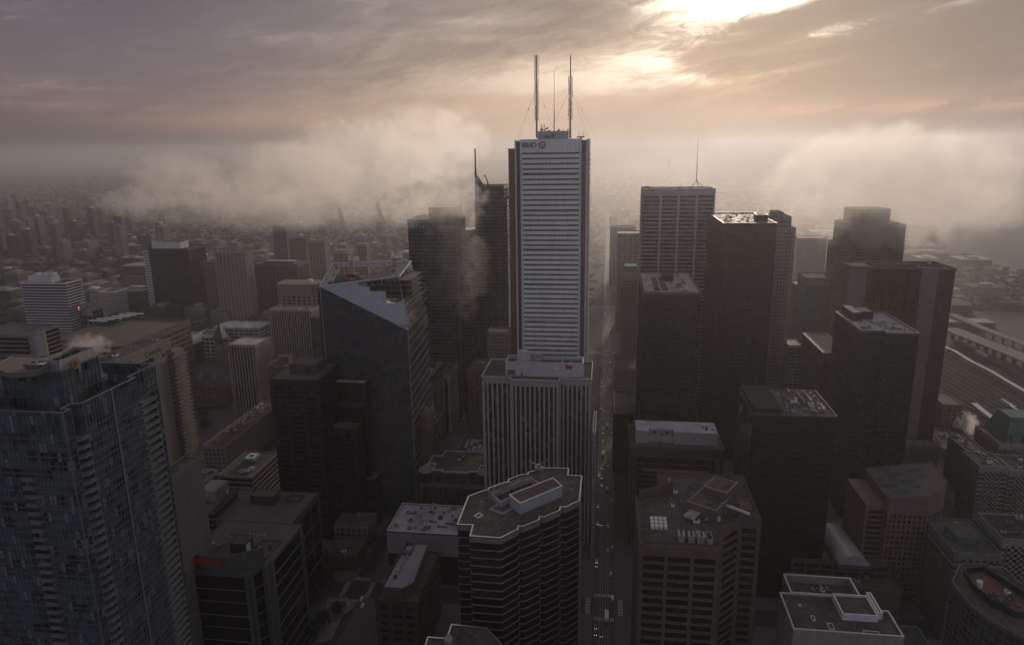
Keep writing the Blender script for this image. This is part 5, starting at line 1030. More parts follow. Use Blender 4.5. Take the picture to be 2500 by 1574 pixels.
# white roofed low building and grey roof brown building
z = 38.; x0 = atz(945, 1297, z).x; yl, yr = ypx(945, x0, z), ypx(1122, x0, z); x1 = atz(983, 1230, z).x
lr = mat('blotched_white_roof', (.48, .45, .46), .75, .2, .07, rgb2=(.22, .20, .20))
T = btower('low_building', 'pale windowless low block with a white blotchy roof covered in small units', rect(x0, x1, yr, yl), z, mat('pale_render', (.34, .33, .33), .8, .1, .1, stain=.3), GL['dull'], lr, MT['hvacd'], fh=4, bh=0, ps=0, top=16, ph=.8, rim=wc)
clutter(T, x0+3, x1-4, yr+3, yl-4, z, 30, 191, .85)
for k in range(9): T.part('window', MB().box(x0-.4, yl-4-k*4.6, z-20, x0-.28, yl-2.4-k*4.6, z-17.5), MT['darkmetal'])
z = 50.; x0 = atz(933, 1440, z).x; yl, yr = ypx(915, x0, z), ypx(1018, x0, z); x1 = 386.
T = btower('office_building', 'brown brick building with a smooth grey roof deck beside the crossing', rect(x0, x1, yr, yl), z-7, mat('dark_brown_brick', (.085, .062, .048), .85, .3, .3), GL['black'], MT['gravel'], mat('dark_brown_brick', (1,)*3), fh=5, bh=2.8, ps=8, pw=2.6, top=3)
yl2, yr2 = ypx(936, x0+3, z), ypx(1004, x0+3, z)
T.part('upper_block', MB().prism(ccw([(x0+3, yl2), (x0+3, yr2+5), (x0+9, yr2), (x1-3, yr2+2), (x1-3, yl2-1)]), z-7, z), bc); T.part('upper_roof', MB().prism(ccw([(x0+3.4, yl2-.5), (x0+3.4, yr2+5.2), (x0+9.3, yr2+.5), (x1-3.4, yr2+2.5), (x1-3.4, yl2-1.4)]), z+.003, z+.15), mat('smooth_grey_deck', (.26, .265, .28), .7, .12, .05))
clutter(T, x0+7, x1-8, yl2-7, yl2-3, z+.15, 8, 192, .7); T.part('plant_pen', MB().ring(rect(x1-16, x1-4, yl2-7, yl2-.5), rect(x1-15.5, x1-4.5, yl2-6.5, yl2-1), z, z+2.2), MT['hvacd']); clutter(T, x1-14, x1-7, yl2-6, yl2-3, z, 3, 193, .7)
# faceted bottom centre tower and its twin tip
z = 128.; px_poly = [(1117, 1282), (1155, 1283), (1148, 1310), (1222, 1315), (1264, 1294), (1265, 1286), (1276, 1287), (1316, 1271), (1317, 1263), (1328, 1264), (1366, 1248), (1368, 1239), (1380, 1240), (1414, 1224), (1420, 1164), (1386, 1162), (1388, 1145), (1330, 1144), (1290, 1155), (1289, 1160), (1275, 1160), (1242, 1172), (1241, 1179), (1230, 1180), (1193, 1193), (1192, 1198), (1180, 1200), (1144, 1213)]
cop = mat('bright_coping', (.85, .80, .74), .32, .1, .3, .9)
T = btower('office_tower', 'dark horizontally banded tower with a sawtooth outline and bright roof edge, nearest the street', zpoly(px_poly, z), z, mat('band_stone', (.20, .188, .185), .6, .2, .2), GL['black'], MT['gravel'], MT['slate'], fh=3.9, bh=.42, ps=0, bd=.35, top=2.2, ph=.5, rim=cop)
q = lambda px, py, zz=z: tuple(atz(px, py, zz)[:2])
pz = z+5.5; b1 = ccw([q(*p, pz) for p in ((1243, 1208), (1270, 1229), (1373, 1186), (1350, 1166))]); lg = mat('light_grey_house', (.38, .38, .40), .6, .1, .2)
P_ = T.part('penthouse', MB().prism(b1, z, pz), lg); T.part('penthouse_roof', MB().prism(offset(b1, -.5), pz+.003, pz+.15), mat('brown_roof', (1,)*3), P_); T.part('coping', MB().ring(offset(b1, .1), offset(b1, -.5), pz+.003, pz+.3), MT['white'], P_)
b2 = ccw([q(*p, z+3) for p in ((1200, 1203), (1222, 1224), (1290, 1192), (1310, 1188), (1320, 1180), (1296, 1164), (1270, 1172))])
T.part('plant_pen', MB().ring(offset(b2, .1), offset(b2, -.35), z, z+3), lg); T.part('pen_floor', MB().prism(offset(b2, -.4), z+.05, z+.2, bot=False), MT['tar'])
m = MB(); p0, p1 = Vector((*q(1200, 1200, z+5), z+3)), Vector((*q(1298, 1166, z+5), z+3))
for k in range(8):
    p = p0.lerp(p1, k/7); m.bar(p, p+Vector((3.5, 2.5, 1.2)), .18, n=4).bar(p, p-Vector((0, 0, 3)), .18, n=4)
m.bar(p0, p1, .2, n=4).bar(p0+Vector((3.5, 2.5, 1.2)), p1+Vector((3.5, 2.5, 1.2)), .2, n=4).bar(p0+Vector((1.7, 1.2, .6)), p1+Vector((1.7, 1.2, .6)), .2, n=4)
T.part('pergola', m, MT['steel'])
b3 = [q(*p) for p in ((1196, 1245), (1204, 1247), (1228, 1256), (1262, 1236), (1240, 1220))]; T.part('low_upstand', MB().ring(offset(ccw(b3), .15), offset(ccw(b3), -.2), z, z+1.1), lg)
b4 = ccw([q(*p) for p in ((1159, 1260), (1167, 1265), (1178, 1259), (1170, 1253))]); T.part('hatch_frame', MB().ring(offset(b4, .25), offset(b4, -.25), z, z+.6), MT['white'])
for d in (-2.6, -3.8): T.part('window_track', MB().ring(offset(b0_ := zpoly([(1117, 1282), (1160, 1284), (1155, 1312), (1222, 1315), (1414, 1224), (1420, 1164), (1388, 1145), (1330, 1144), (1144, 1213)], z), d), offset(b0_, d-.15), z, z+.25), MT['hvacd'])
qx, qy = q(1316, 1150); T.part('maintenance_rig', MB().box(qx-1.5, qy-2, z+1, qx+1.5, qy+2, z+2.5).box(qx-.8, qy-1, z+2.5, qx+.8, qy+1, z+4).bar((qx, qy, z+3), (qx-1, qy+5, z+6), .22).bar((qx, qy, z+3.5), (qx+1, qy-5.5, z+7.5), .22).bar((qx-1.2, qy-1.6, z), (qx-1.2, qy-1.6, z+1), .3).bar((qx+1.2, qy+1.6, z), (qx+1.2, qy+1.6, z+1), .3), MT['hvac'])
for (px, py) in ((1190, 1222), (1175, 1232), (1400, 1185), (1395, 1200)): a_ = q(px, py); T.part('vent', MB().lathe(a_[0], a_[1], [(.35, z), (.35, z+1.6), (.6, z+1.7), (.1, z+2)], 8), MT['red'] if px == 1190 else MT['hvac'])
z = 92.; T = btower('office_tower', 'bright edged roof tip of a dark banded tower at the bottom edge', zpoly([(1035, 1590), (1045, 1557), (1091, 1561), (1103, 1526), (1187, 1535), (1220, 1570), (1260, 1640), (1020, 1640)], z), z, mat('band_stone', (1,)*3), GL['black'], MT['gravel'], MT['slate'], fh=3.9, bh=.42, ps=0, bd=.35, top=2.2, ph=.5, rim=cop)
a_ = q(1095, 1566, z); T.part('roof_hood', MB().lathe(a_[0], a_[1], [(2, z), (2, z+2), (1.2, z+3)], 10), MT['hvac'])
# ---- hotel slab with big letters
x0, x1 = 466., 548.; y0 = 377.; z = 133.; be = mat('sheraton_beige', (.225, .195, .17), .85, .12, .1, stain=.35); be.name = 'hotel_beige'
T = Thing('hotel_tower', 'long beige hotel slab with big letters above its rows of slanting balconies', 'hotel', (x0, y0, 0))
poly = rect(x0, x1, y0, y0+24); T.part('balcony_recess', MB().prism(rect(x0+.5, x1, y0+1.5, y0+23), 0, z-1), GL['brown']); T.part('roof', MB().prism(rect(x0, x1, y0, y0+24), z-1, z, bot=True), MT['gravel'])
pr_ = [0, .30, .30, .305, .62, .78, 1.0]; L = x1-x0; m = MB(); m.prism(rect(x0, x1, y0-.3, y0+1.4), z-9, z+.8)
piers = [(0, .04), (.26, .40), (.70, .90), (.97, 1.)]
for a, b in piers: m.prism(rect(x0+L*a, x0+L*b, y0-.3, y0+1.4), 0, z-9)
m.prism(rect(x0-.4, x0+.5, y0-.3, y0+24), 0, z+.8)
T.part('blank_wall', m, be)
wn_ = MB()
for a in (.22, .42, .55, .915, .94)[1:3]+(.90, .935): pass
for k in range(32):
    zz = z-13-k*3.75
    if zz < 8: break
    for a, b in ((.04, .26), (.40, .70), (.90, .97)): T.part('balcony_front', MB().prism(rect(x0+L*a, x0+L*b, y0-.25, y0+1.4), zz-1.45, zz), be)
fm = MB()
for a in (.15, .55): fm.prism(rect(x0+L*a-.4, x0+L*a+.4, y0-.28, y0+1.4), 0, z-9)
T.part('balcony_divider', fm, be)
for a, b in ((.02, .09), (.30, .35), (.40, .47), (.50, .56), (.82, .88), (.90, .96)): T.part('dark_opening', MB().prism(rect(x0+L*a, x0+L*b, y0-.34, y0-.30), z-13, z-9.6), MT['darkmetal'])
lt = mat('letter_brown', (.055, .04, .035), .7, .1, 1.)
put_text(T, 'sign_letters', 'Sheraton', 7.4, lt, (x0+L*.03, y0-.34, z-7.2), 'S', .1, .1, sx=1.0); put_text(T, 'sign_letters', 'Centre', 7.4, lt, (x0+L*.56, y0-.34, z-7.2), 'S', .1, .1, sx=1.0)
# curved end wing
T.part('end_wall', MB().prism(rect(x1, x1+14, y0-2, y0+26), 0, z-12), be); m = MB()
for k in range(28): m.prism(ccw([(x1-4, y0-4), (x1+14, y0-5), (x1+14, y0-2.2), (x1-4, y0-1.6)]), z-16-k*3.75-1.4, z-16-k*3.75)
T.part('end_balcony', m, be); clutter(T, x0+10, x1-8, y0+6, y0+20, z, 8, 201, 1.3)
slab_tower('low_block', 'thin beige party wall slab between the corner glass tower and the red letter building', (364, 1175), 1, 405, 30, be, GL['dull'], MT['gravel'], be, x=290., fh=4, bh=0, ps=0, top=150)
# ---- near glass apartment tower, left edge
def corner_tower():
    z = 212.; c = atz(152, 1007, z); x0, yc = c.x, c.y
    T = Thing('apartment_tower', 'near teal glass apartment tower with stacked balconies filling the lower left corner', 'apartment tower', (x0, yc, 0))
    yN = yc+46; x1 = xpx(300, yc, z)+.0; s = x0
    # footprint: west wall, balcony bay notch after the corner, long south wall, second balcony stack
    a = xpx(185, yc, z); b = xpx(208, yc-0.9, z); x2 = xpx(330, yc, z)
    poly = ccw([(x0, yc), (x0, yN), (x2+16, yN), (x2+16, yc+3), (x2, yc+3), (x2, yc), (b, yc), (b-1.5, yc+3.2), (x0+3.4, yc+3.2), (x0+3.4, yc)])
    body = [p for p in poly]; zb = z-9
    wallm = mat('teal_frame', (.11, .12, .125), .5, .2, .2); lt = mat('pale_aluminium', (.26, .27, .28), .4, .15, .3, .3)
    gl = glass('teal_glass', (24, 29, 32), (84, 95, 100), 1.5, 3.05, .08, .36, (120, 128, 132), .07)
    T.part('glazing', MB().prism(body, 0, zb, top=False), gl); T.part('parapet_glass', MB().ring(body, offset(body, -.25), zb-.2, z-.2), gl); T.part('roof', MB().prism(offset(body, -.3), zb-.3, zb-.1), MT['tar'])
    T.part('coping', MB().ring(offset(body, .12), offset(body, -.35), z-.2, z+.12), lt)
    fb = MB(); n = int(zb/3.05)
    for k in range(n): fb.ring(offset(body, .1), body, zb-3.05*k-.55, zb-3.05*k, bot=False)
    T.part('floor_edge', fb, wallm); mu = MB(); ml = MB()
    for k in range(len(body)):
        p, q = body[k], body[(k+1) % len(body)]; L = math.hypot(q[0]-p[0], q[1]-p[1]); c_ = max(1, round(L/1.5)); south = abs(p[1]-q[1]) < .1 and p[1] < yc+1
        for j in range(c_+1):
            big = south and L > 12 and j == c_//2
            t0_ = min(max(0, L*j/c_-.05), L-.1)
            (ml if south and L > 12 or j in (0, c_) else mu).obox(p, q, t0_-(.14 if big else 0), t0_+(.45 if big else .1), 0, .4 if big else .17, 0, z-.2)
    T.part('mullions', mu, wallm); T.part('bright_mullions', ml, lt)
    # crown: upper storeys behind the parapet
    zt = z+0.; u0 = atz(152, 895, 222)
    xu = x0+9; yu = yc+6; zu = zpy(905, xu, yu); P2 = ccw([(xu, yu), (xu+17, yu), (xu+17, yu+12), (xu+12, yN-6), (xu-2, yN-6), (xu-2, yu+10)])
    for _ in (0,):
        facade(T, P2, zb, zu, wallm, gl, 4.2, .12, .1, 1.9, .1, .12, .4, fname='crown_frame', gname='crown_glazing'); T.part('crown_coping', MB().ring(offset(P2, .15), offset(P2, -.3), zu, zu+.35), lt)
        T.part('crown_roof', MB().prism(offset(P2, -.35), zu-.5, zu-.3, bot=False), MT['hvacd'])
    q0 = [atz(px, py, zu+1.5) for px, py in ((0, 903), (22, 911), (88, 906), (160, 876), (105, 869), (35, 868), (0, 885))]
    P3 = ccw([(p.x, p.y) for p in q0]+[(q0[0].x+2, q0[0].y+8)])
    T.part('top_deck', MB().prism(P3, zu-.2, zu+1.5), mat('timber_deck', (.20, .17, .14), .8, .2, .2)); T.part('deck_coping', MB().ring(offset(P3, .15), offset(P3, -.2), zu+1.5, zu+1.8), lt)
    g = MB(); xs = [p[0] for p in P3]; ys = [p[1] for p in P3]
    k = min(ys)+2
    T.part('satellite_dish', MB().lathe(q0[0].x+4, q0[1].y-6, [(.2, zu+1.5), (.2, zu+2.2), (1.1, zu+2.6), (1.2, zu+2.8)], 12), MT['white']); clutter(T, q0[1].x+4, q0[1].x+8, q0[2].y, q0[2].y+5, zu+1.5, 6, 211, .6)
    # yellow sign block and cooling pen on the crown
    e = atz(150, 912, zu+.5); sx, sy = xu+17.2, yu
    pen = T.part('plant_pen', MB().ring(rect(xu+.5, xu+16.5, yu+.5, yu+8), rect(xu+.8, xu+16.2, yu+.8, yu+7.7), zu-.3, zu+3.2), MT['hvac'])
    for k in range(3): T.part('fan', MB().lathe(xu+3.5+k*4.5, yu+4.2, [(1.6, zu-.3), (1.6, zu+2.6), (1.3, zu+2.7), (1.2, zu+2.2)], 16), MT['darkmetal'], pen)
    oc = []; ccx, ccz = xu+6.5, zu+.4
    for k in range(8): t = math.pi/8+k*math.pi/4; oc.append((ccx+2*math.cos(t), ccz+2*math.sin(t)))
    o = MB(); n8 = 8; o.v = [(p, yu-.25, q) for p, q in oc]+[(p, yu-.02, q) for p, q in oc]; o.f = [tuple(range(7, -1, -1))]+[((k+1) % 8, k, 8+k, 8+(k+1) % 8) for k in range(8)]
    sgn = T.part('yellow_plaque', o, mat('mustard_paint', (.24, .14, .03), .6, .2, .4)); T.part('plaque_emblem', MB().box(ccx-.9, yu-.32, ccz-.9, ccx-.2, yu-.26, ccz+.8).box(ccx-.2, yu-.32, ccz-.2, ccx+.8, yu-.26, ccz+.3), MT['darkmetal'], sgn)
    tb = zpoly([(160, 955), (187, 950), (262, 915), (238, 903), (200, 915), (165, 935)], z+2.5)
    T.part('terrace_block', MB().prism(tb, zb, z+2.5), gl); T.part('terrace_coping', MB().ring(offset(tb, .15), offset(tb, -.15), z+2.503, z+2.7), lt); T.part('terrace_line', MB().ring(offset(tb, .12), offset(tb, .0), z+1.2, z+1.4), lt)
    # tall glazed screens at the back right
    fr = MB(); 
    zc = z+4
    for (p, q) in (((x2+6, yc+1), (x2+16, yc+2)), ((x2-2, yc+11), (x2+10, yc+22))):
        for k in range(7): t = k/6; X, Y = p[0]+(q[0]-p[0])*t, p[1]+(q[1]-p[1])*t; fr.bar((X, Y, zb), (X, Y, zc), .1, n=4)
        for zz in (zb+3, zb+6, zb+9, zc): fr.bar((p[0], p[1], zz), (q[0], q[1], zz), .1, n=4)
    T.part('screen_frame', fr, lt)
    # balconies: corner stack, right stack, far left stack
    slab = mat('balcony_slab', (.34, .32, .32), .7, .15, .3); rail_ = mat('balcony_glass', (.16, .175, .18), .15, .2, .3)
    nb = 0; zz = zb-2.
    while zz > 70:
        b1 = ccw([(x0+3.0, yc+3), (x0+3.0, yc-.2), (x0+4.6, yc-1.5), (b-1.2, yc-1.5), (b-.4, yc+.2), (b-1.5, yc+3)])
        o = T.part('balcony', MB().prism(b1, zz-.2, zz), slab); T.part('railing', MB().ring(offset(b1, -.02), offset(b1, -.07), zz+.004, zz+1.1), rail_, o); T.part('handrail', MB().ring(offset(b1, .02), offset(b1, -.1), zz+1.1, zz+1.17), lt, o)
        b2 = ccw([(x2+.3, yc+2.9), (x2+.3, yc-.9), (x2+9, yc-.9), (x2+12, yc+2.9)])
        o = T.part('balcony', MB().prism(b2, zz-.2, zz), slab); T.part('railing', MB().ring(offset(b2, -.02), offset(b2, -.07), zz+.004, zz+1.1), rail_, o); T.part('handrail', MB().ring(offset(b2, .02), offset(b2, -.1), zz+1.1, zz+1.17), lt, o)
        if zz < z-22:
            yy = ypx(30, x0, zz) 
            b3 = ccw([(x0-1.3, yc+13.6+(0)), (x0-1.3, yc+17.8), (x0+.2, yc+18.4), (x0+.2, yc+13)])
            o = T.part('balcony', MB().prism(b3, zz-.2, zz), slab); T.part('railing', MB().ring(offset(b3, -.02), offset(b3, -.07), zz+.004, zz+1.1), rail_, o)
        zz -= 3.05
    for k in range(4): pass
corner_tower()
# ---- grey-green mid ground blocks on the left
pin = mat('pinstripe_concrete', (.30, .26, .225), .8, .15, .2)
slab_tower('office_tower', 'pin striped concrete tower with a pale roof, in front of the old city hall', (556, 842), 1, 622, 34, pin, GL['black'], MT['rooflight'], pin, x=690., fh=3.8, bh=0, ps=3.3, pw=1.5, pd=.9, top=1.4)
T, *_r = slab_tower('office_tower', 'taller pin striped concrete tower left of the faceted tower', (657, 757), 1, 760, 30, pin, GL['black'], MT['brown'], pin, x=850., fh=3.8, bh=0, ps=3.5, pw=1.7, pd=.9, top=1.6)
clutter(T, _r[0]+3, _r[1]-4, _r[2]+4, _r[3]-4, _r[4], 8, 221)
slab_tower('office_block', 'dark block with louvred sides to the left of the faceted tower', (757, 775), 1, 783, 30, MT['slate'], GL['office'], MT['tar'], MT['slate'], x=800., fh=3.8, bh=1.2, ps=4, top=2)
T, x0, x1, yr, yl, z = gen('office_block', 'small brown stepped block with a tiny roof cabin behind the black blocky tower', (652, 893), 700, 640., 26, MT['sandstone'], GL['dull'], MT['brown'], 222, fh=4, bh=1.9, ps=4, pw=2, top=2); penthouse(T, x0+10, x0+20, yr+2, yl-6, z, 7, MT['sandstone'], MT['tar'])
# long low building with red running track on the roof
z = 32.; x0 = atz(495, 1087, z).x; yl, yr = ypx(495, x0, z), ypx(548, x0, z); x1 = atz(655, 985, z).x+6
T = btower('low_building', 'long low building with a red oval running track on its roof', rect(x0, x1, yr, yl), z, MT['beige'], GL['dull'], MT['gravel'], MT['beige'], fh=4.2, bh=2.1, ps=4.2, pw=1.6, top=3, ph=.5)
def oval(cx, cy, a, b, n=40): return [(cx+a*math.copysign(abs(math.cos(2*math.pi*k/n))**.6, math.cos(2*math.pi*k/n)), cy+b*math.copysign(abs(math.sin(2*math.pi*k/n))**.6, math.sin(2*math.pi*k/n))) for k in range(n)]
cx, cy = x0+34, (yr+yl)/2
T.part('running_track', MB().ring(oval(cx, cy, 30, 7.2), oval(cx, cy, 28.4, 5.6), z+.01, z+.25), mat('track_red', (.19, .035, .03), .8, .2, .3)); clutter(T, x0+20, x0+60, cy-3, cy+2, z, 9, 231, 1.2); clutter(T, x0+70, x1-6, yr+3, yl-5, z, 10, 232, 1.2)
# low office with bright roof units
z = 30.; x0 = atz(532, 1160, z).x; yl, yr = ypx(532, x0, z), ypx(614, x0, z); x1 = atz(670, 1105, z).x
T = btower('office_building', 'banded low office block with bright white ring units on its brown roof', rect(x0, x1, yr, yl), z, MT['concrete'], GL['black'], MT['gravel'], MT['concrete'], fh=4.5, bh=1.6, ps=0, bd=.6, top=1.6, ph=.5)
o = T.part('penthouse', MB().prism(rect(x0+22, x0+36, yr+8, yr+20), z, z+4), MT['copper']); T.part('cooling_ring', MB().ring(rect(x0+24, x0+34, yr+10, yr+18), rect(x0+26, x0+31.5, yr+12, yr+16.5), z+4, z+5.4), MT['white'], o)
T.part('cooling_ring', MB().ring(rect(x0+6, x0+11, yr+10, yr+15), rect(x0+7, x0+10, yr+11, yr+14), z, z+1.4), MT['rooflight']); clutter(T, x0+4, x0+16, yr+3, yr+10, z, 6, 233)
# small roofs in the gap
gen('low_building', 'low flat roofed block with a pale eave next to the blue tarpaulin', (398, 1200), 465, 400., 34, MT['concrete'], GL['dull'], MT['tar'], 241, top=2)
T, x0, x1, yr, yl, z = gen('office_block', 'ribbed dark block with a pinkish end pylon left of the broad dark low block', (458, 1240), 520, 380., 30, MT['hvacd'], GL['brown'], MT['gravel2'], 242, fh=3.9, bh=.8, ps=0, top=3)
T.part('end_pylon', MB().prism(rect(x0-1.6, x0+3, yl-4.5, yl+.4), 0, z), mat('pink_render', (.30, .18, .14), .8, .15, .2)); T.part('upper_block', MB().prism(rect(x0+10, x0+26, yr+3, yl-3), z, z+8), MT['concrete'])
gen('low_building', 'small peaked pavilion roof among trees left of the track building', (440, 1172), 492, 470., 20, MT['concrete'], GL['dull'], MT['rooflight'], 243, top=1)
single('tarpaulin', MB().prism(rect(352, 372, 214, 232), 20, 21), mat('blue_tarpaulin', (.07, .13, .14), .7, .2, .2), 'pale blue tarpaulin sheet beside the corner glass tower', 'tarpaulin')
# ---- the old city hall: sandstone pile with gables and clock tower
def city_hall():
    b = atz(445, 985, 0); x0, yl = b.x-4, ypx(437, b.x, 10); yr = ypx(548, x0, 10); T = Thing('city_hall', 'old dark sandstone city hall with gables and a steep clock tower', 'city hall', (x0, yr, 0))
    s = MT['sandstone']; x1 = x0+80; h = 26
    facade(T, rect(x0, x1, yr, yl), 0, h, s, GL['dull'], 5, 1.6, .4, 4.4, 2.2, .6, 2)
    def hip(name, xa, xb, ya, yb, z0, hh, ins):
        m = MB(); m.quad((xa, ya, z0), (xb, ya, z0), (xb-ins, ya+ins, z0+hh), (xa+ins, ya+ins, z0+hh)).quad((xb, ya, z0), (xb, yb, z0), (xb-ins, yb-ins, z0+hh), (xb-ins, ya+ins, z0+hh)).quad((xb, yb, z0), (xa, yb, z0), (xa+ins, yb-ins, z0+hh), (xb-ins, yb-ins, z0+hh)).quad((xa, yb, z0), (xa, ya, z0), (xa+ins, ya+ins, z0+hh), (xa+ins, yb-ins, z0+hh)).quad((xa+ins, ya+ins, z0+hh), (xb-ins, ya+ins, z0+hh), (xb-ins, yb-ins, z0+hh), (xa+ins, yb-ins, z0+hh)); return T.part(name, m, MT['slate'])
    hip('hipped_roof', x0, x1, yr, yl, h+.01, 13, 9)
    for k in range(3):
        y = yr+6+(yl-yr-26)*k/2; m = MB(); xa = x0-2.5; m.prism(rect(xa, x0+6, y, y+14), 0, h+2); T.part('gable_bay', m, s)
        g = MB(); g.v = [(xa, y, h+2), (xa, y+14, h+2), (xa, y+7, h+13), (x0+8, y, h+2), (x0+8, y+14, h+2), (x0+8, y+7, h+13)]; g.f = [(0, 2, 1), (0, 3, 5, 2), (1, 2, 5, 4), (3, 4, 5)]; T.part('gable', g, s)
        for i in range(3):
            for j in range(4): T.part('window', MB().box(xa-.2, y+1.6+i*4.2, 4+j*5.6, xa+.1, y+3.8+i*4.2, 7.4+j*5.6), MT['darkmetal'])
    tx, ty = x0+34, yr+14
    tw = T.part('clock_tower', MB().prism(rect(tx, tx+12, ty, ty+12), 0, 66), s); hip('tower_roof', tx-1, tx+13, ty-1, ty+13, 72, 18, 6.4)
    T.part('belfry', MB().prism(rect(tx+1, tx+11, ty+1, ty+11), 66.01, 72), MT['darkmetal'], tw); T.part('clock_face', MB().bar((tx-.3, ty+6, 61), (tx+.1, ty+6, 61), 3.2, n=20), MT['beige'], tw)
    T.part('side_turret', MB().lathe(x0+4, yl-3, [(4.4, 0), (4.4, 34), (.2, 48)], 14), s)
city_hall()
# gen helper for the left background
def bg(name, label, fl, frx, x, depth, wall, gz, rm, **k):
    k.setdefault('fh', 3.8); return slab_tower(name, label, fl, 1, frx, depth, wall, gz, rm, k.pop('pm', wall), x=x, **k)
wst = mat('white_stripe_precast', (.64, .63, .63), .7, .12, .2)
T, x0, x1, yr, yl, z = bg('hotel', 'white banded curved hotel slab near the left edge with a white roof house', (50, 690), 158, 1000., 36, wst, GL['black'], MT['tar'], fh=4.6, bh=1.9, ps=0, bd=.7, top=2, cat='hotel')
penthouse(T, x0+4, x0+22, ypx(122, x0, z), ypx(64, x0, z), z, 9, MT['white'], MT['rooflight'], louv=False); penthouse(T, x0+14, x0+22, ypx(117, x0, z), ypx(92, x0, z), z+9.2, 5, MT['white'], MT['rooflight'], louv=False, name='upper_penthouse')
T, x0, x1, yr, yl, z = bg('office_tower', 'black tower with a ladder of white stripes up its left end', (362, 608), 458, 1140., 56, mat('charcoal_fins', (.035, .036, .04), .5, .2, .2), GL['black'], MT['tar'], fh=3.6, bh=.7, ps=0, bd=.2, top=3, cat='office tower')
for k in range(30): T.part('white_end_band', MB().prism(rect(x0-.6, x0+16, yl+.2, yl+11), z-3-k*4.8-2.6, z-3-k*4.8), wst)
T.part('end_core', MB().prism(rect(x0, x0+16, yl+.3, yl+10), 0, z-3), MT['slate'])
penthouse(T, x0+8, x0+34, yr+18, yl-2, z, 11, MT['white'], MT['tar'], louv=False); T.part('flag_pole', MB().bar((x0+10, yl-18, z+11), (x0+10, yl-18, z+28), .35), MT['white'])
bg('apartment_tower', 'tan apartment tower with a bright corner fin between the black tower and the brown crown', (523, 616), 598, 1120., 26, MT['beige'], GL['dull'], MT['gravel2'], fh=3.2, bh=1.4, ps=7, pw=2.4, top=2, cat='apartment tower')
bg('apartment_tower', 'grey apartment slab immediately left of the tan apartment tower', (497, 640), 525, 1160., 26, MT['concrete'], GL['dull'], MT['gravel2'], fh=3.2, bh=1.4, ps=5, pw=1.4, top=2, cat='apartment tower')
bg('office_block', 'cream banded block with arched end bays right of the black striped tower', (461, 632), 500, 1300., 30, mat('cream_bands', (.36, .29, .21), .8, .15, .2), GL['dull'], MT['beige'], fh=4.4, bh=2.2, ps=9, pw=2, top=4)
T, x0, x1, yr, yl, z = bg('office_tower', 'dark tower with a rounded roof edge behind the brown crowned block', (618, 645), 725, 1180., 50, MT['slate'], GL['office'], MT['brown'], ps=7, pw=.9, bh=.6, top=5); penthouse(T, x0+10, x0+30, yr+10, yl-14, z, 4, MT['slate'], MT['rooflight'])
x0 = 960.; z = zpy(695, x0, 400); yl, yr = ypx(670, x0, z), ypx(773, x0, z); c = 9
poly = ccw([(x0, yl-c), (x0, yr+c), (x0+c, yr), (x0+38, yr), (x0+38, yl), (x0+c, yl)])
T = btower('office_tower', 'tan block with a flared plain brown crown over open gridded floors', poly, z-16, MT['beige'], GL['black'], MT['brown'], MT['beige'], fh=5.2, bh=1.5, ps=7.5, pw=1.5, pd=.9, bd=.9, top=1); T.part('crown', MB().prism(offset(poly, 1), z-15.8, z), mat('brown_crown', (.19, .14, .105), .8, .2, .1)); penthouse(T, x0+14, x0+22, yr+14, yr+20, z, 4, MT['white'], MT['white'], louv=False)
T, x0, x1, yr, yl, z = bg('office_block', 'rounded dark banded block at the left edge above the corner glass tower', (-60, 815), 62, 560., 40, MT['concrete'], GL['black'], MT['gravel2'], fh=4.2, bh=1.1, ps=0, bd=.5, top=2); T.part('stair_pylon', MB().prism(rect(x0+2, x0+14, yr-7, yr-.6), 0, z-1), mat('pale_pylon', (.27, .26, .26), .8, .1, .2)); T.part('rounded_end', MB().lathe(x0+12, yr+6, [(11.9, 0), (11.9, z-.1)], 28), MT['concrete'])
# broad low civic block with striped skylight
T, x0, x1, yr, yl, z = bg('civic_building', 'broad low brown block with a diamond skylight of white stripes', (150, 845), 300, 640., 120, MT['brown'], GL['dull'], MT['brown'], fh=6, bh=3, ps=12, pw=2, top=6, ph=2)
zz = z+.2; ctr = atz(283, 775, zz)
for k in range(6): q = Vector((ctr.x-20+k*8, ctr.y+10-k*4, 0)); T.part('skylight_strip', MB().quad((q.x, q.y-12, zz), (q.x+4, q.y-12, zz), (q.x+4, q.y+12, zz+.6), (q.x, q.y+12, zz+.6)), MT['white'])
bg('civic_building', 'second low brown civic roof to the left of the striped skylight block', (120, 830), 190, 720., 70, MT['brown'], GL['dull'], MT['gravel'], fh=6, bh=3, ps=12, pw=2, top=6)
bg('theatre', 'white cubic stage house beside the city hall clock tower', (425, 822), 470, 770., 20, MT['white'], GL['dull'], MT['rooflight'], fh=9, bh=0, ps=0, top=9)
bg('shopping_centre', 'low white curving roofs behind the city hall clock tower', (520, 800), 632, 900., 40, MT['rooflight'], GL['office'], MT['rooflight'], fh=5, bh=2, ps=8, pw=1, top=2)
bg('low_block', 'white cube with grey vents between the white stage house and the city hall', (475, 818), 522, 790., 26, MT['white'], GL['office'], MT['slate'], fh=5, bh=1.4, ps=7, pw=1, top=3)
T, x0, x1, yr, yl, z = bg('billboard_block', 'billboard covered block with a glowing red screen right of the white banded hotel', (172, 748), 222, 1020., 26, MT['hvac'], GL['office'], MT['gravel2'], fh=8, bh=1, ps=9, pw=.8, top=7)
em = bpy.data.materials.new('lit_screen'); em.use_nodes = True; bb = em.node_tree.nodes['Principled BSDF']; tc = N(em.node_tree, 'ShaderNodeTexCoord').outputs['Object']; nn = N(em.node_tree, 'ShaderNodeTexNoise'); em.node_tree.links.new(tc, nn.inputs['Vector']); nn.inputs['Scale'].default_value = .35
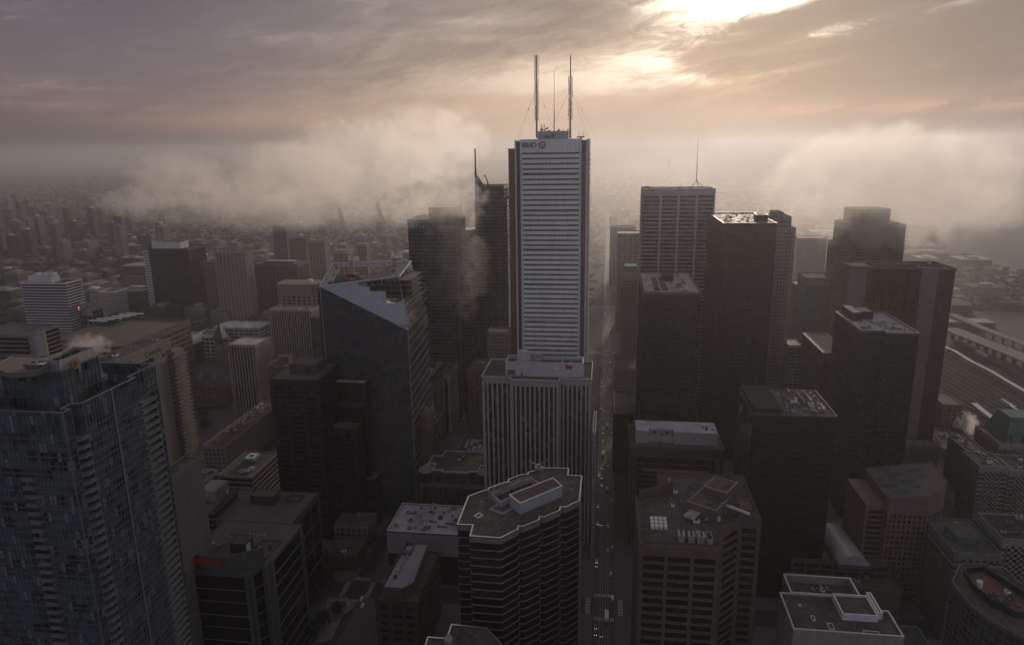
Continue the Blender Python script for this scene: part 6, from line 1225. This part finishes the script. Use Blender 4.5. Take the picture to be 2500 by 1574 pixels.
cc_ = ramp(em.node_tree, nn.outputs['Fac'], [(.40, lin(120, 20, 18)), (.52, lin(220, 60, 55)), (.62, lin(235, 150, 140))]); em.node_tree.links.new(cc_, bb.inputs['Emission Color']); bb.inputs['Emission Strength'].default_value = .8; bb.inputs['Base Color'].default_value = (.02, .02, .02, 1)
T.part('lit_screen', MB().box(x0-.8, ypx(194, x0, z), zpy(757, x0, yl), x0-.2, ypx(176, x0, z), zpy(747, x0, yl)), em); T.part('roof_sign', MB().box(x0-.5, ypx(220, x0, z), z+1, x0, ypx(176, x0, z), z+6), mat('pale_board', (.34, .34, .35), .6, .2, .3))
for (a, b, t_, u_) in ((198, 222, 740, 768), (224, 240, 716, 742)): T.part('billboard', MB().box(x0-.9, ypx(b, x0, z), zpy(u_, x0, yl), x0-.3, ypx(a, x0, z), zpy(t_, x0, yl)), mat('poster_mix', (.42, .42, .43), .6, .2, .12, rgb2=(.14, .14, .15)))
bg('billboard_block', 'striped white billboard block further right of the glowing red screen', (243, 712), 280, 1100., 30, MT['white'], GL['black'], MT['gravel2'], fh=3, bh=1.3, ps=0, bd=.4, top=2)
bg('low_block', 'long grey low block between the billboards and the black striped tower', (285, 712), 345, 1180., 40, MT['slate'], GL['dull'], MT['gravel2'], fh=4, bh=1.4, ps=6, top=2)
bg('low_block', 'long brick and tan block with a bright roof strip above the billboards', (290, 650), 352, 1400., 60, MT['sandstone'], GL['dull'], MT['beige'], fh=4, bh=2, ps=6, pw=2, top=3)
bg('apartment_tower', 'slim apartment tower rising into the fog left of the cranes', (665, 552), 697, 1500., 24, MT['concrete'], GL['dull'], MT['rooflight'], fh=3.1, bh=1., ps=0, bd=1., top=2, cat='apartment tower')
bg('apartment_tower', 'tan tower with balconies behind the brown crowned block', (752, 590), 792, 1350., 26, MT['beige'], GL['dull'], MT['gravel2'], fh=3.1, bh=1.4, ps=7, pw=1.6, top=2, cat='apartment tower')
bg('apartment_tower', 'pinkish square block left of the tan balcony tower', (705, 582), 745, 1450., 26, MT['sandstone'], GL['dull'], MT['gravel2'], fh=3.3, bh=1.8, ps=5, pw=2, top=2, cat='apartment tower')
bg('office_block', 'cream block with corner columns behind the left crane', (812, 612), 850, 1250., 26, mat('cream_bands', (1,)*3), GL['dull'], MT['beige'], fh=5, bh=1.6, ps=9, pw=2, top=6)
bg('apartment_tower', 'pale slab with a bright cap between the two cranes', (868, 596), 894, 1400., 22, MT['beige'], GL['dull'], MT['rooflight'], fh=3.2, bh=1.5, ps=5, top=4, cat='apartment tower')
# ---- the hazy districts behind: every block its own object
rd = random.Random(42)
walls = [MT['concrete'], MT['beige'], MT['sandstone'], MT['brick'], MT['slate'], MT['stone'], mat('warm_grey_render', (.22, .20, .19), .85, .3, .05)]
FR = MB
def far_block(name, label, cat, group, x, y, w, d, h, wall, seed, rm):
    T = Thing(name, label, cat, (x, y, 0), group); fh = 3.4 if h > 30 else 4
    T.part('wall', MB().prism(rect(x, x+d, y, y+w), 0, h, bot=False), walls[seed % 7] if wall is None else wall)
    m = MB(); k = 2.5
    while k < h-3: m.prism(rect(x-.12, x+d+.12, y+1, y+w-1), k, k+1.5, bot=False).prism(rect(x+1, x+d-1, y-.12, y+w+.12), k+.01, k+1.49, bot=False); k += fh
    T.part('window_band', m, GL['dull']); T.part('roof', MB().prism(rect(x+.5, x+d-.5, y+.5, y+w-.5), h+.004, h+.3, bot=False), rm)
    if h > 14: T.part('roof_house', MB().prism(rect(x+d*.3, x+d*.6, y+w*.3, y+w*.65), h+.3, h+4.5, bot=False), MT['hvac'] if seed % 3 else MT['white'])
rms = [MT['gravel'], MT['gravel2'], MT['rooflight'], MT['tar'], MT['brown']]
occ = []
def free(x, y, r):
    if y < 12+r and y > -14-r and x < 3300: return False
    for a, b, rr in occ:
        if abs(a-x) < r+rr and abs(b-y) < r+rr: return False
    return True
def vis(x, y, z): return (Vector((x, y, z))-CP).dot(F) > 0
def pix(x, y, z):
    v = Vector((x, y, z))-CP; k = FPX/v.dot(F); return 1250+v.dot(R)*k, 787-v.dot(U)*k
def scatter(n, name, label, cat, group, pxr, pyr, hr, wr, dr, wall=None):
    c = 0; tries = 0
    while c < n and tries < n*60:
        tries += 1; px, py = rd.uniform(*pxr), rd.uniform(*pyr); p = atz(px, py, 0)
        if p.x < 700 or p.x > 9000: continue
        w, d, h = rd.uniform(*wr), rd.uniform(*dr), rd.uniform(*hr)
        if not free(p.x, p.y, max(w, d)*.55): continue
        tx, ty = pix(p.x, p.y, h); occ.append((p.x, p.y, max(w, d)*.55))
        far_block(name, label, cat, group, p.x, p.y, w, d, h, wall, rd.randrange(99), rms[rd.randrange(5)]); c += 1
scatter(60, 'apartment_tower', 'hazy distant apartment tower in the left background below the fog bank', 'apartment tower', 'distant apartment towers at the left', (-40, 420), (520, 640), (45, 105), (20, 34), (18, 30))
scatter(85, 'low_block', 'low or mid rise block among trees in the left background', 'low block', 'low blocks in the left background', (0, 760), (590, 800), (9, 34), (22, 60), (20, 50))
scatter(40, 'low_block', 'mid rise block behind the cranes and the fog veiled tower', 'low block', 'mid rise blocks behind the cranes', (620, 1160), (560, 720), (12, 45), (20, 44), (18, 40))
scatter(40, 'low_block', 'block along the far end of the long street between the white towers', 'low block', 'blocks along the far street', (1430, 1580), (470, 760), (10, 34), (20, 36), (20, 40))
scatter(55, 'warehouse', 'flat warehouse or shed in the hazy eastern port district', 'warehouse', 'warehouses of the eastern port district', (1450, 2300), (450, 600), (6, 16), (40, 110), (25, 80))
scatter(24, 'low_block', 'mid rise block near the lake shore between the right hand towers', 'low block', 'blocks near the lake shore', (1920, 2300), (575, 780), (12, 40), (24, 60), (20, 50))
for k, (px, py, w, d, h) in enumerate(((2250, 625, 90, 70, 26), (2330, 640, 120, 60, 22), (2420, 655, 70, 60, 20), (2240, 590, 30, 30, 50), (2375, 765, 120, 40, 14), (2450, 735, 60, 40, 26), (2430, 800, 160, 30, 8))):
    p = atz(px, py, 0); far_block('waterfront_block', ['dark terraced block on the lake shore at the right', 'broad stepped waterfront block nearest the point of the shore', 'rounded end block at the tip of the shore', 'lone slab tower on the lake shore inside the fog', 'long shed between the expressway and the shore', 'block with a bluish wall by the expressway at the right edge', 'very long low shed below the expressway ramps'][k], 'waterfront block', None, p.x, p.y, w, d, h, None, k, rms[k % 4])
p = atz(1632, 421, 0); single('chimney', MB().lathe(p.x, p.y, [(14, 0), (9, zpy(390, p.x, p.y))], 12), MT['concrete'], 'lone tall chimney on the hazy eastern horizon', 'chimney')
p = atz(1704, 425, 0); single('chimney', MB().lathe(p.x, p.y, [(10, 0), (6, zpy(412, p.x, p.y))], 12), MT['concrete'], 'short faint stack right of the lone tall chimney', 'chimney')
# far-off suburb: countless roofs and tree clumps
rd = random.Random(8); sr = [MB(), MB(), MB()]; tr = MB()
ico = [(0, 0, 1), (.89, 0, .45), (.28, .85, .45), (-.72, .53, .45), (-.72, -.53, .45), (.28, -.85, .45), (.72, .53, -.2), (-.28, .85, -.2), (-.89, 0, -.2), (-.28, -.85, -.2), (.72, -.53, -.2)]
icf = [(0, 1, 2), (0, 2, 3), (0, 3, 4), (0, 4, 5), (0, 5, 1), (1, 6, 2), (2, 6, 7), (2, 7, 3), (3, 7, 8), (3, 8, 4), (4, 8, 9), (4, 9, 5), (5, 9, 10), (5, 10, 1), (1, 10, 6)]
def clump(mb, x, y, z, r, s=1.):
    i = len(mb.v); mb.v += [(x+a*r*rd.uniform(.7, 1.3), y+b*r*rd.uniform(.7, 1.3), z+c*r*s*rd.uniform(.6, 1.2)) for a, b, c in ico]; mb.f += [tuple(i+k for k in f) for f in icf]
def inlake(x, y): 
    return y < -930 and x > 1700 and y < -900-(x-1700)*.03 or (y < -1150)
for k in range(9000):
    x = 1300*math.exp(rd.uniform(0, 1.9)); y = rd.uniform(-.55, .95)*x
    if inlake(x, y) or abs(y+2) < 14 or not free(x, y, 8): continue
    w = rd.uniform(7, 22); d = rd.uniform(7, 20); h = rd.uniform(5, 11); sr[rd.randrange(3)].prism(rect(x, x+d, y, y+w), 0, h, bot=False)
for k, m in enumerate(sr): single('far_suburb', m, [MT['brick'], mat('roof_shingle', (.12, .11, .105), .9, .4, .02), MT['beige']][k], ['brown brick houses of the far-off suburb', 'dark shingled roofs of the far-off suburb', 'pale walls and roofs of the far-off suburb'][k], 'suburb', kind='stuff')
for k in range(14000):
    x = 950*math.exp(rd.uniform(0, 2.3)); y = rd.uniform(-.55, 1.)*x
    if inlake(x, y) or abs(y+2) < 13 or not free(x, y, 2) or (y < 200 and x < 1700 and y > -700): continue
    clump(tr, x, y, 4+rd.uniform(0, 3), rd.uniform(5, 11)*(1 if x < 4000 else 1.6), .8)
fol = mat('foliage', (.045, .06, .028), .95, .5, .15, rgb2=(.022, .032, .016))
single('far_trees', tr, fol, 'tree canopy spread through the far-off districts', 'trees', kind='stuff')
# individual trees near the city hall and in the plaza
def tree_at(px, py, h, r, label, seed):
    p = atz(px, py, 0); rr = random.Random(seed); T = Thing('tree', label, 'tree', (p.x, p.y, 0), 'dark leafy trees around the city hall square'); tk = MB().bar((p.x, p.y, 0), (p.x, p.y, h*.5), .5, .3, 7)
    for k in range(5): a = rr.uniform(0, 6.28); tk.bar((p.x, p.y, h*rr.uniform(.3, .5)), (p.x+math.cos(a)*r*.6, p.y+math.sin(a)*r*.6, h*rr.uniform(.6, .85)), .22, .08, 5)
    T.part('trunk', tk, MT['sandstone']); m = MB()
    for k in range(420):
        a = rr.uniform(0, 6.28); u = rr.uniform(-1, 1); q = rr.random()**.4; s = math.sqrt(1-u*u); lob = 1+.25*math.sin(3*a+seed)+.15*math.sin(5*a)
        c = Vector((p.x+q*r*lob*s*math.cos(a), p.y+q*r*lob*s*math.sin(a), h*.66+q*h*.36*u)); n = Vector((rr.uniform(-1, 1), rr.uniform(-1, 1), rr.uniform(-.2, 1))).normalized(); t1 = n.orthogonal().normalized(); t2 = n.cross(t1); z = rr.uniform(.35, .95)
        m.quad(c+t1*z, c+t2*z, c-t1*z, c-t2*z)
    T.part('crown', m, fol)
for k, (px, py, h, r, l) in enumerate(((497, 1035, 17, 11, 'broad dark tree on the square below the city hall'), (440, 1085, 16, 9, 'tree left of the street corner below the hotel slab'), (455, 1098, 15, 8, 'tree nearest the street corner right of the hotel slab'), (470, 1150, 14, 8, 'tree left of the peaked pavilion'), (520, 1130, 14, 7, 'tree just left of the low office with bright ring units'), (545, 1120, 12, 6, 'small tree behind the low office with bright ring units'), (430, 1255, 14, 8, 'tree beside the blue tarpaulin'), (452, 1262, 13, 7, 'tree between the tarpaulin and the pinkish pylon'), (790, 1530, 11, 6, 'tree on the plaza by the crossing at the bottom'), (762, 1560, 11, 6, 'tree at the bottom edge beside the plaza'), (825, 1500, 9, 5, 'small round tree beside the pale crossing corner'), (905, 1330, 10, 6, 'tree left of the pale windowless block'), (880, 1290, 10, 6, 'tree behind the crossing on the bare lot'), (930, 1255, 9, 5, 'tree at the back left corner of the white blotchy roof'), (800, 1420, 10, 6, 'tree in front of the black blocky tower'), (775, 1470, 11, 6, 'tree between the red letter building and the crossing'), (745, 1500, 11, 6, 'tree under the right wall of the red letter building'), (2395, 1108, 12, 7, 'lone dark tree near the stone blocks on the right'), (505, 1050, 13, 7, 'smaller tree beside the broad dark tree on the square'), (460, 1060, 13, 7, 'tree halfway between the square and the street corner'))): tree_at(px, py, h, r, l, k)
# ---- traffic
HL = bpy.data.materials.new('headlight_glow'); HL.use_nodes = True; _b = HL.node_tree.nodes['Principled BSDF']; _b.inputs['Emission Color'].default_value = (1, .85, .62, 1); _b.inputs['Emission Strength'].default_value = 2.2
def car_proto(col, label, grp, x, y, rz, L=4.6, Wd=1.85):
    T = Thing('parked_car' if 0 else 'car', label, 'car', (x, y, 0), grp)
    def pr(mb, prof, w0, w1):
        i = len(mb.v); n = len(prof)
        for s, w in ((-1, 1), (1, 1)): mb.v += [(x+a, y+s*(w0 if b < .95 else w1)/2, b) for a, b in prof]
        mb.f += [tuple(i+k for k in range(n)), tuple(i+n+k for k in range(n-1, -1, -1))]+[(i+k, i+n+k, i+n+(k+1) % n, i+(k+1) % n) for k in range(n)]
        return mb
    T.part('body', pr(MB(), [(-L/2, .35), (-L/2, .85), (-L/2+.2, .94), (-L*.3, .96), (-L*.18, 1.42), (L*.2, 1.42), (L*.36, .96), (L/2-.05, .82), (L/2, .35)], Wd, Wd*.82), col)
    T.part('windscreen', MB().quad((x-L*.30, y-.75, .98), (x-L*.30, y+.75, .98), (x-L*.185, y+.68, 1.40), (x-L*.185, y-.68, 1.40)).quad((x+L*.355, y+.75, .98), (x+L*.355, y-.75, .98), (x+L*.205, y-.68, 1.40), (x+L*.205, y+.68, 1.40)), GL['black'])
    for a in (-L*.3, L*.3):
        for s in (-1, 1): T.part('wheel', MB().bar((x+a, y+s*Wd*.42, .33), (x+a, y+s*Wd*.5, .33), .33, n=10), MT['black'])
    for s_ in (-1, 1): T.part('headlight', MB().box(x-L/2-.05, y+s_*.62-.16, .6, x-L/2+.02, y+s_*.62+.16, .78), HL)
    T.o.rotation_euler.z = rz; return T.o
carcols = [mat('car_'+n, c, .3, .05, 1., .2) for n, c in (('white', (.72, .72, .72)), ('silver', (.45, .45, .46)), ('black', (.02, .02, .022)), ('grey', (.16, .16, .17)), ('red', (.28, .03, .03)), ('blue', (.04, .06, .14)), ('taxi', (.5, .2, .05)))]
cnm = ['white', 'silver', 'black', 'grey', 'dark red', 'dark blue', 'orange']
protos = {}
rd = random.Random(12); spots = []
for x in (418, 452, 470, 505, 540, 575, 592, 610, 628, 645, 668, 690, 704, 735, 760, 778, 796, 815, 840, 858, 880, 902, 925, 950, 975, 1010, 1040, 1080, 1120, 1180, 1240, 1300):
    for lane, pr_ in ((3.6, .45), (1.0, .5), (-4.4, .4), (-7.6, .4)):
        if rd.random() < pr_: spots.append((x+rd.uniform(-5, 5), lane))
spots += [(377, 2.8), (376, -.6), (383, 2.9), (440, -6.5), (349, 1.5), (455, 3.4)]
for i, (x, y) in enumerate(spots):
    k = rd.choices(range(7), (5, 4, 5, 4, 1, 1, 1))[0]; rz = 0 if y > -2 else math.pi; lab = '%s car driving along the long straight street' % cnm[k]
    if k not in protos: protos[k] = car_proto(carcols[k], lab, 'cars on the long straight street', x, y, rz)
    else:
        o = copy_tree(protos[k]); o.location = (x, y, 0); o.rotation_euler.z = rz
def truck(label, px, py, L=8.5, rz=0., name='truck', col=None, y=None):
    p = atz(px, py, 0); x = p.x; y = p.y if y is None else y; T = Thing(name, label, name, (x, y, 0))
    T.part('cargo_box' if name == 'truck' else 'body', MB().prism(rect(x-L/2+1.9, x+L/2, y-1.25, y+1.25), .9, 3.5), col or MT['white'])
    cab = T.part('cab', MB().prism(rect(x-L/2, x-L/2+1.8, y-1.15, y+1.15), .5, 2.5), MT['hvac']); T.part('windscreen', MB().box(x-L/2-.03, y-1, 1.5, x-L/2+.01, y+1, 2.3), GL['black'], cab)
    for a in (-L/2+1, L/2-1.6):
        for s in (-1, 1): T.part('wheel', MB().bar((x+a, y+s*1., .48), (x+a, y+s*1.28, .48), .48, n=10), MT['black'])
truck('white box truck crossing the nearest junction', 1481, 1512, 11); truck('white lorry heading away on the street beside the pier slab', 1483, 1043, 9); truck('long white bus beside the grooved tower further up the street', 1473, 1112, 12, name='bus'); truck('white delivery van ahead of the bus', 1482, 1200, 7); truck('small pale van near the top of the near block', 1489, 890, 7)
def low(label, x0, x1, y0, y1, z, m, rm, sd):
    T = btower('low_building', label, rect(x0, x1, y0, y1), z, m, GL['dull'], rm, m, fh=4, bh=1.9, ps=4, pw=1.6, top=1.5, ph=.6); clutter(T, x0+2, x1-4, y0+2, y1-3, z, 7, sd, .9)
low('small dark brick building on the bare lot left of the pale windowless block', 424, 446, 172, 192, 12, MT['brick'], MT['gravel'], 301)
low('low grey building beside the second street behind the bare lot', 455, 476, 174, 200, 16, MT['concrete'], MT['gravel2'], 302)
low('low brown building at the foot of the black stepped shoulders', 420, 436, 198, 216, 9, MT['brown'], MT['tar'], 303)
pz = MB().prism(ccw([tuple(atz(*p, .14)[:2]) for p in ((800, 1462), (850, 1458), (868, 1478), (835, 1505), (810, 1560), (770, 1570))]), .131, .16, bot=False); struct('plaza_paving', pz, mat('pale_paving', (.27, .24, .22), .8, .3, .2))
lamp0 = None
for k in range(22):
    for yy, sd in ((6.6, -1), (-10.8, 1)):
        x = 420+k*26.
        if any(a-4 < x < b+4 for a, b in XS): continue
        if lamp0 is None:
            L_ = Thing('street_lamp', 'thin street lamp standing along the long straight street', 'street lamp', (x, yy, .13), 'street lamps of the long straight street')
            L_.part('pole', MB().bar((x, yy, .13), (x, yy, 8.5), .13, .09, 6).bar((x, yy, 8.5), (x, yy+sd*2.2, 9), .07, n=5), MT['hvacd']); L_.part('lamp_head', MB().box(x-.15, yy+sd*2.2-.4, 8.9, x+.15, yy+sd*2.2+.4, 9.1), MT['hvac']); lamp0 = L_.o
        else:
            o = copy_tree(lamp0); o.location = (x, yy, .13); o.rotation_euler.z = 0 if sd == -1 else math.pi
p = atz(1445, 1562, 0)
for (px, py, l) in ((883, 1462, 'white car waiting at the left crossing'), (886, 1478, 'second pale car waiting behind at the left crossing'), (940, 1420, 'grey car turning at the left crossing'), (508, 1030, 'pale car on the road below the city hall'), (447, 1107, 'bright white van parked by the street corner below the hotel slab'), (480, 1080, 'car on the diagonal view street near the trees'), (455, 998, 'white car turning in front of the city hall')):
    p = atz(px, py, 0); o = copy_tree(protos[0] if 0 in protos else list(protos.values())[0]); o.location = (p.x, p.y, 0); o['label'] = l; o['group'] = 'cars elsewhere'
# ---------------------------------------------------------------- fog banks, steam and haze
def fog(name, label, c, s, dens, seed, thr=.30, nsc=4.2, col=(.995, .96, .93), kind='stuff', aniso=.70, rate=1.):
    mb = MB(); n = 16; m_ = 8
    for a in range(1, m_):
        for b in range(n): t = math.pi*a/m_; u = 2*math.pi*b/n; mb.v.append((math.sin(t)*math.cos(u), math.sin(t)*math.sin(u), math.cos(t)))
    mb.v += [(0, 0, 1), (0, 0, -1)]; tp, bt = len(mb.v)-2, len(mb.v)-1
    for a in range(m_-2):
        for b in range(n): j = (b+1) % n; mb.f.append((a*n+b, (a+1)*n+b, (a+1)*n+j, a*n+j))
    for b in range(n): j = (b+1) % n; mb.f += [(tp, b, j), (bt, (m_-2)*n+j, (m_-2)*n+b)]
    m = bpy.data.materials.new(name); m.use_nodes = True; t = m.node_tree; t.nodes.clear()
    tc = N(t, 'ShaderNodeTexCoord').outputs['Object']
    ln = N(t, 'ShaderNodeVectorMath', operation='LENGTH'); t.links.new(tc, ln.inputs[0]); fall = math_(t, 'SUBTRACT', 1., math_(t, 'POWER', ln.outputs['Value'], 2.))
    va = N(t, 'ShaderNodeVectorMath', operation='MULTIPLY_ADD'); t.links.new(tc, va.inputs[0]); mx = max(s); va.inputs[1].default_value = tuple(q/mx*nsc for q in s); va.inputs[2].default_value = (seed*7.3, seed*3.1, seed*1.7)
    nz = N(t, 'ShaderNodeTexNoise'); t.links.new(va.outputs[0], nz.inputs['Vector']); nz.inputs['Scale'].default_value = 1.; nz.inputs['Detail'].default_value = 7; nz.inputs['Roughness'].default_value = .58
    d = math_(t, 'SUBTRACT', math_(t, 'ADD', math_(t, 'MULTIPLY', nz.outputs['Fac'], 3.0), math_(t, 'MULTIPLY', fall, .85)), 1.52+thr)
    d = math_(t, 'MULTIPLY', math_(t, 'MULTIPLY', sstep(t, d, 0, .40), sstep(t, fall, 0, .35)), dens)
    pv = N(t, 'ShaderNodeVolumePrincipled'); pv.inputs['Color'].default_value = (*col, 1); pv.inputs['Anisotropy'].default_value = aniso; t.links.new(d, pv.inputs['Density'])
    out = N(t, 'ShaderNodeOutputMaterial'); t.links.new(pv.outputs[0], out.inputs['Volume'])
    o = mkobj(name, mb, m); o.location = c; o.scale = s; tag(o, label, 'fog', None, kind); return o
def fogpx(label, px, py, x, rx, ry, depth, dens, seed, **k):
    p = atx(px, py, x); u = x/FPX; return fog(k.pop('name', 'fog_bank'), label, (p.x, p.y, p.z), (depth, rx*u, ry*u), dens, seed, **k)
for k, (px, py, rx, ry, xx, dn, l) in enumerate(((330, 490, 120, 45, 1500, .004, 'faint left tip of the fog bank trailing over distant towers'), (435, 440, 150, 85, 1450, .0055, 'rounded left lobe of the pale fog bank'), (580, 475, 170, 65, 1400, .0045, 'low saddle of fog between two lobes of the left bank'), (715, 425, 210, 95, 1300, .006, 'middle lobe of the pale fog bank above the apartment towers'), (880, 390, 240, 125, 1200, .006, 'largest lobe of the left fog bank behind the cranes'), (1040, 350, 190, 115, 1150, .0045, 'rising right end of the left fog bank beside the spire tower'))):
    fogpx(l, px, py, xx, rx, ry, 120, dn, 20+k, thr=.14, nsc=4.2)
fogpx('thin low veil of fog under the fog bank on the left', 720, 510, 1500, 520, 60, 260, .0020, 3, thr=.22)
fogpx('fog veil drifting in front of the broad glass tower', 1060, 490, 670, 170, 100, 40, .011, 4, thr=.28)
fogpx('brownish mist hanging between the faceted tower and the spire tower', 1110, 640, 650, 110, 170, 40, .0045, 14, thr=.2)
fogpx('bulging fog bank swallowing the stepped skyscraper on the right', 2165, 455, 885, 310, 160, 150, .0075, 5, thr=.10, aniso=.52, nsc=4.6)
fogpx('right slope of the fog bank over the lake shore', 2360, 500, 1300, 150, 70, 130, .0045, 15, thr=.18, aniso=.5)
fogpx('thinner left shoulder of the right hand fog bank', 1850, 410, 1500, 230, 90, 240, .0026, 6, thr=.24, aniso=.4)
fogpx('high thin wisp of fog right of the striped white tower', 1560, 300, 1500, 260, 110, 300, .0010, 7, thr=.2, aniso=.3)
fog('morning_mist', 'warm brownish mist glowing over the districts right of the striped tower', (2300, -250, 60), (1450, 650, 230), .00022, 33, thr=-.2, nsc=6, col=(.95, .90, .86), aniso=.55)
fog('morning_mist', 'broad thin morning mist over the far districts', (5200, -1600, 20), (4400, 4200, 215), .00013, 13, thr=-.15, nsc=9, col=(.85, .83, .84), aniso=.45)
fogpx('steam drifting off the roof of the corner glass tower', 215, 845, 330, 75, 45, 14, .05, 9, thr=.26, name='steam_plume')
fogpx('small steam plume rising near the railway station', 2365, 1035, 720, 26, 36, 10, .10, 10, thr=.26, name='steam_plume')
hb = MB().box(-400, -24000, -1, 22000, 24000, 420)
hm_ = bpy.data.materials.new('haze'); hm_.use_nodes = True; t = hm_.node_tree; t.nodes.clear(); pv = N(t, 'ShaderNodeVolumePrincipled'); pv.inputs['Color'].default_value = (.60, .58, .60, 1); pv.inputs['Density'].default_value = .00012; pv.inputs['Anisotropy'].default_value = .58
t.links.new(pv.outputs[0], N(t, 'ShaderNodeOutputMaterial').inputs['Volume'])
hz = mkobj('haze', hb, hm_); tag(hz, kind='stuff')
